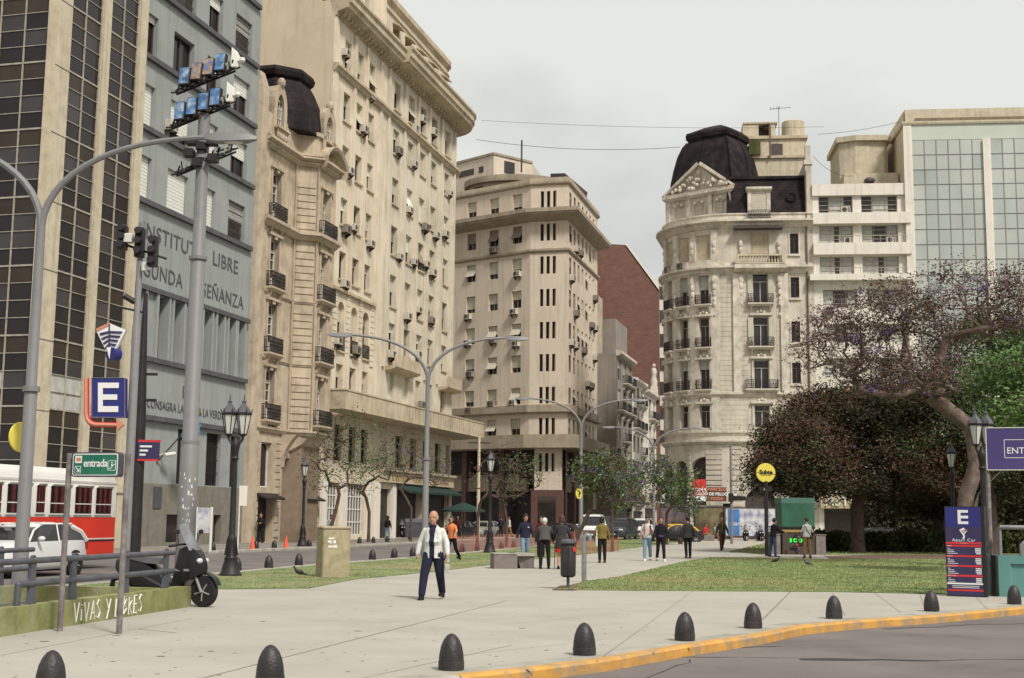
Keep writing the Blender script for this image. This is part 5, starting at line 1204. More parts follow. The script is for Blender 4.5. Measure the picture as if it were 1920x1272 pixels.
# ================================================================ I: green glass office building
mk('curtain_glass', (.43, .455, .425), .10, .16, .16, spec=.6); mk('curtain_glass_dark', (.39, .42, .40), .10, .16, .2, spec=.6); mk('curtain_glass_pale', (.50, .54, .47), .2, .1, .3, spec=.7)
def build_glass_office():
    p = Path([tuple(gv(18.72, -14)), tuple(gv(18.72, .3)), tuple(gv(52, .3))]); c = p.cum[1]; U = lambda u: c + u - 18.72
    root = thing('glass_office', 'green glass curtain wall office building with a pale parapet at the right', 'building', (*gv(18.72), 0)); rnd = random.Random(77)
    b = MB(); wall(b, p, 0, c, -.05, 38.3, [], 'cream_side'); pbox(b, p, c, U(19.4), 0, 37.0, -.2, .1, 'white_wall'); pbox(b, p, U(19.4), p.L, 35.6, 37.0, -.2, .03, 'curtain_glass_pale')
    sweep(b, p, c - 6, p.L, [(-.5, 37.0), (.15, 37.0), (.2, 37.15), (.2, 37.3), (-.15, 37.4), (-.15, 38.5), (-.5, 38.5)], 'pilaster_cream')
    pbox(b, p, U(25.65), U(26.2), 0, 35.6, -.1, .22, 'white_wall'); pbox(b, p, U(33.4), U(33.95), 0, 35.6, -.1, .22, 'white_wall'); b.build('frame', root, smooth=0)
    b = MB(); pbox(b, p, U(19.7), p.L, 37.35, 37.62, -.14, .05, 'tan_dark')
    b.build('roof_pipe', root, smooth=0)
    b = MB(); g = MB(); segs = [(19.42, 25.65, 6), (26.2, 33.4, 7), (33.95, 50, 15)]
    for u0, u1, n in segs:
        w = (u1 - u0) / n
        for i in range(n):
            for k in range(26):
                z1 = 35.6 - 1.363 * k; z0 = z1 - 1.363; m = rnd.choice(['curtain_glass', 'curtain_glass', 'curtain_glass_dark'])
                if rnd.random() < .02: m = 'curtain_glass_pale'
                a_, b_ = rnd.uniform(-.008, .008), rnd.uniform(-.008, .008)
                b.add([p.P(U(u0 + i*w), a_, z0), p.P(U(u0 + i*w + w), b_, z0), p.P(U(u0 + i*w + w), b_ + rnd.uniform(-.006, .006), z1), p.P(U(u0 + i*w), a_, z1)], [(0, 1, 2, 3)], m)
            if i: pbox(g, p, U(u0 + i*w) - .022, U(u0 + i*w) + .022, 0, 35.6, -.05, .035, 'pole_grey')
        for k in range(1, 26): z = 35.6 - 1.363 * k; pbox(g, p, U(u0), U(u1), z - .022, z + .022, -.05, .04, 'pole_grey')
    gl = b.build('curtain_wall', root, smooth=0); g.build('mullion', gl, smooth=0)
    b = MB(); q = [gv(19, -.3), gv(51.9, -.3), gv(51.9, -14), gv(19, -14)]; b.loft([[(v.x, v.y, z) for v in q] for z in (0, 37.3)], 'frame_dark'); b.build('core', root, smooth=0)
    b = MB(); q = gv(28.2, -6); b.lathe([(1.9, 37.2), (1.7, 38.9), (1.0, 39.5), (.5, 39.7), (.45, 40.0), (.1, 40.2)], 'teal', 14, (q.x, q.y, 0)); b.build('roof_dome', root)
    return root
build_glass_office()
# cables across the sky
def cable(name, label, pts, r=.03, sag=1.0, grp=None):
    a, c = Vector(pts[0]), Vector(pts[1]); n = 24
    b = MB(); b.tube([a + (c - a) * (i / n) - Vector((0, 0, sag * 4 * (i / n) * (1 - i / n))) for i in range(n + 1)], r, 'frame_dark', 4)
    return tag(b.build(name, None, loc=tuple(a)), label, 'cable', grp)
cable('overhead_cable', 'dark cable hanging across the sky from the cream cornice to the black dome, the lowest', [at(893, 262, 117), at(1275, 276, 117)], .022, .55)
cable('overhead_cable', 'thin cable across the sky above the dome, the upper one', [at(903, 226, 117), at(1545, 238, 117)], .014, .35)
cable('overhead_cable', 'thin cable from the roof tank of the ornate house to the glass building', [at(1534, 252, 118), at(1690, 228, 115)], .018, .2)
cable('overhead_cable', 'slack cable drooping from the ornate house chimney to the white roof house', [at(1524, 293, 116), at(1600, 330, 116)], .018, .6)
# ================================================================ STREET FURNITURE
# --- bullet bollards
def bollard_mesh():
    b = MB(); b.lathe([(.10, -.02), (.134, 0), (.138, .03), (.139, .09), (.133, .095), (.134, .105), (.128, .17), (.112, .25), (.085, .315), (.05, .36), (.02, .378), (.004, .382)], 'bollard_black', 24); return b.mesh('bollard', smooth=40)
BM = bollard_mesh(); ORD = 'first second third fourth fifth sixth seventh eighth ninth tenth eleventh twelfth thirteenth fourteenth fifteenth sixteenth'.split()
def bollards(pts, fmt, group, z=0.0, s=1.0):
    for i, (px, py) in enumerate(pts):
        x, y = G(px, py, z); o = bpy.data.objects.new('bollard', BM); COL.objects.link(o); o.location = (x, y, z); o.rotation_euler = (random.uniform(-.02, .02), random.uniform(-.02, .02), random.uniform(0, 6)); o.scale = (s,) * 3
        tag(o, fmt % ORD[i], 'bollard', group)
bollards([(93, 1301), (506, 1286), (846, 1257), (1096, 1229), (1284, 1202), (1412, 1178.5), (1564, 1160.5), (1747, 1146.5), (1902, 1133.5)], 'black bullet-shaped bollard behind the front kerb, %s from the left of the photo', 'bollards along the yellow kerb')
bollards([(376, 1073), (444, 1070), (504, 1065), (560, 1060), (698, 1049.5), (739, 1046), (774, 1043), (866, 1034.5), (894, 1032), (917, 1030.5), (940, 1028.5), (963, 1026)], 'small black bollard on the lawn side of the street kerb, %s from the left', 'bollards along the lawn kerb', .01)
bollards([(1082, 1015), (1108, 1011.5), (1154, 1007.8), (1164, 1007.3), (1174, 1006.8), (1182, 1006.3), (1195, 1005.8)], 'tiny dark bollard at the far end of the lawn strip, %s from the left', 'bollards at the far end of the lawn strip', .01)
bollards([(399, 1032.5), (434, 1031), (443, 1030.5), (480, 1028.5), (514, 1027.5), (580, 1024.5), (674, 1019), (700, 1018), (726, 1016.5)], 'black bollard on the sidewalk edge in front of the houses, %s from the left', 'bollards on the sidewalk in front of the houses', -.01)
# --- traffic cones
def cone(px, py, label):
    x, y = G(px, py, ZR); r = thing('traffic_cone', label, 'traffic cone', (x, y, ZR), 0, 'traffic cones at the kerb')
    b = MB(); b.lathe([(.15, .03), (.03, .70), (.025, .72)], 'cone_orange', 14); b.build('cone', r, world=False)
    b = MB(); b.bbox(-.19, .19, -.19, .19, 0, .04, 'cone_orange', .03); b.build('base', r, world=False)
cone(473, 1034, 'orange traffic cone at the kerb before the tan house door, the left one'); cone(536, 1031, 'orange traffic cone at the kerb before the tan house, the right one')
# --- twin-arm street lights
def curve_arm(s, z0, z1, reach):
    pts = []
    for i in range(15):
        t = i / 14; a = t * math.pi / 2
        pts.append((s * reach * (1 - math.cos(a)) ** .95 if False else s * reach * (t ** 1.75) , 0, z0 + (z1 - z0) * math.sin(a) ** .8))
    return pts
def twin_lamp(px, py, Y, label, rz=0.0):
    q = at(px, py, Y); r = thing('street_light', label, 'street light', (q.x, q.y, 0), rz, 'twin-arm street lights')
    b = MB(); b.tube([(0, 0, -.1), (0, 0, .9), (0, 0, .95), (0, 0, 3.9), (0, 0, 3.95), (0, 0, 7.0)], [.145, .14, .125, .12, .10, .085], 'pole_grey', 12); b.lathe([(.16, 3.85), (.16, 3.95)], 'pole_grey', 12); b.build('pole', r, world=False)
    for s in (-1, 1):
        b = MB(); b.tube(curve_arm(s, 6.9, 8.8, 3.35), [.075 - .002 * i for i in range(15)], 'pole_grey', 8); b.build('arm', r, world=False)
        h = MB(); x = s * 3.3
        h.loft([[(x - s*.25, -.05, 8.76), (x - s*.25, .05, 8.76), (x - s*.25, .05, 8.86), (x - s*.25, -.05, 8.86)], [(x, -.13, 8.70), (x, .13, 8.70), (x, .10, 8.88), (x, -.10, 8.88)], [(x + s*.55, -.14, 8.72), (x + s*.55, .14, 8.72), (x + s*.55, .08, 8.86), (x + s*.55, -.08, 8.86)], [(x + s*.75, -.05, 8.76), (x + s*.75, .05, 8.76), (x + s*.75, .03, 8.82), (x + s*.75, -.03, 8.82)]], 'pole_grey')
        o = h.build('lamp_head', r, world=False); g = MB(); g.ell((x + s*.3, 0, 8.71), .2, .1, .04, 'lamp_glass', 10, 5); g.build('lens', o, world=False)
    return r
twin_lamp(40, 1030, 24.4, 'tall grey twin-arm street light at the far left, nearest to the camera')
twin_lamp(796, 1040, 52, 'grey twin-arm street light rising behind the bald man', math.radians(4))
twin_lamp(1089, 1000, 79, 'grey twin-arm street light behind the grey litter bin', math.radians(2))
twin_lamp(1226, 1000, 103, 'farthest twin-arm street light, beside the ornate corner house')
# yellow disc on the nearest pole
q = at(38, 820, 24.9); b = MB(); b.lathe([(.28, -.02), (.29, 0), (.28, .02)], 'sign_yellow', 24)
b = b.xf(Matrix.Translation(q) @ Matrix.Rotation(math.radians(66), 4, 'Z') @ Matrix.Rotation(math.pi/2, 4, 'X')); tag(b.build('round_sign', None, loc=tuple(q)), 'plain yellow disc sign seen edge-on behind the left street light pole', 'sign')
# --- tall floodlight mast
def floodlight_mast():
    q = at(347, 1040, 37); r = thing('floodlight_mast', 'tall thick grey pole carrying two racks of blue floodlights at the left', 'floodlight mast', (q.x, q.y, 0))
    b = MB(); b.tube([(0, 0, -.1), (0, 0, 3.6), (0, 0, 3.65), (0, 0, 8.9), (0, 0, 8.95), (0, 0, 13.2)], [.27, .255, .225, .21, .185, .17], 'pole_grey', 20)
    for z in (3.62, 8.92, 11.9): b.lathe([(.26, z - .05), (.26, z + .05)], 'pole_grey', 20)
    b.build('pole', r, world=False)
    b = MB(); rnd = random.Random(6)
    for k in range(26):     # torn paper stickers and glue on the lower shaft
        a = rnd.uniform(-2.6, -.5); z = rnd.uniform(.9, 2.7); w, h = rnd.uniform(.02, .07), rnd.uniform(.03, .12); R_ = .262
        b.add([(R_*math.cos(a - w*2), R_*math.sin(a - w*2), z), (R_*math.cos(a + w*2), R_*math.sin(a + w*2), z + rnd.uniform(-.03, .03)), (R_*math.cos(a + w), R_*math.sin(a + w), z + h), (R_*math.cos(a - w*1.5), R_*math.sin(a - w*1.5), z + h * .8)], [(0, 1, 2, 3)], 'spray_white')
    b.build('torn_sticker', r, world=False, smooth=0)
    mk('flood_blue', (.07, .17, .36), .25, .6, 5, dirt=(.42, .52, .62), dirt_amt=.9, dirt_scale=4); mk('flood_amber', (.35, .25, .16), .25, .5, 6, dirt=(.08, .18, .5), dirt_amt=.9, dirt_scale=4)
    def rack(z, x0, tilt, lamps=True, dz=.15):
        b = MB(); ux = Vector((.335, .02, dz))
        for k in range(2): b.tube([(x0 - .2, -.12 + k*.14, z - .08 - k*.06), (x0 + 1.5, -.06 + k*.14, z + .68 - k*.06)], .035, 'iron', 5)
        for k in range(5): p0 = Vector((x0, -.1, z)) + ux * k; b.tube([p0, p0 + Vector((.0, -.15, .22))], .02, 'iron', 5); b.tube([p0 + Vector((-.06, 0, -.02)), p0 + Vector((.3, .05, .12))], .03, 'iron', 5)
        for k in range(9): b.tube([(x0 - .25 + k*.19, -.32, z - .2 + k*.085), (x0 + k*.19, .2, z + k*.095)], .03, 'iron', 4); b.tube([(x0 - .15 + k*.19, -.1, z - .1 + k*.085), (x0 - .05 + k*.19, -.2, z + .1 + k*.095)], .025, ['iron', 'white_frame', 'iron'][k % 3], 4)
        o = b.build('rack', r, world=False)
        if lamps:
            for k in range(4):
                c = Vector((x0 + .1, -.2, z + .33)) + ux * k; m = MB(); R_ = Matrix.Translation(c) @ Matrix.Rotation(math.radians(-18), 4, 'Z') @ Matrix.Rotation(math.radians(-8 + tilt), 4, 'X')
                m.bbox(-.165, .165, -.07, .1, -.28, .28, 'iron', .02); m.loft([[(-.1, .1, -.16), (.1, .1, -.16), (.1, .1, .16), (-.1, .1, .16)], [(-.04, .28, -.06), (.04, .28, -.06), (.04, .28, .06), (-.04, .28, .06)]], 'iron_grey')
                lo = m.xf(R_).build('floodlight', r, world=False, smooth=0); g = MB(); g.box(-.15, .15, -.082, -.07, -.25, .25, 'flood_amber' if (z > 13.5 and k in (1, 2)) else 'flood_blue'); g.xf(R_).build('lens', lo, world=False, smooth=0)
            m = MB(); c = Vector((x0 + 1.42, -.1, z + .95)); m.loft([[(c.x + .0, -.2, c.z - .3), (c.x + .12, .1, c.z - .3), (c.x + .12, .1, c.z + .25), (c.x, -.2, c.z + .3)], [(c.x + .1, -.1, c.z - .25), (c.x + .2, .1, c.z - .25), (c.x + .2, .1, c.z + .1), (c.x + .1, -.1, c.z + .1)]], 'white_frame'); m.lathe([(.06, 0), (.09, .05), (.07, .14), (.02, .16)], 'white_frame', 10, (c.x + .28, 0, c.z - .1)); m.tube([(c.x + .1, 0, c.z - .05), (c.x + .28, 0, c.z - .05)], .04, 'white_frame'); m.build('ballast', r, world=False)
    rack(13.95, -.66, 0); rack(12.9, -.76, 4); rack(11.5, -.55, 0, False, .2)
    m = MB()
    for k, (x, z) in enumerate(((-.3, 12.35), (.0, 12.2), (.3, 12.35), (-.35, 12.0), (.35, 11.85), (-.1, 11.7))): m.bbox(x - .14, x + .14, -.35, .0, z - .12, z + .1, 'iron', .02)
    m.build('floodlight', r, world=False, smooth=0)
floodlight_mast()
# --- cast iron lanterns
def lantern(px, py, Y, label, heads=2, h=4.75, rz=0.0):
    q = at(px, py, Y); r = thing('lantern_post', label, 'lantern', (q.x, q.y, 0), rz, 'cast iron lantern posts')
    b = MB(); b.lathe([(.30, 0), (.30, .06), (.25, .12), (.21, .3), (.17, .42), (.18, .48), (.13, .55), (.12, .9), (.125, 1.0), (.10, 1.05), (.085, 1.1), (.07, 3.0), (.075, 3.05), (.11, 3.1), (.08, 3.15), (.10, 3.35), (.13, 3.45), (.10, 3.55), (.06, 3.6), (.05, 3.7)], 'iron', 16)
    for k in range(8): a = k * math.pi / 4; b.tube([(.17*math.cos(a), .17*math.sin(a), .55), (.105*math.cos(a), .105*math.sin(a), 1.0)], .02, 'iron', 5)
    b.build('post', r, world=False)
    offs = [(-.19, 0), (.19, 0)] if heads == 2 else [(0, 0)]
    for ox, oy in offs:
        b = MB(); z0 = 3.72
        b.tube([(0, 0, 3.45), (ox * .6, oy, 3.5), (ox, oy, 3.62), (ox, oy, z0)], .03, 'iron', 6)
        b.lathe([(.05, z0 - .03), (.1, z0), (.1, z0 + .04)], 'iron', 6, (ox, oy, 0))
        for k in range(6): a = k * math.pi / 3; b.tube([(ox + .1*math.cos(a), oy + .1*math.sin(a), z0 + .03), (ox + .2*math.cos(a), oy + .2*math.sin(a), z0 + .55)], .012, 'iron', 4)
        b.lathe([(.20, z0 + .54), (.225, z0 + .56), (.225, z0 + .6), (.19, z0 + .61)], 'iron', 6, (ox, oy, 0))
        b.lathe([(.21, z0 + .6), (.13, z0 + .74), (.06, z0 + .82), (.05, z0 + .88), (.07, z0 + .9), (.02, z0 + .94), (.012, z0 + 1.08), (.002, z0 + 1.12)], 'iron_grey', 6, (ox, oy, 0))
        for k in range(6): a = k * math.pi / 3; b.tube([(ox + .21*math.cos(a), oy + .21*math.sin(a), z0 + .6), (ox + .23*math.cos(a), oy + .23*math.sin(a), z0 + .7)], .012, 'iron', 4)
        o = b.build('lantern_head', r, world=False)
        g = MB(); g.lathe([(.085, z0 + .04), (.18, z0 + .54)], 'lamp_glass', 6, (ox, oy, 0)); g.build('glass', o, world=False, smooth=0)
    return r
lantern(432, 1077, 35, 'black cast iron lantern post with two lanterns on the lawn edge at left')
lantern(567, 1020, 71, 'black lantern post on the sidewalk in front of the tan house', 1)
lantern(918, 1028, 61, 'black lantern post standing in front of the silver hatchback', 1)
lantern(1849, 1060, 36, 'lantern post with two lanterns behind the price panel at right', 2, rz=math.radians(20))
lantern(1790, 1040, 51, 'dim lantern post in the tree shade left of the price panel', 1)
# --- black utility pole, sign pole with traffic lights
q = at(250, 1025, 35); r = thing('utility_pole', 'weathered black utility pole with short step brackets left of the floodlight mast', 'utility pole', (q.x, q.y, 0))
b = MB(); b.tube([(0, 0, -.1), (0, 0, 3), (0, 0, 4.2), (.0, 0, 7.55)], [.20, .185, .165, .055], 'iron', 12); b.build('pole', r, world=False)
for z in (4.6, 3.25, 5.3): b = MB(); b.box(.1, .42, -.04, .04, z, z + .07, 'iron'); b.build('step', r, world=False, smooth=0)
b = MB(); b.box(.05, .62, -.2, -.16, 3.05, 3.5, 'sign_navy'); b.box(.05, .64, -.2, -.15, 3.5, 3.56, 'sign_red'); b.box(.05, .6, -.2, -.15, 3.0, 3.05, 'sign_red')
for k in range(3): b.box(.1, .1 + (.32, .22, .16)[k], -.206, -.2, 3.36 - k*.11, 3.41 - k*.11, 'sign_white')
b.build('notice', r, world=False, smooth=0)
def sign_pole():
    q = at(229, 1150, 21.5); r = thing('signal_pole', 'grey pole with a crossarm of dark signal boxes above the blue parking sign', 'signal pole', (q.x, q.y, 0))
    b = MB(); b.tube([(0, 0, 0), (0, 0, 4.7), (0, 0, 4.75), (0, 0, 6.45)], [.078, .072, .055, .045], 'pole_grey', 12); b.build('pole', r, world=False)
    b = MB(); b.tube([(-.28, 0, 6.08), (.42, .1, 5.86)], .022, 'iron', 6); b.tube([(-.25, 0, 5.0), (.1, 0, 4.93)], .02, 'iron', 6); b.build('crossarm', r, world=False)
    def sig(x, z, h, m='iron'):
        b = MB(); b.bbox(x - .075, x + .075, -.1, .06, z, z + h, m, .02)
        for k in range(3): b.tube([(x, -.1, z + h*(k + .5)/3), (x, -.2, z + h*(k + .5)/3 + .01)], .06, m, 8)
        b.build('signal_box', r, world=False)
    sig(-.01, 5.86, .5); sig(.22, 5.7, .52); sig(-.3, 5.98, .42)
    b = MB(); b.bbox(-.27, -.12, -.12, .03, 6.1, 6.25, 'white_frame', .02); b.tube([(.1, -.08, 5.62), (.1, -.08, 5.76)], .05, 'white_frame', 8); b.bbox(.13, .22, -.12, -.02, 6.0, 6.15, 'white_frame', .02); b.build('camera_housing', r, world=False)
    b = MB(); b.tube([(-.05, 0, 5.1), (-.22, -.05, 5.2)], .05, 'iron', 8); b.build('horn', r, world=False)
sign_pole()
def parking_sign():
    Y = 21.3; A_ = lambda px, py: at(px, py, Y); q = A_(204, 783); r = thing('parking_sign', 'blue box sign with a white letter E and a red neon arrow around it', 'sign', tuple(q))
    P_ = lambda px, py, dy=0: tuple(A_(px, py) + Vector((0, dy, 0)))
    b = MB(); b.loft([[P_(172, 783, .0), P_(234, 783, .0), P_(234, 709, .0), P_(172, 709, .0)], [P_(172, 783, .16), P_(234, 783, .16), P_(234, 709, .16), P_(172, 709, .16)]], 'sign_blue')
    fr = [P_(172, 783, -.004), P_(234, 783, -.004), P_(234, 709, -.004), P_(172, 709, -.004), P_(172, 783, -.004)]; b.tube(fr, .008, 'galvanised', 4); b.build('box', r)
    b = MB()
    for (x0, y0, x1, y1) in ((184, 773, 193, 718), (193, 773, 222, 762), (193, 750, 220, 740), (193, 728, 223, 718)):
        b.loft([[P_(x0, y0, -.012), P_(x1, y0, -.012), P_(x1, y1, -.012), P_(x0, y1, -.012)], [P_(x0, y0, -.002), P_(x1, y0, -.002), P_(x1, y1, -.002), P_(x0, y1, -.002)]], 'sign_white')
    b.build('letter_e', r, smooth=0)
    b = MB(); pts = [(163, 710), (163, 775), (165, 787), (171, 794), (180, 797), (222, 798)]; b.tube([P_(x, y, -.02) for x, y in pts], .045, 'sign_red', 8)
    b.tube([P_(x, y, -.06) for x, y in pts], .03, 'sign_orange', 8)
    b.loft([[P_(220, 785, -.07), P_(234, 797, -.07), P_(222, 808, -.07)], [P_(220, 785, .0), P_(234, 797, .0), P_(222, 808, .0)]], 'sign_orange'); b.build('arrow', r)
    q = A_(215, 680); r2 = thing('logo_sign', 'kite-shaped navy and white striped sign above the blue parking sign', 'sign', tuple(q))
    b = MB(); z = lambda pts, d0, d1, m: b.loft([[P_(x, y, d0) for x, y in pts], [P_(x, y, d1) for x, y in pts]], m)
    z([(180, 619), (205, 606), (236, 619), (207, 676)], 0, .1, 'sign_white'); z([(180, 617), (205, 605), (206, 610), (183, 622)], -.01, .0, 'sign_orange')
    for k in range(5): z([(187 + k*3.2, 625 + k*9), (204.5, 621 + k*7.5), (204.5, 625 + k*7.5), (189 + k*3.2, 629.5 + k*8.6)], -.014, -.002, 'sign_navy')
    for k in range(5): z([(206.5, 621 + k*7.5), (230 - k*3.8, 622 + k*8), (228 - k*3.8, 626 + k*8), (206.5, 625 + k*7.5)], -.014, -.002, 'sign_navy')
    z([(204.3, 608), (206.3, 608), (206.3, 660), (204.3, 660)], -.014, -.002, 'sign_navy')
    b.build('kite', r2, smooth=0)
    b = MB(); c = A_(208, 664); b.tube([(c.x, c.y - .02, c.z), (c.x + .07, c.y + .12, c.z + .0)], .11, 'sign_blue', 16); b.loft([[P_(201, 652, -.03), P_(209, 652, -.03), P_(206, 674, -.03)], [P_(201, 652, -.022), P_(209, 652, -.022), P_(206, 674, -.022)]], 'sign_white'); b.build('ball', r2)
parking_sign()
def entrada_sign():
    x0, y0 = G(112, 1184); x1, y1 = G(223, 1189); r = thing('entrance_sign', 'green entrada escalator sign between two worn steel posts before the mossy wall', 'sign', (x0, y0, 0))
    for x, y, h in ((x0, y0, 2.43), (x1, y1, 2.42)): b = MB(); b.tube([(x, y, 0), (x, y, 1.2), (x, y, h)], .041, 'pole_worn', 10); b.build('post', r)
    d = Vector((x1 - x0, y1 - y0, 0)).normalized(); p = Path([(x0, y0), (x1, y1)]); w = p.L
    z0, z1 = 2.10, 2.44
    b = MB(); rr_ = .04
    def rrect(u0, u1, za, zb, r_, d_):
        pts = []
        for cx_, cz_, a0 in ((u1 - r_, zb - r_, 0), (u0 + r_, zb - r_, 90), (u0 + r_, za + r_, 180), (u1 - r_, za + r_, 270)):
            for k in range(5): a = math.radians(a0 + k * 22.5); pts.append(p.P(cx_ + r_ * math.cos(a), d_, cz_ + r_ * math.sin(a)))
        return pts
    b.loft([rrect(.08, w - .1, z0, z1, .04, -.06), rrect(.08, w - .1, z0, z1, .04, .05)], 'iron_grey'); b.build('board', r, smooth=0)
    b = MB(); b.loft([rrect(.10, w - .12, z0 + .02, z1 - .02, .03, .048), rrect(.10, w - .12, z0 + .02, z1 - .02, .03, .054)], 'sign_white'); b.loft([rrect(.115, w - .135, z0 + .035, z1 - .035, .025, .05), rrect(.115, w - .135, z0 + .035, z1 - .035, .025, .058)], 'sign_green'); 
    b.loft([rrect(.14, .24, z0 + .05, z0 + .15, .01, .056), rrect(.14, .24, z0 + .05, z0 + .15, .01, .060)], 'sign_white'); b.loft([rrect(.147, .233, z0 + .057, z0 + .143, .01, .058), rrect(.147, .233, z0 + .057, z0 + .143, .01, .0615)], 'sign_green')
    b.loft([rrect(.14, .25, z0 + .19, z0 + .29, .01, .056), rrect(.14, .25, z0 + .19, z0 + .29, .01, .060)], 'sign_white'); b.loft([rrect(.16, .235, z0 + .215, z0 + .265, .005, .058), rrect(.16, .235, z0 + .215, z0 + .265, .005, .0615)], 'sign_orange')
    b.tube([p.P(.16, .064, z0 + .13), p.P(.215, .064, z0 + .075)], .006, 'sign_white', 4); b.tube([p.P(.215, .064, z0 + .115), p.P(.217, .064, z0 + .073), p.P(.175, .064, z0 + .075)], .006, 'sign_white', 4)
    b.tube([rrect(w - .27, w - .15, z0 + .09, z0 + .22, .012, .06)[k] for k in list(range(20)) + [0]], .005, 'sign_white', 4)
    b.tube([p.P(w - .255, .062, z0 + .115), p.P(w - .22, .062, z0 + .115), p.P(w - .18, .062, z0 + .17), p.P(w - .165, .062, z0 + .17)], .007, 'sign_white', 4); b.tube([p.P(w - .21, .062, z0 + .14), p.P(w - .21, .062, z0 + .18)], .008, 'sign_white', 4); b.ell(p.P(w - .21, .062, z0 + .197), .01, .004, .01, 'sign_white', 6, 5)
    b.build('face', r, smooth=0)
    q = p.xy(w * .5 + .0, .06); t = stand(text_mb('entrada', .15, 'sign_white', .003, 'CENTER', .95, .002), (q.x, q.y, z0 + .14), math.atan2(d.y, d.x), .9); t.build('lettering', r, smooth=0)
entrada_sign()
# --- ramp enclosure: mossy parapets with tubular rails
def ramp():
    f1 = Vector(G(358, 1138)); f0 = Vector(G(0, 1195)); d = (f1 - f0).normalized(); n = Vector((d.y, -d.x)); f0 = f1 - d * 16
    root = thing('ramp_parapet', 'low mossy concrete parapet with grey tubular rails and white spray-painted words at left', 'parapet', (f1.x, f1.y, 0))
    L_ = 16; p = Path([tuple(f0), tuple(f1)]); wback = 2.9; pb = Path([tuple(f0 - n * wback), tuple(f1 - n * wback + d * .2)]); H_ = .36
    b = MB(); pbox(b, p, 0, L_ - 3.98, 0, H_, -.24, 0, 'moss_concrete'); pbox(b, p, L_ - 3.92, L_, 0, H_, -.24, 0, 'moss_concrete'); pbox(b, p, L_ - 4.0, L_ - 3.91, 0, H_ - .03, -.2, -.03, 'tan_dark')
    b.build('parapet_wall', root, smooth=0); b = MB(); pbox(b, pb, 0, pb.L, 0, H_ - .02, -.22, 0, 'moss_concrete'); b.build('parapet_wall', root, smooth=0)
    b = MB(); e = Path([tuple(f1 - n * wback), tuple(f1 - n * .25)]); pbox(b, e, 0, e.L, 0, H_ - .04, 0, .22, 'moss_concrete'); b.build('parapet_wall', root, smooth=0)
    b = MB(); q = [f0 - n * .2, f1 - n * .2, f1 - n * wback, f0 - n * wback]; b.loft([[(v.x, v.y, .03) for v in q], [(v.x, v.y, .05) for v in q]], 'iron_grey'); b.build('ramp_dark_fill', root, smooth=0)  # dark sheet in place of the open ramp, standing in for its shaded depth
    for pth, zt, zl, ends in ((p, .95, .64, 1), (pb, .95, .62, 1)):
        u1 = pth.L - .55 + (0 if pth is p else .3); dd = -.12
        for z, u0 in ((zt, 0), (zl, L_ - 5.55 if pth is p else 0)):
            b = MB(); b.tube([pth.P(u0, dd, z), pth.P(u1, dd, z)], .043 if z == zt else .045, 'rail_grey', 12)
            if z == zl and pth is p: b.tube([pth.P(u0, dd, z), pth.P(u0, dd, H_)], .045, 'rail_grey', 12); b.ell(pth.P(u0, dd, z), .046, .046, .046, 'rail_grey')
            b.build('rail', root, smooth=60)
        for u in ([L_ - .85, L_ - 2.35, L_ - 4.05, L_ - 5.2, L_ - 7, L_ - 9] if pth is p else [L_ - 1.1, L_ - 3.3, L_ - 5.3, L_ - 7.3, L_ - 9.3]):
            b = MB(); hw = .075
            rings = []
            for z, a in ((H_, hw * 1.5), (H_ + .2, hw * 1.1), (zl + .1, hw * .9), (zt - .03, hw * .95), (zt + .06, hw * .55), (zt + .075, hw * .1)): rings.append([pth.P(u - a, dd - .02, z), pth.P(u + a, dd - .02, z), pth.P(u + a, dd + .02, z), pth.P(u - a, dd + .02, z)])
            b.loft(rings, 'rail_grey'); b.build('rail_post', root, smooth=0)
    # sprayed words
    GU0 = (Vector(G(126, 1173)) - f0).dot(d)
    S = {'V': [[(0, 1), (.35, 0), (.7, 1)]], 'i': [[(.1, .6), (.1, 0)], [(.1, .8), (.12, .86)]], 'A': [[(0, 0), (.35, 1), (.6, 0)], [(.15, .35), (.5, .35)]], 'S': [[(.6, .9), (.3, 1), (.05, .75), (.3, .55), (.55, .3), (.3, 0), (0, .1)]],
         'Y': [[(0, 1), (.35, .5)], [(.7, 1), (.15, -.1)]], 'L': [[(.1, 1), (0, 0), (.5, .02)]], 'B': [[(0, 0), (.05, 1), (.45, .85), (.1, .55), (.5, .3), (0, 0)]], 'R': [[(0, 0), (.05, 1), (.5, .8), (.08, .5), (.55, 0)]], 'E': [[(.55, 1), (.05, 1), (0, 0), (.5, 0)], [(.02, .5), (.42, .52)]]}
    b = MB(); u = GU0; hgt = .27; wd = .205
    for i, ch in enumerate('ViVAS Y LiBRES'):
        if ch == ' ': u += .13; continue
        wch = {'i': .25, 'V': .75}.get(ch, .62)
        for st in S[ch]: b.tube([p.P(u + x * wd * 1.0, .004, .045 + z * hgt + .012 * math.sin(i * 2.1)) for x, z in st], [.011 + .003 * math.sin(k + i) for k in range(len(st))], 'spray_white', 5)
        u += wch * wd + .05
    b.build('graffiti', root, smooth=0)
ramp()
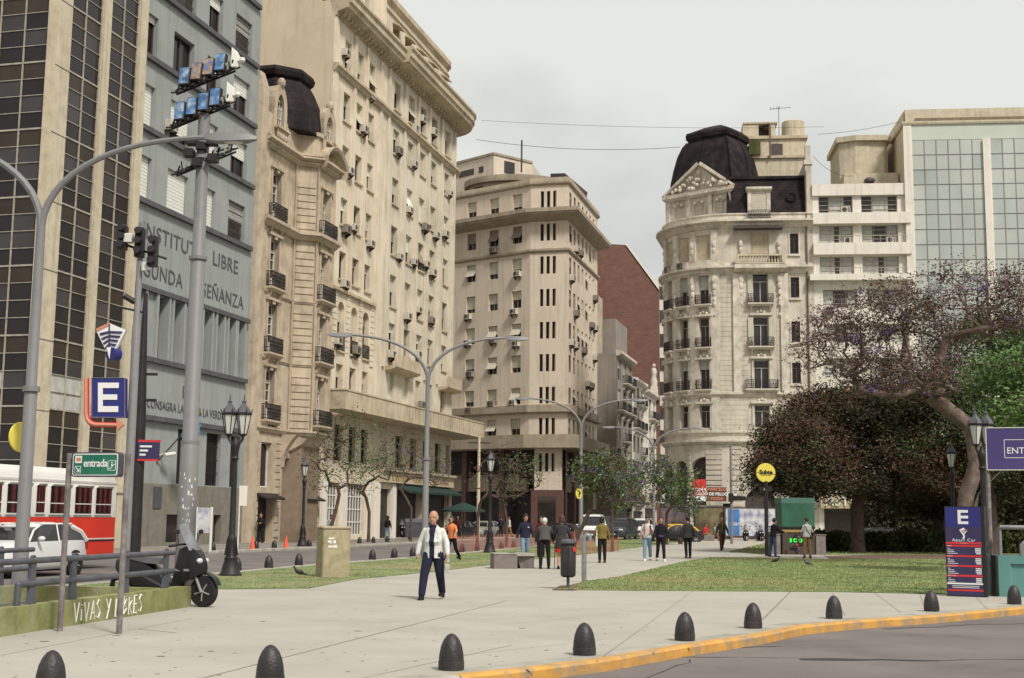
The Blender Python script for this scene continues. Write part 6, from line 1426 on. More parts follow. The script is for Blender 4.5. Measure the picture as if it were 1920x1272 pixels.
# --- concrete utility box, bench, bin, vent pipe
def simple_things():
    x, y = G(633, 1084); r = thing('utility_box', 'worn ochre concrete utility cabinet standing on the grass strip', 'utility box', (x, y, 0), math.radians(22))
    b = MB(); b.bbox(-.42, .32, -.02, .72, -.02, 1.28, 'old_concrete', .03); b.bbox(-.44, .34, -.04, .74, 1.28, 1.34, 'old_concrete', .03); b.build('cabinet', r, world=False, smooth=0)
    b = MB(); b.box(.32, .335, .3, .62, .75, 1.2, 'iron'); b.build('vent_plate', r, world=False, smooth=0)
    b = MB(); rnd = random.Random(1)
    for k in range(9): x0, z0 = -.3 + rnd.random() * .22, .78 + rnd.random() * .26; b.box(x0, x0 + rnd.uniform(.03, .16), -.026, -.02, z0, z0 + rnd.uniform(.02, .09), 'spray_white')
    b.build('torn_poster', r, world=False, smooth=0)
    x, y = G(948, 1067); r = thing('bench', 'low dark concrete block bench with a cantilevered slab beside the path', 'bench', (x, y, 0), math.radians(8))
    b = MB(); b.bbox(-.38, .38, 0, .95, 0, .46, 'bench_concrete', .02); b.build('block', r, world=False, smooth=0)
    b = MB(); b.hexa([(.30, .2, .40), (1.0, .35, .40), (.9, 1.15, .40), (.1, .96, .40), (.30, .2, .49), (1.0, .35, .49), (.9, 1.15, .49), (.1, .96, .49)], 'kerbstone'); b.box(-.39, .39, -.01, .96, .462, .49, 'kerbstone'); b.build('slab', r, world=False, smooth=0)
    b = MB(); b.hexa([(.55, .45, 0), (.98, .45, 0), (.88, 1.05, 0), (.5, 1.0, 0), (.42, .42, .40), (.98, .38, .40), (.88, 1.1, .40), (.4, 1.0, .40)], 'bench_concrete'); b.build('block', r, world=False, smooth=0)
    x, y = G(1065, 1105); r = thing('litter_bin', 'dark grey hooded litter bin on a post at the tip of the lawn', 'litter bin', (x, y, 0))
    b = MB(); b.tube([(0, 0, 0), (0, 0, .3)], .035, 'iron_grey', 10); b.build('post', r, world=False)
    b = MB(); b.lathe([(.12, .27), (.165, .30), (.175, .34), (.182, .95), (.176, .97)], 'bollard_black', 20); b.box(-.012, .012, -.19, .19, .33, .95, 'iron')
    for k in (-1, 1): b.box(k * .17 - .012, k * .17 + .012, -.05, .05, .95, 1.06, 'bollard_black')
    b.build('bucket', r, world=False); b = MB(); b.lathe([(.175, 1.03), (.19, 1.05), (.18, 1.10), (.12, 1.13), (.01, 1.145)], 'iron_grey', 20); b.lathe([(.15, .955), (.15, 1.03)], 'shop_dark', 16); b.build('hood', r, world=False)
    b = MB(); b.bbox(.10, .17, -.15, -.09, .86, .96, 'sign_red', .01); b.build('sticker', r, world=False)
    x, y = G(1095, 1092); r = thing('vent_pipe', 'grey vent pipe with a bent top behind the litter bin', 'pipe', (x, y, 0))
    b = MB(); b.tube([(0, 0, 0), (0, 0, 1.08), (.02, 0, 1.16), (.08, 0, 1.2), (.13, 0, 1.17), (.14, 0, 1.1)], .062, 'galvanised', 12); b.build('pipe', r, world=False, smooth=60); b = MB(); b.tube([(.14, 0, 1.13), (.14, 0, 1.05)], .07, 'galvanised', 12); b.build('collar', r, world=False)
    # dumpster
    x, y = G(781, 1015, ZR); r = thing('dumpster', 'grey waste container at the sidewalk edge behind the bald man', 'container', (x, y, ZR), math.radians(10))
    b = MB(); b.hexa([(-.75, -.5, .25), (.75, -.5, .25), (.75, .55, .25), (-.75, .55, .25), (-.85, -.6, 1.35), (.85, -.6, 1.35), (.85, .65, 1.35), (-.85, .65, 1.35)], 'iron_grey'); b.build('body', r, world=False, smooth=0)
    b = MB(); b.loft([[(-.88, -.62, 1.36), (-.88, .66, 1.36), (-.88, .4, 1.62), (-.88, -.3, 1.62)], [(.88, -.62, 1.36), (.88, .66, 1.36), (.88, .4, 1.62), (.88, -.3, 1.62)]], 'iron_grey'); b.build('lid', r, world=False, smooth=0)
    for sx in (-.6, .6): b = MB(); b.tube([(sx - .06, -.35, .13), (sx + .06, -.35, .13)], .13, 'tyre', 12); b.build('wheel', r, world=False)
    # information posts on the institute sidewalk
    q = at(380, 1030, 59); r = thing('notice_stand', 'white framed notice stand on two posts beside the institute wall', 'notice stand', (q.x, q.y, 0), math.radians(15))
    for sx in (-.33, .33): b = MB(); b.box(sx - .05, sx + .05, -.04, .04, 0, 1.95, 'white_frame'); b.build('post', r, world=False, smooth=0)
    b = MB(); b.box(-.27, .27, -.03, .03, .8, 1.92, 'poster_grey'); b.build('board', r, world=False, smooth=0)
    q = at(446, 1020, 56); r = thing('bus_stop_sign', 'blank white rectangular sign on a thin post behind the left lantern post', 'sign', (q.x, q.y, 0)); b = MB(); b.tube([(0, 0, 0), (0, 0, 2.6)], .035, 'white_frame', 6); b.build('post', r, world=False); b = MB(); b.box(-.02, .32, -.03, .0, 2.0, 2.85, 'white_wall'); b.build('plate', r, world=False, smooth=0)
simple_things()
# --- right side: price panel, entrance board, teal box with rails
def right_group():
    x0, y0 = G(1776, 1118); x1, y1 = G(1846, 1120.5); p = Path([(x0, y0), (x1, y1)]); w = p.L; Hh = 1.97
    r = thing('price_panel', 'navy price panel with white letter E and red bands beside the teal wall', 'sign panel', (x0, y0, 0))
    b = MB(); pbox(b, p, 0, w + .06, 0, Hh, -.22, 0, 'sign_black'); b.build('cabinet', r, smooth=0)
    b = MB(); pbox(b, p, .012, w - .02, Hh - .45, Hh - .02, 0, .004, 'sign_blue'); pbox(b, p, .012, w - .02, .03, Hh - .45, 0, .004, 'sign_navy')
    reds = [(1.14, 1.185), (1.085, 1.12), (.86, .9), (.645, .685), (.43, .475), (.12, .16)]
    for z0, z1 in reds: pbox(b, p, .012, w - .02, z0, z1, .004, .008, 'sign_red')
    pbox(b, p, .012, w - .02, .265, .30, .004, .008, 'sign_white')
    rnd = random.Random(9)
    for zt_ in (1.04, .82, .605, .39):
        for k in range(4):
            z = zt_ - k * .036; pbox(b, p, .04, .04 + (.05, .13, .15, .22)[k], z, z + .011, .004, .007, 'sign_white'); pbox(b, p, w - .16 + (.02 * (k > 2)), w - .04, z - .004, z + .018, .004, .007, 'sign_white')
    for z in (.225, .19): pbox(b, p, .12, w - .1, z, z + .012, .004, .007, 'sign_white')
    b.build('face', r, smooth=0)
    b = MB(); pbox(b, p, w * .36, w * .44, Hh - .39, Hh - .08, .004, .012, 'sign_white')
    for z in (Hh - .39, Hh - .265, Hh - .14): pbox(b, p, w * .44, w * .64, z, z + .06, .004, .012, 'sign_white')
    b.build('letter_e', r, smooth=0)
    b = MB(); c = lambda pts, m, d_=.01: b.loft([[p.P(w * .5 + x, .004, z) for x, z in pts], [p.P(w * .5 + x, d_, z) for x, z in pts]], m)
    c([(-.09, 1.45), (.0, 1.50), (.09, 1.44), (.02, 1.36), (.03, 1.30), (.02, 1.27), (-.01, 1.25), (-.03, 1.28), (0, 1.30), (-.02, 1.35)], 'sign_white'); c([(.03, 1.475), (.09, 1.44), (.06, 1.42), (.02, 1.46)], 'sign_red', .014)
    for k in range(4): c([(-.06 + k*.02, 1.44 - k*.02), (.05 - k*.01, 1.44 - k*.02), (.05 - k*.01, 1.434 - k*.02), (-.06 + k*.02, 1.434 - k*.02)], 'sign_navy', .014)
    b.build('emblem', r, smooth=0)
    hd = p.head(0); q = p.xy(w * .5, .006); stand(text_mb('Apart Car', .095, 'sign_white', .002, 'CENTER', 1.15), (q.x, q.y, 1.20), hd, 1.1).build('lettering', r, smooth=0)
    stand(text_mb('TARIFAS', .04, 'sign_white', .002, 'CENTER', 1.05), (q.x, q.y, 1.148), hd).xf(Matrix.Identity(4)).build('lettering', r, smooth=0)
    for z, s in ((1.09, 'AUTOS'), (.866, 'MOTOS'), (.652, 'CAMIONETAS'), (.44, 'BICICLETAS')): q = p.xy(.03, .01); stand(text_mb(s, .032, 'sign_white', .002, 'LEFT', 1.05), (q.x, q.y, z), hd).build('lettering', r, smooth=0)
    # post and board
    x, y = G(1861, 1117); r = thing('entrance_board', 'purple ENTRADA board on a worn grey post at the right edge', 'sign', (x, y, 0))
    b = MB(); b.tube([(x, y, 0), (x, y, 1.28), (x, y, 1.29), (x, y, 3.2)], [.058, .055, .05, .045], 'pole_worn', 12); b.lathe([(.065, .72), (.065, .76)], 'pole_worn', 12, (x, y, 0)); b.build('post', r)
    Y = y + .02; bp_ = Path([tuple(at(1849, 840, Y).xy), tuple(at(1990, 835, Y - .5).xy)]); zt_, zb = at(1849, 803, Y).z, at(1849, 882, Y).z
    b = MB(); pbox(b, bp_, 0, bp_.L, zb, zt_, .05, .09, 'sign_purple'); b.build('board', r, smooth=0)
    b = MB()
    for a in ((0, bp_.L, zt_ - .012, zt_ + .006), (0, bp_.L, zb - .006, zb + .012), (-.006, .012, zb, zt_)): pbox(b, bp_, a[0], a[1], a[2], a[3], .045, .1, 'white_frame')
    u0, u1, z0, z1 = .38, 1.25, zb + .27, zt_ - .27
    for a in ((u0, u1, z1 - .012, z1), (u0, u1, z0, z0 + .012), (u0, u0 + .012, z0, z1), (u1 - .012, u1, z0, z1)): pbox(b, bp_, a[0], a[1], a[2], a[3], .088, .094, 'sign_white')
    b.build('frame', r, smooth=0); q = bp_.xy(u0 + .05, .095); stand(text_mb('ENTRADA', .20, 'sign_white', .002, 'LEFT', 1.0, .001), (q.x, q.y, z0 + .10), bp_.head(0)).build('lettering', r, smooth=0)
    # teal enclosure with rails
    x0, y0 = G(1874, 1119); p = Path([(x0, y0 + 2.5), (x0, y0), (x0 + 6, y0 - 1.2)]); c_ = p.cum[1]
    r = thing('teal_enclosure', 'teal painted low wall with a recessed panel and grey pipe rails at the right edge', 'parapet', (x0, y0, 0)); b = MB(); pbox(b, p, 0, c_ + .25, 0, .9, -.2, 0, 'teal'); pbox(b, p, c_ + .25, c_ + 6, .72, .9, -.2, 0, 'teal'); pbox(b, p, c_ + .25, c_ + 6, 0, .72, -.2, -.06, 'teal'); b.build('wall', r, smooth=0)
    b = MB(); pbox(b, p, 0, .06, 0, .9, -.3, .08, 'iron'); pbox(b, Path([(x0 - .1, y0 + .1), (x0, y0)]), 0, .1, 0, .9, 0, .05, 'iron'); b.build('edge_plate', r, smooth=0)
    for z, u in ((1.52, c_ - .05), (1.18, c_ + .45)):
        b = MB(); b.tube([p.P(u, -.1, .9), p.P(u, -.1, z - .04), p.P(u + .04, -.1, z), p.P(c_ + 5.5, -.1, z)], .05, 'galvanised', 12); b.build('rail', r, smooth=60)
    for u in (c_ + .95, c_ + 2.4, c_ + 4): b = MB(); pbox(b, p, u - .1, u + .1, .9, 1.5, -.13, -.09, 'iron_grey'); b.build('rail_post', r, smooth=0)
right_group()
# --- subway disc, kiosk, hoardings, signal post
def mid_right():
    q = at(1438, 1040, 60); r = thing('subway_sign', 'round yellow Subte sign on a dark pole in front of the ornate house', 'sign', (q.x, q.y, 0))
    b = MB(); b.tube([(0, 0, 0), (0, 0, 3.4)], .09, 'iron', 10); b.box(-.28, .28, -.05, .05, 2.95, 3.15, 'iron'); b.build('pole', r, world=False); z = at(1438, 887, 60).z
    b = MB(); c = MB(); c.lathe([(.43, -.05), (.44, -.03), (.44, .03), (.43, .05)], 'sign_yellow', 32); b.merge(c.xf(Matrix.Translation((0, 0, z)) @ Matrix.Rotation(math.pi/2, 4, 'X'))); b.build('disc', r, world=False)
    b = MB(); t = stand(text_mb('Subte', .27, 'sign_black', .004, 'CENTER', .98, .012), (0, -.056, z - .06), 0, 1.0); b.merge(t); b.merge(stand(text_mb('Buenos Aires Ciudad', .055, 'sign_black', .003), (0, -.056, z - .13), 0)); b.merge(stand(text_mb('O', .12, 'sign_white', .004, 'CENTER', .98, .005), (-.05, -.056, 2.99), 0))
    b.tube([(-.42, -.056, z + .03), (-.3, -.056, z + .0), (-.28, -.056, z - .05)], .012, 'sign_black', 4); b.tube([(.26, -.056, z - .05), (.42, -.056, z - .07)], .012, 'sign_black', 4); b.build('lettering', r, world=False, smooth=0)
    # kiosk
    x, y = G(1498, 1041.5); r = thing('newsstand', 'dark green newspaper kiosk with a glossy upper panel and green led letters', 'kiosk', (x, y, 0))
    s = 60.0 / 2450 * 1.02
    b = MB(); b.bbox(-.78, .78, 0, 1.6, 0, 1.05, 'frame_dark', .03); b.box(-.8, .8, -.02, 1.62, 2.45, 2.72, 'kiosk_top'); b.box(-.8, .8, -.02, 1.62, 1.26, 1.35, 'sign_black'); b.box(-.76, .76, .0, 1.6, 1.05, 1.3, 'sign_black'); b.build('body', r, world=False, smooth=0)
    b = MB(); b.box(-.78, .78, -.01, 1.6, 1.35, 2.45, 'kiosk_green'); b.build('panel', r, world=False, smooth=0)
    b = MB(); b.box(-.78, .1, -.03, 0, 1.08, 1.2, 'gold'); b.build('price_strip', r, world=False, smooth=0)
    b = MB(); b.merge(stand(text_mb('3 C O', .24, 'led_green', .003, 'LEFT', 1.0, .01), (-.45, -.03, .62), 0)); b.build('led_letters', r, world=False, smooth=0)
    b = MB(); rnd = random.Random(10)
    for k in range(22): x0 = rnd.uniform(-.7, .6); z0 = rnd.uniform(.1, .95); b.box(x0, x0 + rnd.uniform(.06, .16), -.05 - .01 * (k % 3), -.02, z0, z0 + rnd.uniform(.06, .14), rnd.choice(['sign_black', 'sign_navy', 'cloth_maroon', 'frame_brown', 'sign_red', 'iron_grey', 'sign_black']))
    b.build('magazine', r, world=False, smooth=0)
    for sx in (-1, 1):
        b = MB(); x0 = sx * 1.08; b.bbox(x0 - .24, x0 + .24, .1, .6, 0, .95, 'bench_concrete', .02); b.box(x0 - .27, x0 + .27, .08, .62, .95, 1.0, 'bench_concrete'); b.build('side_counter', r, world=False, smooth=0)
    struct(slab('kiosk_base', [G(1430, 1046.5), G(1545, 1046.5), G(1545, 1040), G(1432, 1040)], -.03, .03, 'kerbstone'))
    # hoardings in front of the ornate house
    def hoard(px0, px1, y0, y1, Y, mt, name, label, extra=None):
        a, c = at(px0, y1, Y), at(px1, y1, Y); zt_ = at(px0, y0, Y).z; r = thing(name, label, 'billboard', (a.x, a.y, 0)); b = MB(); b.box(a.x, c.x, Y, Y + .15, .35, zt_, mt); b.build('poster', r, smooth=0)
        b = MB(); 
        for f in ((a.x - .12, a.x, 0, zt_ + .1), (c.x, c.x + .12, 0, zt_ + .1)): b.box(f[0], f[1], Y - .03, Y + .2, f[2], f[3], 'frame_dark')
        b.box(a.x, c.x, Y - .03, Y + .2, zt_, zt_ + .1, 'frame_dark'); b.box(a.x, c.x, Y - .03, Y + .2, .2, .35, 'frame_dark'); b.build('frame', r, smooth=0)
        return r, a.x, c.x, zt_
    r, xa, xb, zt_ = hoard(1361, 1457, 953, 1003, 111, 'poster_grey', 'billboard', 'white and blue advertising hoarding with motorcycles parked before it')
    b = MB(); b.box(xa + .2, xa + 1.15, 110.97, 111, .4, zt_ - .1, 'poster_blue'); b.merge(stand(text_mb('mar', .55, 'sign_white', .003), (xa + .75, 110.96, 1.2), 0)); b.build('blue_panel', r, smooth=0)
    hoard(1304, 1356, 952, 997, 111.5, 'poster_olive', 'billboard', 'olive brown hoarding behind the people sitting on the block'); hoard(1240, 1291, 952, 985, 112, 'poster_dark', 'billboard', 'dark purple poster hoarding behind the yellow and black taxi')
    def board(px0, px1, y0, y1, Y, mt, label, txt, tm, sz):
        a, c = at(px0, y1, Y), at(px1, y0, Y); r = thing('shop_sign', label, 'sign', (a.x, a.y, a.z)); b = MB(); b.box(a.x, c.x, Y, Y + .15, a.z, c.z, mt); b.build('board', r, smooth=0)
        b = MB(); n = len(txt)
        for k, t_ in enumerate(txt): b.merge(stand(text_mb(t_, sz, tm if k != 1 else 'sign_white', .01, 'CENTER', 1, .01), ((a.x + c.x) / 2, Y - .02, c.z - (c.z - a.z) * (k + .75) / n), 0))
        b.build('lettering', r, smooth=0)
    board(1298, 1323, 899, 930, 109.5, 'sign_red', 'red shop sign on the ornate corner house, left of the dark orange one', ['ROMA'], 'sign_white', .45)
    board(1288, 1323, 931, 940, 109.4, 'sign_white', 'narrow white strip sign below the red shop sign', ['CLUB'], 'sign_black', .25)
    board(1326, 1362, 914, 940, 109.5, 'sign_brown', 'dark shop sign with orange lettering on the ornate corner house', ['MARCELO', 'SALON DE PELUQUERIA', 'MODA'], 'sign_orange', .34)
    q = at(1372, 1005, 92); r = thing('signal_post', 'thin grey post with a small box before the ornate corner house', 'post', (q.x, q.y, 0)); b = MB(); b.tube([(0, 0, 0), (0, 0, 6.9)], [.11, .08], 'pole_grey', 8); b.build('post', r, world=False); b = MB(); b.bbox(-.2, .12, -.2, .05, 2.9, 3.5, 'iron', .02); b.box(.1, 1.0, -.06, 0, 3.0, 3.3, 'sign_black'); b.build('box', r, world=False); b = MB(); b.tube([(-.35, 0, 6.8), (.2, 0, 6.85), (.0, 0, 6.9)], .04, 'pole_grey', 6); b.build('top_lamp', r, world=False)
    q = at(896, 1000, 96); r = thing('cross_pole', 'pale wooden pole with a short crossbar before the beige corner block', 'pole', (q.x, q.y, 0)); b = MB(); b.tube([(0, 0, 0), (0, 0, 7.5)], [.14, .1], 'pilaster_cream', 8); b.build('post', r, world=False); b = MB(); b.box(-.8, .8, -.06, .06, 7.0, 7.12, 'frame_dark'); b.build('crossbar', r, world=False, smooth=0)
    q = at(1085, 1000, 76); b = MB(); c = MB(); c.lathe([(.3, -.02), (.31, 0), (.3, .02)], 'sign_yellow', 20); c.box(-.05, .05, -.2, .2, .02, .03, 'sign_black'); z = at(1086, 926, 76).z
    b.merge(c.xf(Matrix.Translation((q.x, 76, z)) @ Matrix.Rotation(.9, 4, 'Z') @ Matrix.Rotation(math.pi/2, 4, 'X'))); tag(b.build('round_sign', None, loc=(q.x, 76, z)), 'small yellow round sign fixed to the street light behind the litter bin', 'sign')
    # concrete seat
    x, y = G(1316, 1014.5); r = MB(); r.bbox(-1.0, 1.0, 0, 1.0, 0, .45, 'bench_concrete', .02); o = r.build('concrete_seat', None, world=False); o.location = (x, y, 0); tag(o, 'low grey concrete block that the people in red and grey sit on', 'bench')
    x, y = G(1748, 1037); r = MB(); r.bbox(-1.1, 2.2, 0, 1.2, 0, .5, 'bench_concrete', .02); o = r.build('concrete_seat', None, world=False); o.location = (x + .9, y, 0); tag(o, 'grey concrete block in the tree shade beside the price panel', 'bench')
    # orange netting
    for k, (pts, h) in enumerate((([(856, 1036), (900, 1032.5), (972, 1028), (1060, 1019), (1160, 1010)], .75), ([(1078, 1042), (1160, 1034)], .7))):
        pp = Path([G(*q_) for q_ in pts]); r = thing('safety_net', ['long sheer orange safety netting along the lawn kerb', 'short orange safety netting beside the leaning young tree'][k], 'netting', (*G(*pts[0]), 0)); b = MB(); pbox(b, pp, 0, pp.L, .03, h, 0, .01, 'net_orange'); b.build('mesh', r, smooth=0)
        for i in range(int(pp.L / 3) + 1): b = MB(); q_ = pp.xy(min(i * 3, pp.L), 0); b.tube([(q_.x, q_.y, 0), (q_.x, q_.y, h + .1)], .02, 'sign_orange', 5); b.build('stake', r)
mid_right()
# ================================================================ VEHICLES
def wheel(parent, x, y, R_, w=.2, s=1):
    t = MB(); t.lathe([(R_ * .62, -w/2), (R_ * .93, -w/2), (R_, -w/3), (R_, w/3), (R_ * .93, w/2), (R_ * .62, w/2)], 'tyre', 24)
    X = Matrix.Translation((x, y, R_)) @ Matrix.Rotation(math.pi/2, 4, 'Y'); o = t.xf(X).build('wheel', parent, world=False)
    r = MB(); r.lathe([(R_ * .63, -w * .4), (R_ * .63, w * .4)], 'rim', 20)
    for k in range(5):
        for q in (-1, 1): a = k * 2 * math.pi / 5; r.tube([(0, 0, q * w * .42), (R_ * .6 * math.cos(a), R_ * .6 * math.sin(a), q * w * .45)], R_ * .07, 'rim', 5)
    for q in (-.44, .44): r.lathe([(R_ * .64, w * q), (R_ * .6, w * q * 1.05)], 'rim', 20)
    r.xf(X @ Matrix.Diagonal((1, 1, s, 1))).build('rim', o, world=False)
def car(label, px, py, rz, paint, kind='hatch', z=ZR, loc=None, name='parked_car', group='cars in the street', roof=None, cat='car'):
    x, y = G(px, py, z) if loc is None else loc
    r = thing(name, label, cat, (x, y, z), rz, group)
    K = dict(hatch=dict(L=4.05, W=.87, st=[(-2.0, .34, .66), (-1.85, .22, .74), (-1.2, .2, .92), (-.75, .2, .98), (.9, .2, 1.0), (1.7, .22, 1.0), (1.98, .32, .92)], cab=(-.85, -.15, 1.35, 1.9), H=1.48, R=.31),
             sedan=dict(L=4.4, W=.88, st=[(-2.2, .32, .62), (-2.05, .22, .70), (-1.3, .2, .88), (-.8, .2, .94), (1.2, .2, .98), (2.0, .22, 1.0), (2.2, .32, .9)], cab=(-.95, -.2, 1.0, 1.7), H=1.44, R=.32),
             suv=dict(L=4.7, W=.95, st=[(-2.35, .42, .95), (-2.25, .32, 1.05), (-1.1, .3, 1.14), (-.8, .3, 1.18), (1.6, .3, 1.2), (2.2, .32, 1.2), (2.35, .42, 1.1)], cab=(-1.0, -.5, 1.8, 2.25), H=1.85, R=.38),
             van=dict(L=5.2, W=1.0, st=[(-2.6, .42, 1.0), (-2.5, .32, 1.12), (-1.9, .3, 1.2), (-1.7, .3, 1.22), (2.0, .3, 1.25), (2.5, .32, 1.25), (2.6, .42, 1.2)], cab=(-1.9, -1.5, -.2, .0), H=2.1, R=.38))[kind]
    W_, H_ = K['W'], K['H']; rings = []
    for yy, zs, zt in K['st']:
        e = .86 if abs(yy) > K['L'] / 2 - .08 else (.95 if abs(yy) > K['L'] / 2 - .3 else 1.0); hw = W_ * e; zm = (zs + zt) * .5
        rings.append([(-hw*.9, yy, zs), (hw*.9, yy, zs), (hw, yy, zs + .1), (hw*1.01, yy, zm), (hw*.95, yy, zt - .03), (hw*.6, yy, zt + .02), (-hw*.6, yy, zt + .02), (-hw*.95, yy, zt - .03), (-hw*1.01, yy, zm), (-hw, yy, zs + .1)])
    b = MB(); b.loft(rings, paint)
    y0, y1, y2, y3 = K['cab']; zb = K['st'][3][2] - .02; hb, ht = W_ * .92, W_ * .72
    A = [(-hb, y0, zb), (hb, y0, zb), (hb, y3, zb), (-hb, y3, zb)]; T = [(-ht, y1, H_ - .05), (ht, y1, H_ - .05), (ht, y2, H_ - .05), (-ht, y2, H_ - .05)]
    rf = roof or paint
    ym = (y1 + y2) / 2; cs = [(y0, zb + .02, hb), ((y0 + y1) / 2 - .05, (zb + H_) / 2 + .06, (hb + ht) / 2), (y1, H_ - .07, ht), (ym, H_, ht * 1.02), (y2, H_ - .09, ht), ((y2 + y3) / 2 + .08, (zb + H_) / 2 + .02, (hb + ht) / 2), (y3, zb + .02, hb)]
    b.loft([[(-w_, yy, z_ - .06), (w_, yy, z_ - .06), (w_ * .8, yy, z_), (-w_ * .8, yy, z_)] for yy, z_, w_ in [(y1 - .12, H_ - .12, ht * 1.02)] + cs[2:5] + [(y2 + .14, H_ - .19, ht)]], rf)
    for s in (-1, 1): b.tube([(s * c[2] * .99, c[0], c[1] - .02) for c in cs[:3]], .03, rf, 6); b.tube([(s * c[2] * .98, c[0], c[1] - .03) for c in cs[4:]], .075, rf, 6)
    for s in (-1, 1): b.tube([(s*hb, (y0+y3)/2, zb), (s*ht, (y1+y2)/2, H_ - .05)], .03, rf, 5); b.tube([(s*ht, y1, H_ - .05), (s*ht, y2, H_ - .05)], .03, rf, 5)
    if kind == 'van': b.box(-W_*.98, W_*.98, .4, 2.55, 1.2, 2.0, 'iron_grey')
    b.build('body', r, world=False, smooth=50)
    g = MB(); g.loft([[(-hb, c[0], zb), (hb, c[0], zb), (c[2] * .98, c[0], c[1] - .03), (-c[2] * .98, c[0], c[1] - .03)] for c in cs], 'car_glass'); g.build('windows', r, world=False, smooth=0)
    yf, yr = K['st'][0][0], K['st'][-1][0]; zh = K['st'][0][2]
    for s in (-1, 1):
        h = MB(); h.ell((s*W_*.66, yf + .06, zh - .03), .2, .1, .085, 'lamp_glass', 10, 6); h.build('headlight', r, world=False)
        h = MB(); h.bbox(s*W_*.82 - .1, s*W_*.82 + .1, yr - .12, yr + .0, zh + .05, zh + .35, 'lamp_red', .02); h.build('tail_light', r, world=False)
        h = MB(); h.ell((s*(W_ + .1), y0 + .3, zb + .08), .11, .06, .075, paint, 10, 6); h.build('mirror', r, world=False)
        for yy in (yf + .78, yr - .72):
            a = MB(); c = MB(); c.lathe([(K['R'] + .07, -.02), (K['R'] + .07, .02)], 'shop_dark', 24); a.merge(c.xf(Matrix.Translation((s*W_*.985, yy, K['R'] + .02)) @ Matrix.Rotation(math.pi/2, 4, 'Y'))); a.build('wheel_arch', r, world=False); wheel(r, s*W_*.93, yy, K['R'], .2, s)
    m = MB(); m.box(-W_*.5, W_*.5, yf - .015, yf + .1, zh - .30, zh - .12, 'sign_black'); m.box(-W_*.7, W_*.7, yf - .005, yf + .1, .32, .42, 'sign_black'); m.box(-.24, .24, yf - .03, yf, zh - .42, zh - .32, 'plate'); m.build('grille', r, world=False, smooth=0)
    return r
hd_ = math.atan2(SD.y, SD.x)
car('white hatchback in front of the red and white bus at the far left', 0, 0, hd_ - math.pi/2 , 'car_white', 'hatch', loc=(at(42, 1020, 36.6).x, 36.6))
car('silver hatchback facing the camera beside the lantern post', 905, 1009, -.42, 'car_silver', 'hatch')
car('black car behind the couple and the hunched person', 0, 0, 1.2, 'car_black', 'sedan', loc=at(1062, 990, 97).xy)
car('white panel truck with a black lower front in the side street', 0, 0, -.2, 'car_white', 'van', loc=at(1114, 990, 104).xy, cat='truck', name='parked_truck')
car('dark pickup with glaring headlights right of the white truck', 0, 0, -.35, 'car_dark', 'suv', loc=at(1163, 990, 106).xy)
car('white pickup behind the man in the white t-shirt', 0, 0, -.3, 'car_white', 'suv', loc=at(1204, 990, 112).xy)
car('black taxi with yellow roof behind the walking couple', 0, 0, -1.25, 'car_black', 'sedan', loc=at(1262, 990, 99).xy, roof='taxi_yellow')
car('dark car deep in shade under the trees behind the hedge', 0, 0, 1.5, 'car_black', 'sedan', loc=at(1660, 990, 82).xy)
car('black car parked under the beige block beside the silver hatchback', 0, 0, -.4, 'car_black', 'sedan', loc=at(862, 990, 112).xy)
# bus
def bus():
    c = Vector(at(217, 950, 43.2).xy); r = thing('city_bus', 'old red and white bus with dark curtained windows passing at the far left', 'bus', (c.x, c.y, ZR), hd_)
    L_, H_ = 10.5, 3.12   # local +x along the street (rear at x=0), -y towards the square
    b = MB(); b.loft([[(x, 0, .45), (x, 0, 1.62), (x, 2.4, 1.62), (x, 2.4, .45)] for x in (-L_, 0)], 'bus_red')
    b.loft([[(x, -.005, 1.62), (x, .0, 2.7), (x, .12, 2.95), (x, .4, H_), (x, 2.0, H_), (x, 2.3, 2.95), (x, 2.405, 2.7), (x, 2.405, 1.62)] for x in (-L_, -.06, 0)], 'bus_white')
    b.loft([[(x, -.02, 2.68), (x, -.03, 2.74), (x, 0, 2.76), (x, 0, 2.66)] for x in (-L_, 0)], 'bus_white'); b.box(-L_, 0, -.012, 0, .92, .96, 'bus_white'); b.box(-L_, 0, -.012, 0, .86, .90, 'sign_black'); b.box(-L_, 0, .05, 2.35, .3, .45, 'iron')
    b.build('body', r, world=False, smooth=30)
    for x0, w in ((-.28, .98), (-1.42, 1.0), (-2.6, 1.12), (-3.92, .5), (-4.62, 1.2), (-6.0, 1.2), (-7.3, 1.1), (-8.5, 1.1)):
        z0 = 1.68 if w > .6 else 1.7; f = MB(); f.bbox(x0 - w, x0, -.03, .01, z0, 2.6, 'bus_white', .06); f.box(x0 - w + .05, x0 - .05, -.036, 0, z0 + .05, 2.55, 'sign_black'); o = f.build('window_frame', r, world=False, smooth=0)
        g = MB(); 
        for k in range(6): ww = (w - .12) / 6; g.box(x0 - w + .06 + k*ww, x0 - w + .06 + (k + .8)*ww, -.042 - .004*(k % 2), -.036, z0 + .07, 2.53, 'curtain_red' if k % 2 else 'glass')
        g.build('curtained_pane', o, world=False, smooth=0); m = MB(); m.box(x0 - w + .05, x0 - .05, -.052, -.036, z0 + .33, z0 + .36, 'bus_white'); m.build('rail', o, world=False, smooth=0)
    t = stand(text_mb('ESCOLARES', .27, 'sign_black', .003, 'CENTER', .95, .006), (-3.3, -.015, 1.25), 0); t.build('lettering', r, world=False, smooth=0)
    for x in (-2.3, -8.2): wheel(r, 0, 0, .48, .28); 
    for k, o in enumerate([o for o in r.children if o.name.startswith('wheel')]): o.rotation_euler = (0, 0, math.pi/2); o.location = ((-2.3, -8.2)[k % 2], .18, 0)
bus()
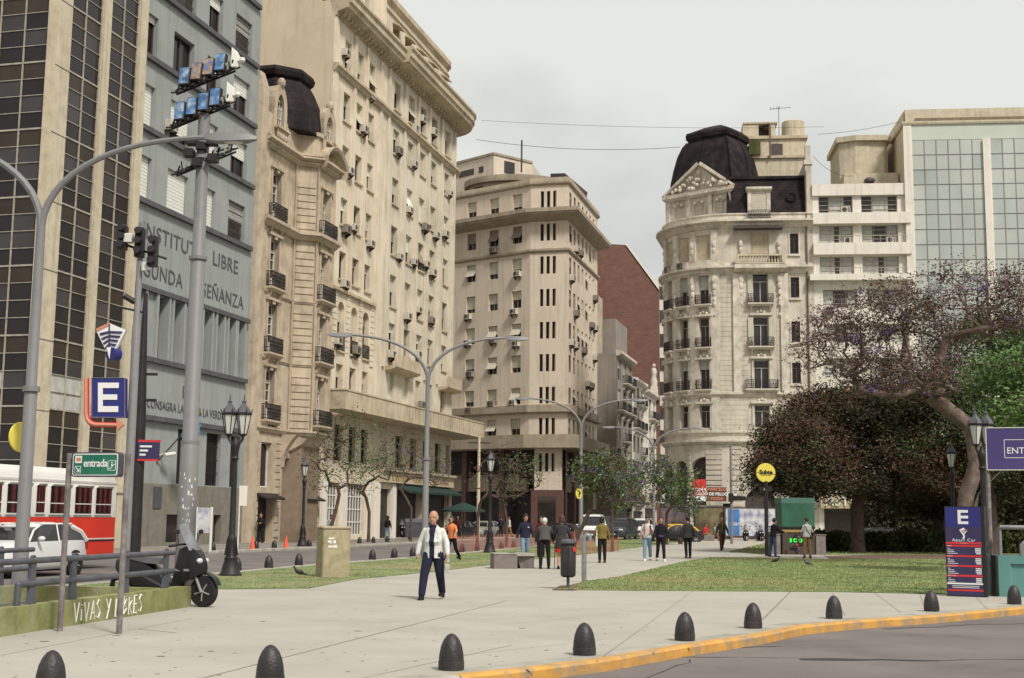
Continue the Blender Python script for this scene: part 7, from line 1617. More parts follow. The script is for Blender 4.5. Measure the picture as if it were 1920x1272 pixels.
# scooter, and the parked motorcycles before the hoarding
def scooter(label, loc, rz, name='scooter', group=None):
    r = thing(name, label, 'motorcycle', loc, rz, group)      # front towards +x
    wheel(r, 0, 0, .27, .12); w0 = r.children[0]; w0.rotation_euler = (0, 0, math.pi/2); w0.location = (.78, 0, 0)
    wheel(r, 0, 0, .25, .14); w1 = [c for c in r.children if c is not w0][0]; w1.rotation_euler = (0, 0, math.pi/2); w1.location = (-.72, 0, 0)
    b = MB(); S = 'scooter_black'
    b.loft([[(x, -w, z0), (x, w, z0), (x, w * 1.1, (z0 + z1) / 2), (x, w * .7, z1), (x, -w * .7, z1), (x, -w * 1.1, (z0 + z1) / 2)] for x, w, z0, z1 in ((-1.1, .06, .62, .78), (-.9, .15, .48, .82), (-.5, .2, .28, .80), (-.2, .2, .2, .62), (.1, .19, .18, .40), (.3, .17, .2, .45))], S)
    b.loft([[(x, -w, z0), (x, w, z0), (x, w * 1.1, (z0 + z1) / 2), (x, w * .6, z1), (x, -w * .6, z1), (x, -w * 1.1, (z0 + z1) / 2)] for x, w, z0, z1 in ((.22, .17, .2, .62), (.32, .22, .3, 1.0), (.5, .23, .42, 1.06), (.68, .16, .52, .95), (.80, .05, .60, .78))], S)
    b.loft([[(.78 + .33*math.cos(a), -.075, .27 + .33*math.sin(a)), (.78 + .33*math.cos(a), .075, .27 + .33*math.sin(a)), (.78 + .30*math.cos(a), .06, .27 + .30*math.sin(a)), (.78 + .30*math.cos(a), -.06, .27 + .30*math.sin(a))] for a in [math.radians(x) for x in range(20, 150, 15)]], S)
    b.build('body', r, world=False)
    b = MB(); b.loft([[(x, -w, z), (x, w, z), (x, w*.8, z + .1), (x, -w*.8, z + .1)] for x, w, z in ((-1.0, .1, .82), (-.7, .17, .80), (-.35, .18, .74), (-.1, .13, .72))], 'seat_grey'); b.build('seat', r, world=False)
    b = MB(); b.loft([[(.56, -.18, .98), (.66, 0, .98), (.56, .18, .98)], [(.42, -.17, 1.2), (.50, 0, 1.22), (.42, .17, 1.2)], [(.28, -.13, 1.42), (.34, 0, 1.46), (.28, .13, 1.42)]], 'visor', close=False, cap=False); b.build('windscreen', r, world=False)
    b = MB(); b.tube([(.32, -.34, 1.06), (.38, -.15, 1.08), (.38, .15, 1.08), (.32, .34, 1.06)], .018, 'iron', 8)
    for s in (-1, 1): b.tube([(.30, s*.4, 1.05), (.34, s*.28, 1.065)], .024, 'iron', 8); b.tube([(.38, s*.25, 1.08), (.42, s*.33, 1.26)], .008, 'iron', 5); b.ell((.42, s*.35, 1.3), .02, .08, .045, 'iron', 8, 6)
    b.build('handlebar', r, world=False)
    for s in (-1, 1): b = MB(); b.ell((.73, s*.09, .80), .05, .075, .05, 'lamp_glass', 8, 6); b.build('headlight', r, world=False)
    for s in (-.08, .08): b = MB(); b.tube([(.6, s, .62), (.78, s, .26)], .026, 'rim', 8); b.build('fork', r, world=False)
    b = MB(); b.box(.3, .62, -.243, -.235, .62, .66, 'rim'); b.box(.3, .62, .235, .243, .62, .66, 'rim'); b.loft([[(x, -w, z) for w in (-.215, .215)] + [(x, -w, z - .03) for w in (.215, -.215)] for x, z in ((-.85, .58), (-.3, .5), (.1, .34))], 'iron_grey'); b.bbox(-.35, .1, -.15, .15, .16, .3, 'rim', .03); b.tube([(-.95, 0, .5), (-1.18, 0, .42), (-1.2, 0, .3)], .05, 'scooter_black', 6); b.build('trim', r, world=False, smooth=0)
    b = MB(); b.tube([(-.2, .16, .25), (-.6, .2, .3), (-1.0, .2, .42)], [.03, .06, .07], 'rim', 10); b.build('exhaust', r, world=False)
    return r
x, y = G(375, 1139); sc0 = scooter('large black scooter with a tall windscreen parked at the end of the mossy parapet', (x - .68, y + .35, 0), math.radians(-22))
for k, (px, lb) in enumerate(((1398, 'left'), (1424, 'middle'), (1446, 'right'))):
    o = copy_tree(sc0); v = at(px, 990, 106); o.location = (v.x, 106, ZR); o.rotation_euler = (0, 0, math.radians(-100 + 12 * k)); tag(o, '%s one of three motorcycles parked before the blue and white hoarding' % lb, 'motorcycle', 'motorcycles before the hoarding'); o.name = 'parked_motorcycle'
for k, (px, lb) in enumerate(((748, 'left'), (764, 'right'))):
    o = copy_tree(sc0); x, y = G(px, 1011, ZR); o.location = (x, y, -.01); o.rotation_euler = (0, 0, math.radians(-60 + 25 * k)); tag(o, '%s motorcycle of the pair parked before the cafe, left of the dumpster' % lb, 'motorcycle', 'motorcycles before the cafe'); o.name = 'parked_motorcycle'
# ================================================================ TREES, HEDGE
def leaves_mesh(name, cents, spread, n_per, size, mats, weights, seed, flat=.6):
    rng = np.random.default_rng(seed); C = np.repeat(np.array(cents), n_per, 0); k = len(C)
    P_ = C + rng.normal(0, 1, (k, 3)) * np.array([spread, spread, spread * .7]); s = rng.uniform(.5, 1.2, k) * size
    a = rng.normal(0, 1, (k, 3)); a[:, 2] *= flat; a /= np.linalg.norm(a, axis=1)[:, None] + 1e-9; c = rng.normal(0, 1, (k, 3)); bb = np.cross(a, c); bb /= np.linalg.norm(bb, axis=1)[:, None] + 1e-9
    v = np.stack([P_ - a * s[:, None], P_ + bb * s[:, None] * .42, P_ + a * s[:, None], P_ - bb * s[:, None] * .42], 1)
    me = bpy.data.meshes.new(name); me.from_pydata(v.reshape(-1, 3), [], np.arange(4 * k).reshape(-1, 4))
    for m in mats: me.materials.append(M[m])
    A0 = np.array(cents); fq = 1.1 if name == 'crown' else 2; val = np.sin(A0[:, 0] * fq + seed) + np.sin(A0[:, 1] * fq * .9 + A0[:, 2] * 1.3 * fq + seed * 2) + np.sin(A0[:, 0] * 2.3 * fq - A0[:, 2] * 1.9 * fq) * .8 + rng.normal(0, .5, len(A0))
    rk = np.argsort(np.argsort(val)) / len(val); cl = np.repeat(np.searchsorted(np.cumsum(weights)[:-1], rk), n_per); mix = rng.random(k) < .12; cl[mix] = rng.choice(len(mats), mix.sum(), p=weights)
    me.polygons.foreach_set('material_index', cl.astype(np.int32)); me.update(); return me
def tree(label, base, fork_z, blobs, seed, ntips, r0, mats, weights, n_per=30, size=.09, spread=.28, bark='bark', lean=(0, 0), flowers=0, name='tree', wig=.22, leafy=1.0, group=None, extra=0, trunks=None, minr=.012, step=.5):
    """skeleton that grows from the fork to random points inside the given ellipsoids, leaf clumps on its ends"""
    rng = random.Random(seed); bx, by = base; r = thing(name, label, 'tree', (bx, by, 0), 0, group)
    nodes = [Vector((0, 0, -.1)), Vector((lean[0] * .3, lean[1] * .3, fork_z * .35)), Vector((lean[0] * .7, lean[1] * .7, fork_z * .7)), Vector((lean[0], lean[1], fork_z))]; par = [-1, 0, 1, 2]
    for tp in (trunks or []):
        prev = 0
        for q in tp: nodes.append(Vector(q)); par.append(prev); prev = len(nodes) - 1
    tips = []
    T = []
    for cx, cy, cz, rx, ry, rz_, wgt in blobs:
        for _ in range(int(ntips * wgt)):
            while True:
                v = Vector((rng.uniform(-1, 1), rng.uniform(-1, 1), rng.uniform(-1, 1)))
                if .25 < v.length < 1: break
            T.append(Vector((cx + v.x * rx, cy + v.y * ry, cz + v.z * rz_)))
    F0 = nodes[3]; T.sort(key=lambda t: (t - F0).length + rng.uniform(-.3, .3))
    for t in T:
        arr = np.array([n[:] for n in nodes[1:]]); d = np.linalg.norm(arr - np.array(t[:]), axis=1) + .25 * np.linalg.norm(arr - np.array(F0[:]), axis=1) * 0.35
        d[arr[:, 2] < fork_z * .9] += 3 if not trunks else .5
        i = int(np.argmin(d)) + 1; a = nodes[i]; n = max(1, int((t - a).length / step)); prev = i; jit = Vector((0, 0, 0))
        for k in range(1, n + 1):
            jit = jit * .6 + Vector((rng.uniform(-wig, wig), rng.uniform(-wig, wig), rng.uniform(-wig, wig))) * (1 if k < n else .3)
            nodes.append(a + (t - a) * (k / n) + jit + Vector((0, 0, .12 * math.sin(math.pi * k / n)))); par.append(prev); prev = len(nodes) - 1
        tips.append(prev)
    cnt = [0.0] * len(nodes)
    for i in range(len(nodes) - 1, 0, -1): cnt[i] += .6 if cnt[i] == 0 else 0; cnt[par[i]] += cnt[i]
    tot = max(cnt[0], 1); rad = [max(minr, r0 * (c / tot) ** .55) for c in cnt]
    ch = {}
    for i, p_ in enumerate(par): ch.setdefault(p_, []).append(i)
    b = MB()
    segs = []
    def walk(start, child):
        line = [start, child]; cur = child
        while ch.get(cur):
            cs = sorted(ch[cur], key=lambda q: -cnt[q])
            for o_ in cs[1:]: segs.append((cur, o_))
            cur = cs[0]; line.append(cur)
        return line
    for k in ch.get(0, []): segs.append((0, k))
    while segs:
        s, k = segs.pop(); ln = walk(s, k); rr_ = [rad[i] for i in ln]
        if s != 0: rr_[0] = min(rr_[0], rad[k] * 1.15)
        else: rr_[0] *= 1.25
        b.tube([nodes[i] for i in ln], rr_, bark, 9 if rad[k] > .1 else (6 if rad[k] > .03 else 4), cap=False)
    b.build('trunk', r, world=False, smooth=80)
    cents = [nodes[i][:] for i in tips if rng.random() < leafy] + [nodes[rng.choice(tips)][:] for _ in range(extra)]
    if cents:
        me = leaves_mesh('crown', cents, spread, n_per, size, mats, weights, seed); o = inst('crown', me, r)
    if flowers:
        sel = [nodes[rng.choice(tips)][:] for _ in range(flowers)]; inst('blossom', leaves_mesh('blossom', sel, .16, 26, .06, ['flower_purple'], [1.0], seed + 1), r)
    return r
# big shade trees at right
def rel(px, py, Y, base): v = at(px, py, Y); return (v.x - base[0], v.y - base[1], v.z)
def blob(px, py, Y, base, rpx, rpy, ry, w): x, y, z = rel(px, py, Y, base); return (x, y, z, rpx / F * Y, ry, rpy / F * Y, w)
B2 = (at(1608, 1000, 68).x, 68)
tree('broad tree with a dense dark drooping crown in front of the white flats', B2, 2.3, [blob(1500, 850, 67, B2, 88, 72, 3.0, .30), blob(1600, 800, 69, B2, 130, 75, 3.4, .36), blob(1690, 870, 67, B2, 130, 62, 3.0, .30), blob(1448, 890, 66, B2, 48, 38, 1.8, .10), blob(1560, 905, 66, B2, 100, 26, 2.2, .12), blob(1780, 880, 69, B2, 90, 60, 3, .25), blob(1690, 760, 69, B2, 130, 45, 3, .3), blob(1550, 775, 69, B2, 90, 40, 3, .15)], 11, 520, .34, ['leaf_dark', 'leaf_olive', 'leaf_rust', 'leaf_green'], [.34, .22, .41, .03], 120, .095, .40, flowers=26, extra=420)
B1 = (at(1800, 1000, 50).x, 50)
tree('large old jacaranda with bare twisting branches, rusty seed pods and purple blossoms at right', B1, 2.0, [blob(1560, 640, 50, B1, 80, 75, 2.0, .17), blob(1660, 590, 50, B1, 95, 70, 2.5, .22), blob(1800, 570, 51, B1, 110, 85, 2.5, .26), blob(1900, 560, 50, B1, 60, 70, 2.2, .12), blob(1700, 700, 49, B1, 130, 50, 2.5, .22)], 23, 900, .30, ['leaf_dusty', 'leaf_rust', 'leaf_olive'], [.52, .33, .15], 12, .07, .22, bark='bark_pale', flowers=60, leafy=1, extra=900, wig=.3, lean=(.25, 0),
     trunks=[[rel(1812, 930, 50, B1), rel(1832, 870, 50, B1), rel(1820, 800, 50.2, B1), rel(1740, 740, 50, B1), rel(1690, 680, 50, B1), rel(1700, 620, 50, B1)], [rel(1835, 925, 49.6, B1), rel(1880, 880, 49.4, B1), rel(1935, 850, 49.5, B1), rel(1960, 760, 50, B1)]], minr=.016)
B3 = (at(1990, 1000, 42).x, 42)
tree('bright feathery green tree leaning in from the right edge', B3, 3.6, [blob(1890, 705, 42, B3, 75, 36, 1.6, .4), blob(1905, 768, 41.5, B3, 65, 24, 1.5, .25), blob(1970, 690, 42, B3, 90, 45, 2, .3)], 31, 170, .22, ['leaf_bright', 'leaf_green'], [.7, .3], 60, .09, .3, bark='bark_pale')
B4 = (at(1860, 1000, 66).x, 66)
tree('dark green tree behind the twisted jacaranda', B4, 3.0, [blob(1850, 660, 66, B4, 110, 70, 2.5, .4), blob(1760, 760, 66, B4, 110, 75, 2.5, .3), blob(1870, 850, 66, B4, 120, 90, 2.5, .5), blob(1960, 700, 66, B4, 100, 120, 2.5, .4)], 37, 260, .3, ['leaf_green', 'leaf_olive', 'leaf_dark'], [.35, .35, .3], 90, .10, .42, extra=120)
B5 = (at(1760, 1000, 74).x, 74)
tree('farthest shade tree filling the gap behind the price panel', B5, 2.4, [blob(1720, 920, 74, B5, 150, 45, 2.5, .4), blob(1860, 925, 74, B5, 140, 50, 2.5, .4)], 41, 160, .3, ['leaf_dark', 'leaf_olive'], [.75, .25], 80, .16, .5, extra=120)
# young street trees
def young(label, px, py, Y, fz, blobs, seed, n, mats, wts, z=0.0, **k):
    v = at(px, py, Y); B_ = (v.x, Y); return tree(label, B_, fz, [blob(*q[:2], Y + q[5] if len(q) > 5 else Y, B_, q[2], q[3], 1.6, q[4]) for q in blobs], seed, n, k.pop('r0', .085), mats, wts, group='young jacaranda street trees', **k)
GR = (['leaf_green', 'leaf_olive', 'leaf_rust'], [.62, .28, .10])
young('young street tree with thin green crown behind the ochre utility box', 612, 1016, 78, 1.9, [(640, 855, 62, 60, .6), (665, 800, 50, 40, .3), (600, 880, 40, 40, .25)], 3, 110, *GR, n_per=15, size=.095, spread=.34, leafy=.85, minr=.009, r0=.10, wig=.2, lean=(.5, 0))
young('young forked street tree left of the twin-arm light', 691, 1012, 84, 1.9, [(705, 880, 52, 46, .5), (745, 850, 50, 40, .4), (660, 900, 35, 30, .2)], 5, 100, *GR, n_per=15, size=.095, spread=.34, leafy=.85, minr=.009, r0=.10, wig=.2)
young('young jacaranda with pale purple blossoms before the cafe', 770, 1010, 88, 2.2, [(775, 870, 45, 45, .5), (820, 880, 30, 35, .3)], 8, 80, ['leaf_green', 'leaf_rust'], [.5, .5], n_per=18, size=.09, spread=.25, leafy=.7, flowers=9)
young('leafless thin tree with reddish twigs before the beige corner block', 895, 1012, 72, 1.5, [(930, 885, 55, 50, .6), (960, 860, 45, 35, .3)], 13, 110, ['leaf_rust', 'leaf_green'], [.75, .25], n_per=7, size=.07, minr=.009, spread=.2, leafy=.6, wig=.25, r0=.085)
young('low tree with a green patch behind the lantern post', 950, 1014, 80, 1.5, [(985, 880, 40, 40, .6), (950, 925, 40, 20, .3)], 14, 80, *GR, n_per=15, size=.10, spread=.3, leafy=.8)
young('leaning young jacaranda on the lawn strip with green and purple crown', 1073, 1024, 70, 2.0, [(1130, 890, 52, 42, .6), (1165, 920, 40, 35, .35), (1095, 885, 30, 35, .2)], 15, 150, ['leaf_green', 'leaf_rust', 'leaf_bright'], [.55, .25, .2], n_per=26, size=.10, spread=.36, flowers=26, lean=(.9, 0), r0=.11)
young('straight young tree behind the woman in the olive jacket', 1148, 1028, 66, 2.6, [(1170, 885, 35, 35, .5), (1200, 925, 28, 30, .3)], 16, 70, ['leaf_green', 'leaf_rust'], [.6, .4], n_per=15, size=.10, spread=.26, flowers=12, r0=.075)
young('young jacaranda with green and lilac crown before the ornate corner house', 1250, 1006, 86, 2.0, [(1235, 885, 34, 30, .4), (1270, 915, 42, 40, .5), (1290, 950, 25, 18, .2)], 17, 150, ['leaf_green', 'leaf_olive', 'leaf_bright'], [.55, .3, .15], n_per=26, size=.10, spread=.34, flowers=30, r0=.085)
# hedge of ornamental grass and added dark foliage behind it at the back of the square
def hedge(name, label, px0, px1, py, Y, h, mats, wts, n, seed, dep=2.0, ht='thing'):
    a, c = at(px0, py, Y), at(px1, py, Y); rng = np.random.default_rng(seed); cents = np.c_[rng.uniform(a.x, c.x, n), rng.uniform(Y, Y + dep, n), rng.uniform(.05, h, n) * (1 - .25 * rng.random(n))]
    me = leaves_mesh(name, cents, .14, 24, .13, mats, wts, seed, 1.6); o = bpy.data.objects.new(name, me); COL.objects.link(o); return o
tag(hedge('ornamental_grass', '', 1525, 2150, 1008, 71, 1.05, ['hedge', 'leaf_olive', 'leaf_green'], [.5, .35, .15], 2600, 51), 'low ornamental grass bed at the back of the shaded lawn', 'planting', None, 'stuff')
tag(hedge('dark_fill_foliage', '', 1640, 2250, 1000, 84, 3.4, ['leaf_dark', 'leaf_olive'], [.8, .2], 4200, 52, 3.0), 'dark mass of shrubs in the tree shade behind the square', 'planting', None, 'stuff')  # dark leaf clumps added to supply the darkness under the trees
# ================================================================ PEOPLE AND PIGEONS
def voxel(mb, name, vs, off=None, sm=4, cut=None):
    me = bpy.data.meshes.new('tmp'); me.from_pydata(mb.v, [], mb.f); ob = bpy.data.objects.new('tmp', me); COL.objects.link(ob)
    md = ob.modifiers.new('r', 'REMESH'); md.mode = 'VOXEL'; md.voxel_size = vs; md.use_smooth_shade = True
    s = ob.modifiers.new('s', 'SMOOTH'); s.factor = .5; s.iterations = sm
    dg = bpy.context.evaluated_depsgraph_get(); out = bpy.data.meshes.new_from_object(ob.evaluated_get(dg)); out.name = name
    bpy.data.objects.remove(ob); bpy.data.meshes.remove(me)
    if cut:
        bm = bmesh.new(); bm.from_mesh(out); bmesh.ops.delete(bm, geom=[f for f in bm.faces if cut(f.calc_center_median())], context='FACES'); bm.to_mesh(out); bm.free()
    out.materials.clear(); out.materials.append(M[mb.mats[0]]); out.polygons.foreach_set('material_index', [0] * len(out.polygons)); return out
def cap(b, p, q, r0, r1, m, seg=10):
    p, q = Vector(p), Vector(q); d = (q - p); L_ = max(d.length, 1e-5); d /= L_
    b.tube([p - d*r0*.95, p - d*r0*.7, p, p + d*L_*.35, q, q + d*r1*.7, q + d*r1*.95], [r0*.25, r0*.72, r0, r0 + (r1 - r0)*.3, r1, r1*.72, r1*.25], m, seg)
def rotx(a): return Matrix.Rotation(a, 3, 'X')
def person(label, loc, rz, h=1.72, top='black', legs='jeans', shoes='black', hair='dark', leg=((0, 0), (0, 0)), arm=((5, 8, 15), (5, 8, 15)), lean=3, head=(0, 0), hairstyle='short', skin='skin', vs=.014,
           coat=0, skirt=None, bulk=1.0, openf=None, build=1.0, sitz=None, topkind='long', seatyaw=0, armin=(0, 0), bare=False, baggy=1.0, hk=1.04, group=None, name='person', belly=0):
    r = thing(name, label, 'person', loc, rz, group); s = h / 1.75; r.scale = (s, s, s)
    D = math.radians; k = build; SK = skin
    hips = [Vector((sx * .088 * k, 0, 0)) for sx in (-1, 1)]; J = []
    for i in range(2):
        th, kn = leg[i][0], leg[i][1]; ab = leg[i][2] if len(leg[i]) > 2 else 2; sx = (-1, 1)[i]
        d1 = Vector((sx * math.sin(D(ab)), -math.sin(D(th)), -math.cos(D(th)))).normalized(); a2 = th - kn
        d2 = Vector((sx * math.sin(D(ab)) * .4, -math.sin(D(a2)), -math.cos(D(a2)))).normalized(); kn_ = hips[i] + d1 * .435; an = kn_ + d2 * .41; J.append((hips[i], kn_, an, a2))
    low = min(j[2].z for j in J); Z0 = -low + .075 if sitz is None else sitz; o = Vector((0, 0, Z0))
    J = [(a + o, b_ + o, c + o, t) for a, b_, c, t in J]; pel = o + Vector((0, 0, .06)); R_ = rotx(D(lean)); up = lambda v: pel + R_ @ Vector(v)
    chest = up((0, 0, .36)); neck = up((0, .01, .50)); SH = [up((sx * .185 * k, .01, .455)) for sx in (-1, 1)]
    hm = R_ @ Matrix.Rotation(D(head[1]), 3, 'Z') @ rotx(D(head[0] - lean * .7)) ; HC = neck + R_ @ Vector((0, -.01, .055)) + hm @ Vector((0, -.015, .115)); hp = lambda v: HC + hm @ (Vector(v) * hk)
    A_ = []
    for i in range(2):
        sx = (-1, 1)[i]; f, ab, el = arm[i]; inn = armin[i]
        d1 = Vector((sx * math.sin(D(ab)), -math.sin(D(f)) * math.cos(D(ab)), -math.cos(D(f)) * math.cos(D(ab)))).normalized(); e = SH[i] + d1 * .285; a2 = f + el
        d2 = Vector((sx * math.sin(D(ab)) * .6 - sx * math.sin(D(inn)), -math.sin(D(a2)), -math.cos(D(a2)))).normalized(); w_ = e + d2 * .245; A_.append((SH[i], e, w_, d2))
    def torso(b, m, g, z0=-.06, flare=0):
        rings = []
        for z, rx, ry, dy in ((z0, .155 + flare, .108 + flare, .01), (.03, .158, .112, .008), (.12, .142, .105, 0), (.2, .142, .105 + belly, -belly * .5), (.3, .158, .112, 0), (.4, .165, .105, .01), (.455, .14, .085, .015), (.49, .075, .062, .015), (.53, .05, .05, .01)):
            rings.append([up((math.cos(q) * (rx * k + g), dy + math.sin(q) * (ry * (.5 + k/2) + g), z)) for q in [2 * math.pi * j / 16 for j in range(16)]])
        b.loft(rings, m)
    # body: one continuous surface, hands with separate fingers joined on
    b = MB(); torso(b, SK, -.006); 
    for a, kn_, an, t in J:
        cap(b, a, kn_, .082, .055, SK); cap(b, kn_, an, .055, .038, SK); f_ = Vector((0, -math.cos(D(max(-40, min(40, -t * .6)))), -math.sin(D(max(-40, min(40, -t * .6)))) * 0)); cap(b, an + Vector((0, .02, -.03)), an + Vector((0, -.13, -.045)), .035, .03, SK)
    for sh, e, w_, d2 in A_: cap(b, sh + (chest - sh) * .2 + Vector((0, 0, -.03)), e, .044, .038, SK); cap(b, e, w_, .038, .026, SK); cap(b, w_, w_ + d2 * .06, .028, .034, SK)
    cap(b, neck - R_ @ Vector((0, 0, .06)), neck + hm @ Vector((0, 0, .06)), .056, .052, SK)
    hb = lambda c, x, y, z: b.ell(hp(c), x * hk, y * hk, z * hk, SK, 14, 10, hm)
    hb((0, .012, .03), .081, .098, .102); hb((0, -.022, -.035), .063, .069, .08); hb((0, -.093, -.008), .013, .02, .026); hb((0, -.06, -.088), .026, .025, .02)
    for sx in (-1, 1): hb((sx * .078, .008, -.005), .012, .022, .034); hb((sx * .032, -.066, .038), .028, .018, .012)
    me = voxel(b, 'body', vs * .8, sm=2)
    ex = MB()
    for i, (sh, e, w_, d2) in enumerate(A_):
        sx = (-1, 1)[i]; side = Vector((0, -1, 0)) - d2 * d2.dot(Vector((0, -1, 0))); side.normalize(); palm = w_ + d2 * .075; inn = d2.cross(side) * (-sx); inn.normalize()
        if inn.x * sx > 0: inn = -inn
        for q, (oo, ln) in enumerate(((.026, .07), (.009, .08), (-.009, .075), (-.025, .058))):
            p0 = w_ + d2 * .078 + side * oo; p1 = p0 + d2 * ln * .5 + inn * .008; p2 = p1 + d2 * ln * .4 + inn * .028; ex.tube([p0 - d2 * .02, p0, p1, p2, p2 + inn * .01], [.0095, .0095, .009, .0075, .004], SK, 6)
        t0 = w_ + d2 * .03 + side * .028; t1 = t0 + d2 * .03 + side * .025 + inn * .012; ex.tube([w_ + d2 * .02, t0, t1, t1 + d2 * .028 + inn * .01], [.012, .012, .0105, .006], SK, 6)
    for sx in (-1, 1): ex.ell(hp((sx * .031, -.083, .018)), .011, .006, .006, 'eye', 6, 5, hm); ex.ell(hp((sx * .032, -.084, .036)), .017, .006, .004, 'hair_' + hair if hair != 'white' else 'skin_tan', 6, 5, hm)
    ex.ell(hp((0, -.089, -.052)), .021, .007, .006, 'lip', 6, 5, hm)
    em = ex.mesh('x'); bm = bmesh.new(); bm.from_mesh(me); n0 = len(bm.faces); bm.from_mesh(em); bm.faces.ensure_lookup_table(); me.materials.clear(); mats = [SK] + [m for m in ex.mats if m != SK]
    for m in mats: me.materials.append(M[m])
    for i in range(n0, len(bm.faces)): bm.faces[i].material_index = mats.index(ex.mats[bm.faces[i].material_index]); bm.faces[i].smooth = True
    bm.to_mesh(me); bm.free(); bpy.data.meshes.remove(em); inst('body', me, r)
    # trousers, top, shoes, hair
    if legs:
        b = MB(); m = 'cloth_' + legs
        b.loft([[up((math.cos(q) * (.165 * k), math.sin(q) * .122 + .005, z)) for q in [2*math.pi*j/14 for j in range(14)]] for z in (-.1, -.03, .06)], m)
        for a, kn_, an, t in J:
            if bare: cap(b, a, a + (kn_ - a) * .55, .1, .085, m)
            else: cap(b, a, kn_, .1 * baggy, .073 * baggy, m); cap(b, kn_, an + Vector((0, 0, .035)), .073 * baggy, .06 * baggy, m)
        inst('trousers', voxel(b, 'trousers', vs, sm=2), r)
    m = 'cloth_' + top; b = MB(); g = .018 * bulk; torso(b, m, g, -.06 - (.06 if coat else 0) - (.07 if openf else 0), .015)
    if coat:
        rings = [[Vector((math.cos(q) * (.185 * k + .04 * t_), math.sin(q) * (.14 + .05 * t_) + .01, pel.z + .05 - coat * t_)) for q in [2*math.pi*j/16 for j in range(16)]] for t_ in (0, .33, .66, 1)]; b.loft(rings, m)
    for i, (sh, e, w_, d2) in enumerate(A_):
        s2 = sh + (chest - sh) * .12 + Vector((0, 0, -.03)); cap(b, s2, e, .058 * (.72 + .28 * bulk), .052 * (.72 + .28 * bulk), m)
        if topkind == 'long': cap(b, e, w_ - d2 * .015, .054 * (.72 + .28 * bulk), .044 * (.72 + .28 * bulk), m)
    cut = None
    if openf:
        nz = neck.z; Ri = R_.inverted()
        def cut(c):
            v = Ri @ (Vector(c) - pel); return v.y < -.03 and v.z > -.3 and abs(v.x + .01) < (.052 + max(0, (v.z - .33)) * .15) and v.z < .56
    inst('jacket' if openf or coat or bulk > 1.2 else 'top', voxel(b, 'jacket', vs, sm=2, cut=cut), r)
    if openf:
        b = MB(); torso(b, 'cloth_' + openf, .008, -.06); o_ = inst('sweater', voxel(b, 'sweater', vs, sm=2), r)
        b = MB(); b.lathe([(.058, 0), (.062, .03)], 'cloth_white', 12); o_ = b.xf(Matrix.Translation(neck - R_ @ Vector((0, 0, .03))) @ R_.to_4x4()).build('collar', r, world=False)
        b = MB()
        for sx in (-1, 1): b.loft([[up((sx*.06, -.10, .46)), up((sx*.13, -.075, .46)), up((sx*.11, -.12, .34))], [up((sx*.055, -.115, .46)), up((sx*.135, -.09, .47)), up((sx*.115, -.135, .34))]], m); b.loft([[up((sx*.085, -.137, .30)), up((sx*.14, -.118, .30)), up((sx*.14, -.118, .27)), up((sx*.085, -.137, .27))], [up((sx*.085, -.145, .30)), up((sx*.145, -.125, .30)), up((sx*.145, -.125, .27)), up((sx*.085, -.145, .27))]], m)
        b.build('lapel', r, world=False)
    if skirt: b = MB(); b.loft([[Vector((math.cos(q) * rx, math.sin(q) * ry + .01, pel.z + z)) for q in [2*math.pi*j/18 for j in range(18)]] for z, rx, ry in ((.05, .16, .12), (-.15, .19, .15), (-skirt, .22, .18))], 'cloth_red'); b.build('skirt', r, world=False)
    for i, (a, kn_, an, t) in enumerate(J):
        b = MB(); mt = 'cloth_' + shoes; pit = D(max(-25, min(35, -(t) * .5))) if t < -12 else (D(12) if t > 12 else 0); RM = rotx(-pit if t > 12 else pit * -1); base = an + Vector((0, .0, -.075))
        pr = [[base + RM @ Vector((x_ * w, y_, z_)) for x_, z_ in ((-1, 0), (1, 0), (1, hh * .6), (.5, hh), (-.5, hh), (-1, hh * .6))] for y_, w, hh in ((.07, .034, .08), (.04, .044, .115), (-.05, .048, .10), (-.12, .052, .065), (-.175, .046, .052), (-.205, .026, .034))]
        b.loft(pr, mt); b.build('shoe', r, world=False, smooth=70)
    H_ = 'hair_' + hair; b = MB(); e_ = lambda c, x, y, z: b.ell(hp(c), x * hk, y * hk, z * hk, H_, 14, 9, hm)
    if hairstyle == 'bald': e_((0, .05, .0), .074, .062, .062); [e_((sx * .066, .02, .01), .018, .045, .035) for sx in (-1, 1)]
    else:
        e_((0, .026, .048), .094, .105, .108)
        if hairstyle in ('long', 'bob', 'curly'): e_((0, .06, -.03), .085, .06, .12 if hairstyle != 'bob' else .085); [e_((sx * .075, .015, -.03), .025, .055, .09) for sx in (-1, 1)]
        if hairstyle in ('long', 'curly'): e_((0, .075, -.14), .09, .045, .11)
        if hairstyle == 'curly': [e_((.09 * math.cos(q), .03 + .03 * math.sin(q * 2), .02 - .1 * abs(math.sin(q)) ), .05, .05, .06) for q in [x_ * .7 for x_ in range(9)]]
        if hairstyle == 'bun': e_((0, .1, .1), .04, .04, .04)
    inst('hair', voxel(b, 'hair', vs * .8, sm=1), r)
    return r, dict(hp=hp, up=up, A=A_, J=J, hm=hm, pel=pel)
def gp(px, py, z=0): x, y = G(px, py, z); return (x, y, z)
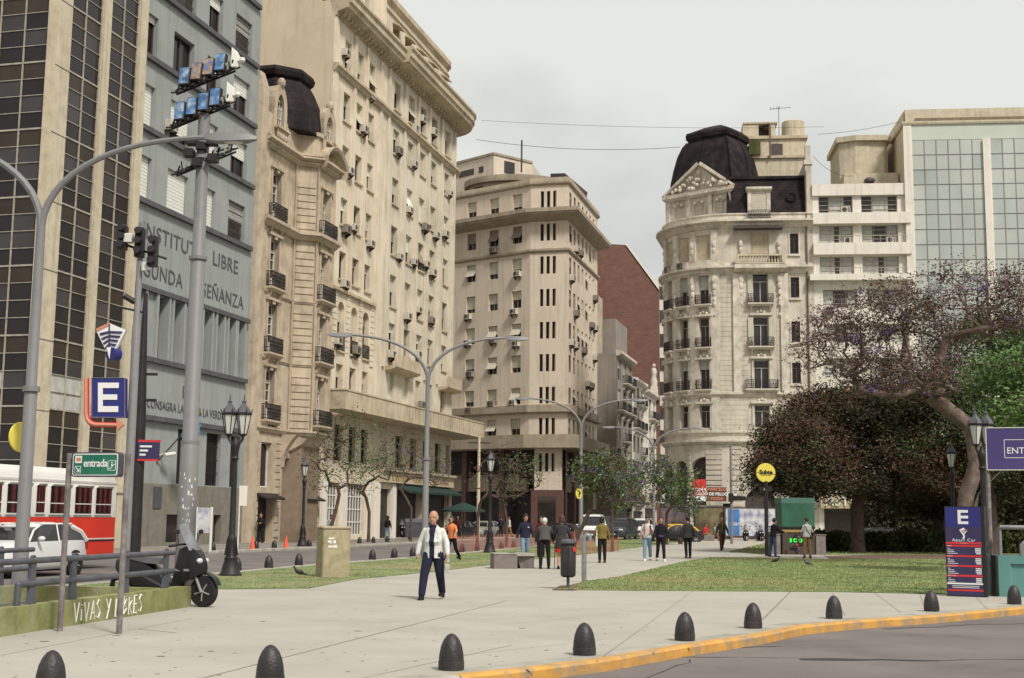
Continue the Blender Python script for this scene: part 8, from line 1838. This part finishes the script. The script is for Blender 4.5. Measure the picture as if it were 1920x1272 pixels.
# the walker in the foreground
r, k = person('bald elderly man in an open white jacket and navy trousers walking across the plaza', gp(811, 1124.5), math.radians(-8), 1.71, 'white', 'navy', 'black', 'white', leg=((14, 4, 9), (-14, 14, 4)), arm=((-8, 17, 18), (6, 15, 14)), lean=1, head=(6, -8), hairstyle='bald', vs=.008, bulk=1.4, baggy=1.22, hk=1.12, openf='navy', build=1.08, belly=.045, skin='skin')
w_ = k['A'][1][2]; b = MB(); d = k['A'][1][3]; b.loft([[w_ + Vector((x * s_, y * s_, z)) for x, y in ((-.03, -.05), (.04, -.05), (.04, .04), (-.03, .04))] for s_, z in ((.5, -.03), (1.0, -.1), (1.15, -.2), (.9, -.3), (.4, -.36))], 'poster_grey')
b.loft([[w_ + Vector((x * 1.12, y * 1.12, z)) for x, y in ((-.03, -.052), (.042, -.052), (.042, .042), (-.03, .042))] for z in (-.15, -.19)], 'gold'); hb_ = b.build('plastic_bag', None, world=False, smooth=30)
hb_.matrix_world = Matrix.Translation(r.location) @ Matrix.Rotation(r.rotation_euler.z, 4, 'Z') @ Matrix.Scale(r.scale[0], 4); tag(hb_, 'small crumpled printed plastic bag hanging from the bald man\'s hand', 'bag')
W = math.radians
person('curly-haired woman in an orange top and sunglasses striding behind the bald man', gp(847, 1052), W(-30), 1.66, 'orange', 'black', 'black', 'dark', leg=((22, 8), (-18, 20)), arm=((-25, 35, 20), (30, 25, 20)), hairstyle='curly', topkind='short', lean=6, head=(-2, 15))
r, k = person('man in a navy jacket and pale jeans walking behind the concrete bench', gp(984, 1055), W(12), 1.74, 'navy', 'jeans', 'black', 'dark', leg=((14, 6), (-12, 14)), arm=((-12, 14, 10), (8, 16, 10)), bulk=1.5, head=(14, 5))
b = MB(); b.ell(k['up']((.09, -.145, .33)), .03, .008, .02, 'sign_white', 8, 5); b.build('badge', r, world=False)
person('dark-haired woman whose face shows between the navy jacket man and the hunched person', gp(1014, 1046), W(0), 1.66, 'maroon', 'black', 'black', 'dark', leg=((6, 4), (-6, 8)), hairstyle='bob')
person('hunched white-haired person in a grey padded jacket seen from behind', gp(1021, 1067), W(180), 1.66, 'puffer', 'black', 'black', 'white', leg=((4, 4, 4), (-5, 6, 4)), arm=((24, 12, 10), (24, 12, 10)), lean=24, bulk=2.0, head=(35, 0), build=1.1)
r, k = person('woman in a long dark coat over a red skirt seen from behind, holding a cane', gp(1053, 1067.5), W(176), 1.68, 'charcoal', None, 'black', 'brown', leg=((3, 3), (-4, 5)), arm=((8, 16, 25), (10, 12, 20)), bulk=1.5, coat=.33, skirt=.42, hairstyle='bob', lean=8)
x, y, _ = gp(1040, 1067); b = MB(); b.tube([(0, 0, 0), (0, 0, .8)], .012, 'iron', 6); b.tube([(0, 0, .8), (.1, .03, .82)], .014, 'iron', 6); o = b.build('walking_cane', None, world=False); o.location = (x, y, 0); tag(o, 'thin black walking cane beside the woman in the red skirt', 'cane')
r, k = person('woman in an olive jacket and black leggings walking away with a white tote', gp(1129, 1055.5), W(184), 1.66, 'olive', 'black', 'maroon', 'dark', leg=((4, 3), (-4, 6)), arm=((4, 14, 12), (4, 14, 12)), bulk=1.6, hairstyle='bob')
b = MB(); b.bbox(.19, .25, -.12, .16, .62, .98, 'cloth_white', .02); b.tube([(.22, -.06, .98), (.19, 0, 1.35), (.22, .1, .98)], .012, 'cloth_white', 5); o = b.build('tote_bag', None, world=False); o.matrix_world = Matrix.Translation(r.location) @ Matrix.Rotation(W(184), 4, 'Z'); tag(o, 'white tote bag on the shoulder of the woman in olive', 'bag')
r, k = person('man in a white t-shirt and blue jeans looking at his phone as he walks', gp(1214, 1052), W(-6), 1.74, 'pale', 'jeans', 'white', 'dark', leg=((14, 5), (-12, 16)), arm=((-4, 10, 8), (18, 6, 100)), armin=(0, 22), topkind='short', head=(18, 5))
b = MB(); q = k['A'][1][2] + k['A'][1][3] * .09; b.bbox(q.x - .035, q.x + .035, q.y - .02, q.y, q.z - .06, q.z + .08, 'sign_black', .01); o = b.build('phone', None, world=False); o.matrix_world = Matrix.Translation(r.location) @ Matrix.Rotation(W(-6), 4, 'Z'); tag(o, 'dark phone in the raised hand of the man in white', 'phone')
b = MB(); 
for sx in (-1, 1): b.tube([k['up']((sx * .11, -.10, .08)), k['up']((sx * .12, -.135, .25)), k['up']((sx * .12, -.12, .4)), k['up']((sx * .11, .0, .49)), k['up']((sx * .11, .12, .42))], .016, 'cloth_red', 6)
b.ell(k['up']((0, .19, .28)), .14, .08, .2, 'cloth_red', 10, 7); o = b.build('backpack', None, world=False); o.matrix_world = Matrix.Translation(r.location) @ Matrix.Rotation(W(-6), 4, 'Z'); tag(o, 'red backpack worn by the man in the white t-shirt', 'backpack')
r, k = person('woman in black with a purple waist bag walking beside the man in white', gp(1239, 1052.5), W(4), 1.70, 'black', 'black', 'white', 'dark', leg=((-10, 14), (13, 5)), arm=((4, 10, 30), (2, 14, 8)), bulk=1.5, hairstyle='bun')
b = MB(); b.ell(k['up']((-.02, -.15, .03)), .11, .05, .06, 'cloth_purple', 10, 7); b.build('waist_bag', r, world=False)
r, k = person('person in a dark coat carrying a brown bag, walking away', gp(1290, 1047.5), W(186), 1.72, 'charcoal', 'black', 'brown', 'dark', leg=((6, 3), (-7, 10)), arm=((4, 14, 12), (2, 14, 10)), bulk=1.7, coat=.15)
b = MB(); q = k['A'][1][2]; b.bbox(q.x - .05, q.x + .08, q.y - .2, q.y + .2, q.z - .32, q.z - .1, 'cloth_brown', .03); b.tube([(q.x, q.y - .1, q.z - .1), (q.x, q.y, q.z - .02), (q.x, q.y + .1, q.z - .1)], .012, 'cloth_brown', 5); o = b.build('handbag', None, world=False); o.matrix_world = Matrix.Translation(r.location) @ Matrix.Rotation(W(186), 4, 'Z'); tag(o, 'brown bag hanging from the hand of the person in the dark coat', 'bag')
person('man in an open dark jacket over olive walking towards the camera by the hoardings', gp(1354, 1032.5), W(6), 1.76, 'green', 'brown', 'black', 'brown', leg=((16, 6), (-14, 22)), arm=((-14, 14, 8), (12, 14, 12)), bulk=1.6, hairstyle='bald', openf='olive')
r, k = person('man in a white vest and khaki trousers standing with his back turned at the kiosk', gp(1514, 1047), W(180), 1.74, 'white', 'khaki', 'black', 'brown', leg=((0, 0, 4), (0, 0, 4)), arm=((8, 14, 30), (14, 10, 60)), topkind='vest', bulk=1.3)
b = MB()
for (sh, e, w_, d2) in k['A']: cap(b, sh + (e - sh) * .15, e, .058, .05, 'cloth_black'); cap(b, e, w_ - d2 * .02, .05, .04, 'cloth_black')
inst('sleeves', voxel(b, 'sleeves', .014, sm=2), r)
b = MB(); b.tube([k['up']((.12, .12, .44)), k['up']((0, .15, .2)), k['up']((-.13, .13, .0))], .014, 'cloth_brown', 5); b.bbox(.12, .28, -.05, .1, .82, 1.0, 'cloth_brown', .02) if False else b.ell(k['up']((-.17, .1, -.06)), .1, .05, .09, 'cloth_brown', 8, 6); o = b.build('shoulder_bag', None, world=False); o.matrix_world = Matrix.Translation(r.location) @ Matrix.Rotation(W(180), 4, 'Z'); tag(o, 'brown shoulder bag of the man in the white vest', 'bag')
person('person in dark clothes leaning at the left counter of the kiosk', gp(1450, 1045.5), W(120), 1.7, 'black', 'jeans_dark', 'black', 'dark', leg=((2, 2, 4), (-4, 4, 4)), arm=((30, 10, 50), (20, 10, 40)), bulk=1.4, lean=10)
sx_, sy_ = G(1322, 1014)
person('person in a red shirt sitting on the concrete block with khaki trousers', (sx_ + .0, sy_ + .05, 0), W(40), 1.7, 'red', 'khaki', 'black', 'dark', leg=((82, 80, 6), (78, 70, 6)), arm=((25, 10, 50), (20, 10, 50)), lean=10, sitz=.54)
person('person in grey sitting on the right end of the concrete block', (sx_ + .75, sy_ + .3, 0), W(60), 1.7, 'grey', 'khaki', 'black', 'dark', leg=((80, 75, 6), (85, 85, 6)), arm=((25, 10, 60), (20, 10, 60)), lean=14, sitz=.54)
person('person in a pink top far behind the person in the dark coat', gp(1304, 1009), W(20), 1.6, 'pink', 'jeans_dark', 'black', 'dark', hairstyle='long', vs=.018)
# people near the house fronts
z_ = -.01
for px, py, lb, top, lg, hr, hs, rz_, kw in ((290, 1023, 'woman in a grey top and jeans standing leftmost of the group by the institute wall', 'grey', 'jeans_dark', 'dark', 'long', -70, dict(arm=((5, 10, 30), (20, 8, 70)))),
        (303, 1022, 'blond woman in a dark open jacket, second of the group by the institute wall', 'black', 'black', 'brown', 'long', 10, dict(openf='pale', bulk=1.3)),
        (326, 1022, 'long-haired woman in black standing just left of the floodlight mast', 'black', 'black', 'dark', 'long', 0, {}),
        (364, 1022, 'red-haired woman in a white t-shirt and navy trousers right of the floodlight mast', 'white', 'navy', 'brown', 'short', 170, dict(topkind='short')),
        (488, 1018.5, 'person in black standing with crossed arms in the shop door of the tan house', 'black', 'black', 'dark', 'short', -10, dict(arm=((15, 10, 80), (15, 10, 80)), armin=(40, 40))),
        (620, 1019, 'woman in a beige top partly hidden behind the ochre utility box', 'pale', 'jeans_dark', 'dark', 'long', 10, dict(topkind='short')),
        (726, 1013, 'person in a black jacket and blue jeans beside the white pier of the cream block', 'black', 'jeans', 'dark', 'long', 160, {}),
        (858, 1008, 'person in a maroon shirt under the green parasol before the beige block', 'maroon', 'black', 'dark', 'short', 0, {}),
        (939, 1007, 'person in navy standing right of the silver hatchback', 'navy', 'black', 'dark', 'short', 170, {}),
        (955, 1008, 'person in a beige patterned top walking right of the silver hatchback', 'pale', 'khaki', 'dark', 'short', -80, dict(leg=((14, 5), (-14, 12))))):
    person(lb, gp(px, py, z_), W(rz_), 1.66 if hs == 'long' else 1.72, top, lg, 'black', hr, hairstyle=hs, vs=.017, **{**dict(leg=((3, 3), (-3, 4))), **kw})
# someone lying on the grass by the concrete block
x, y = G(1716, 1036); r, k = person('person in dark clothes lying on the shaded grass beside the concrete block', (x - .6, y + .2, .12), 0, 1.7, 'charcoal', 'black', 'black', 'dark', leg=((0, 0), (0, 0)), lean=0, vs=.017); r.rotation_euler = (W(-90), 0, W(-90)); r.location = (x + 1.6, y + .3, .16)
# green parasol of the cafe
q = at(868, 1005, 104); r = thing('parasol', 'dark green cafe parasol open before the beige corner block', 'parasol', (q.x, q.y, 0)); b = MB(); b.tube([(0, 0, 0), (0, 0, 2.7)], .04, 'frame_dark', 6); b.build('pole', r, world=False); b = MB(); b.lathe([(1.75, 2.05), (1.72, 2.2), (.9, 2.5), (.05, 2.8)], 'awning_green', 8); b.build('canopy', r, world=False, smooth=0)
# pigeons
def pigeon(px, py, label, rz=0, up_=0):
    x, y = G(px, py, .03); r = thing('pigeon', label, 'pigeon', (x, y, .03), rz, 'pigeons on the lawns'); b = MB(); m = 'iron_grey' if up_ else 'bollard_black'
    b.ell((0, 0, .13), .13, .06, .065, m, 12, 9, Matrix.Rotation(.35, 3, 'Y')); cap(b, (-.08, 0, .17), (-.13, 0, .25), .035, .024, m); b.ell((-.14, 0, .265), .03, .024, .026, m); cap(b, (.1, 0, .09), (.22, 0, .05), .03, .018, m); me = voxel(b, 'body', .012, sm=2); inst('body', me, r)
    b = MB(); b.tube([(-.16, 0, .262), (-.195, 0, .255)], [.008, .003], 'frame_dark', 5)
    for s in (-.02, .02): b.tube([(0, s, .08), (.005, s, 0)], .005, 'cone_orange', 4); b.tube([(.01, s, .004), (-.03, s, .004)], .005, 'cone_orange', 4)
    b.build('beak_and_feet', r, world=False)
pigeon(561, 1082, 'dark pigeon standing on the lawn strip left of the utility box', .3); pigeon(1455, 1057, 'dark pigeon on the triangular lawn below the subway sign', 2.6); pigeon(1514, 1062, 'pigeon on the triangular lawn below the kiosk', .2, 1)
for i, (px, py) in enumerate(((1570, 1026), (1582, 1027), (1608, 1026), (1612, 1018), (1628, 1026), (1640, 1025))): pigeon(px, py, 'small dark pigeon feeding on the shaded lawn right of the kiosk, %s from the left' % ORD[i], i * 1.3, i % 2)
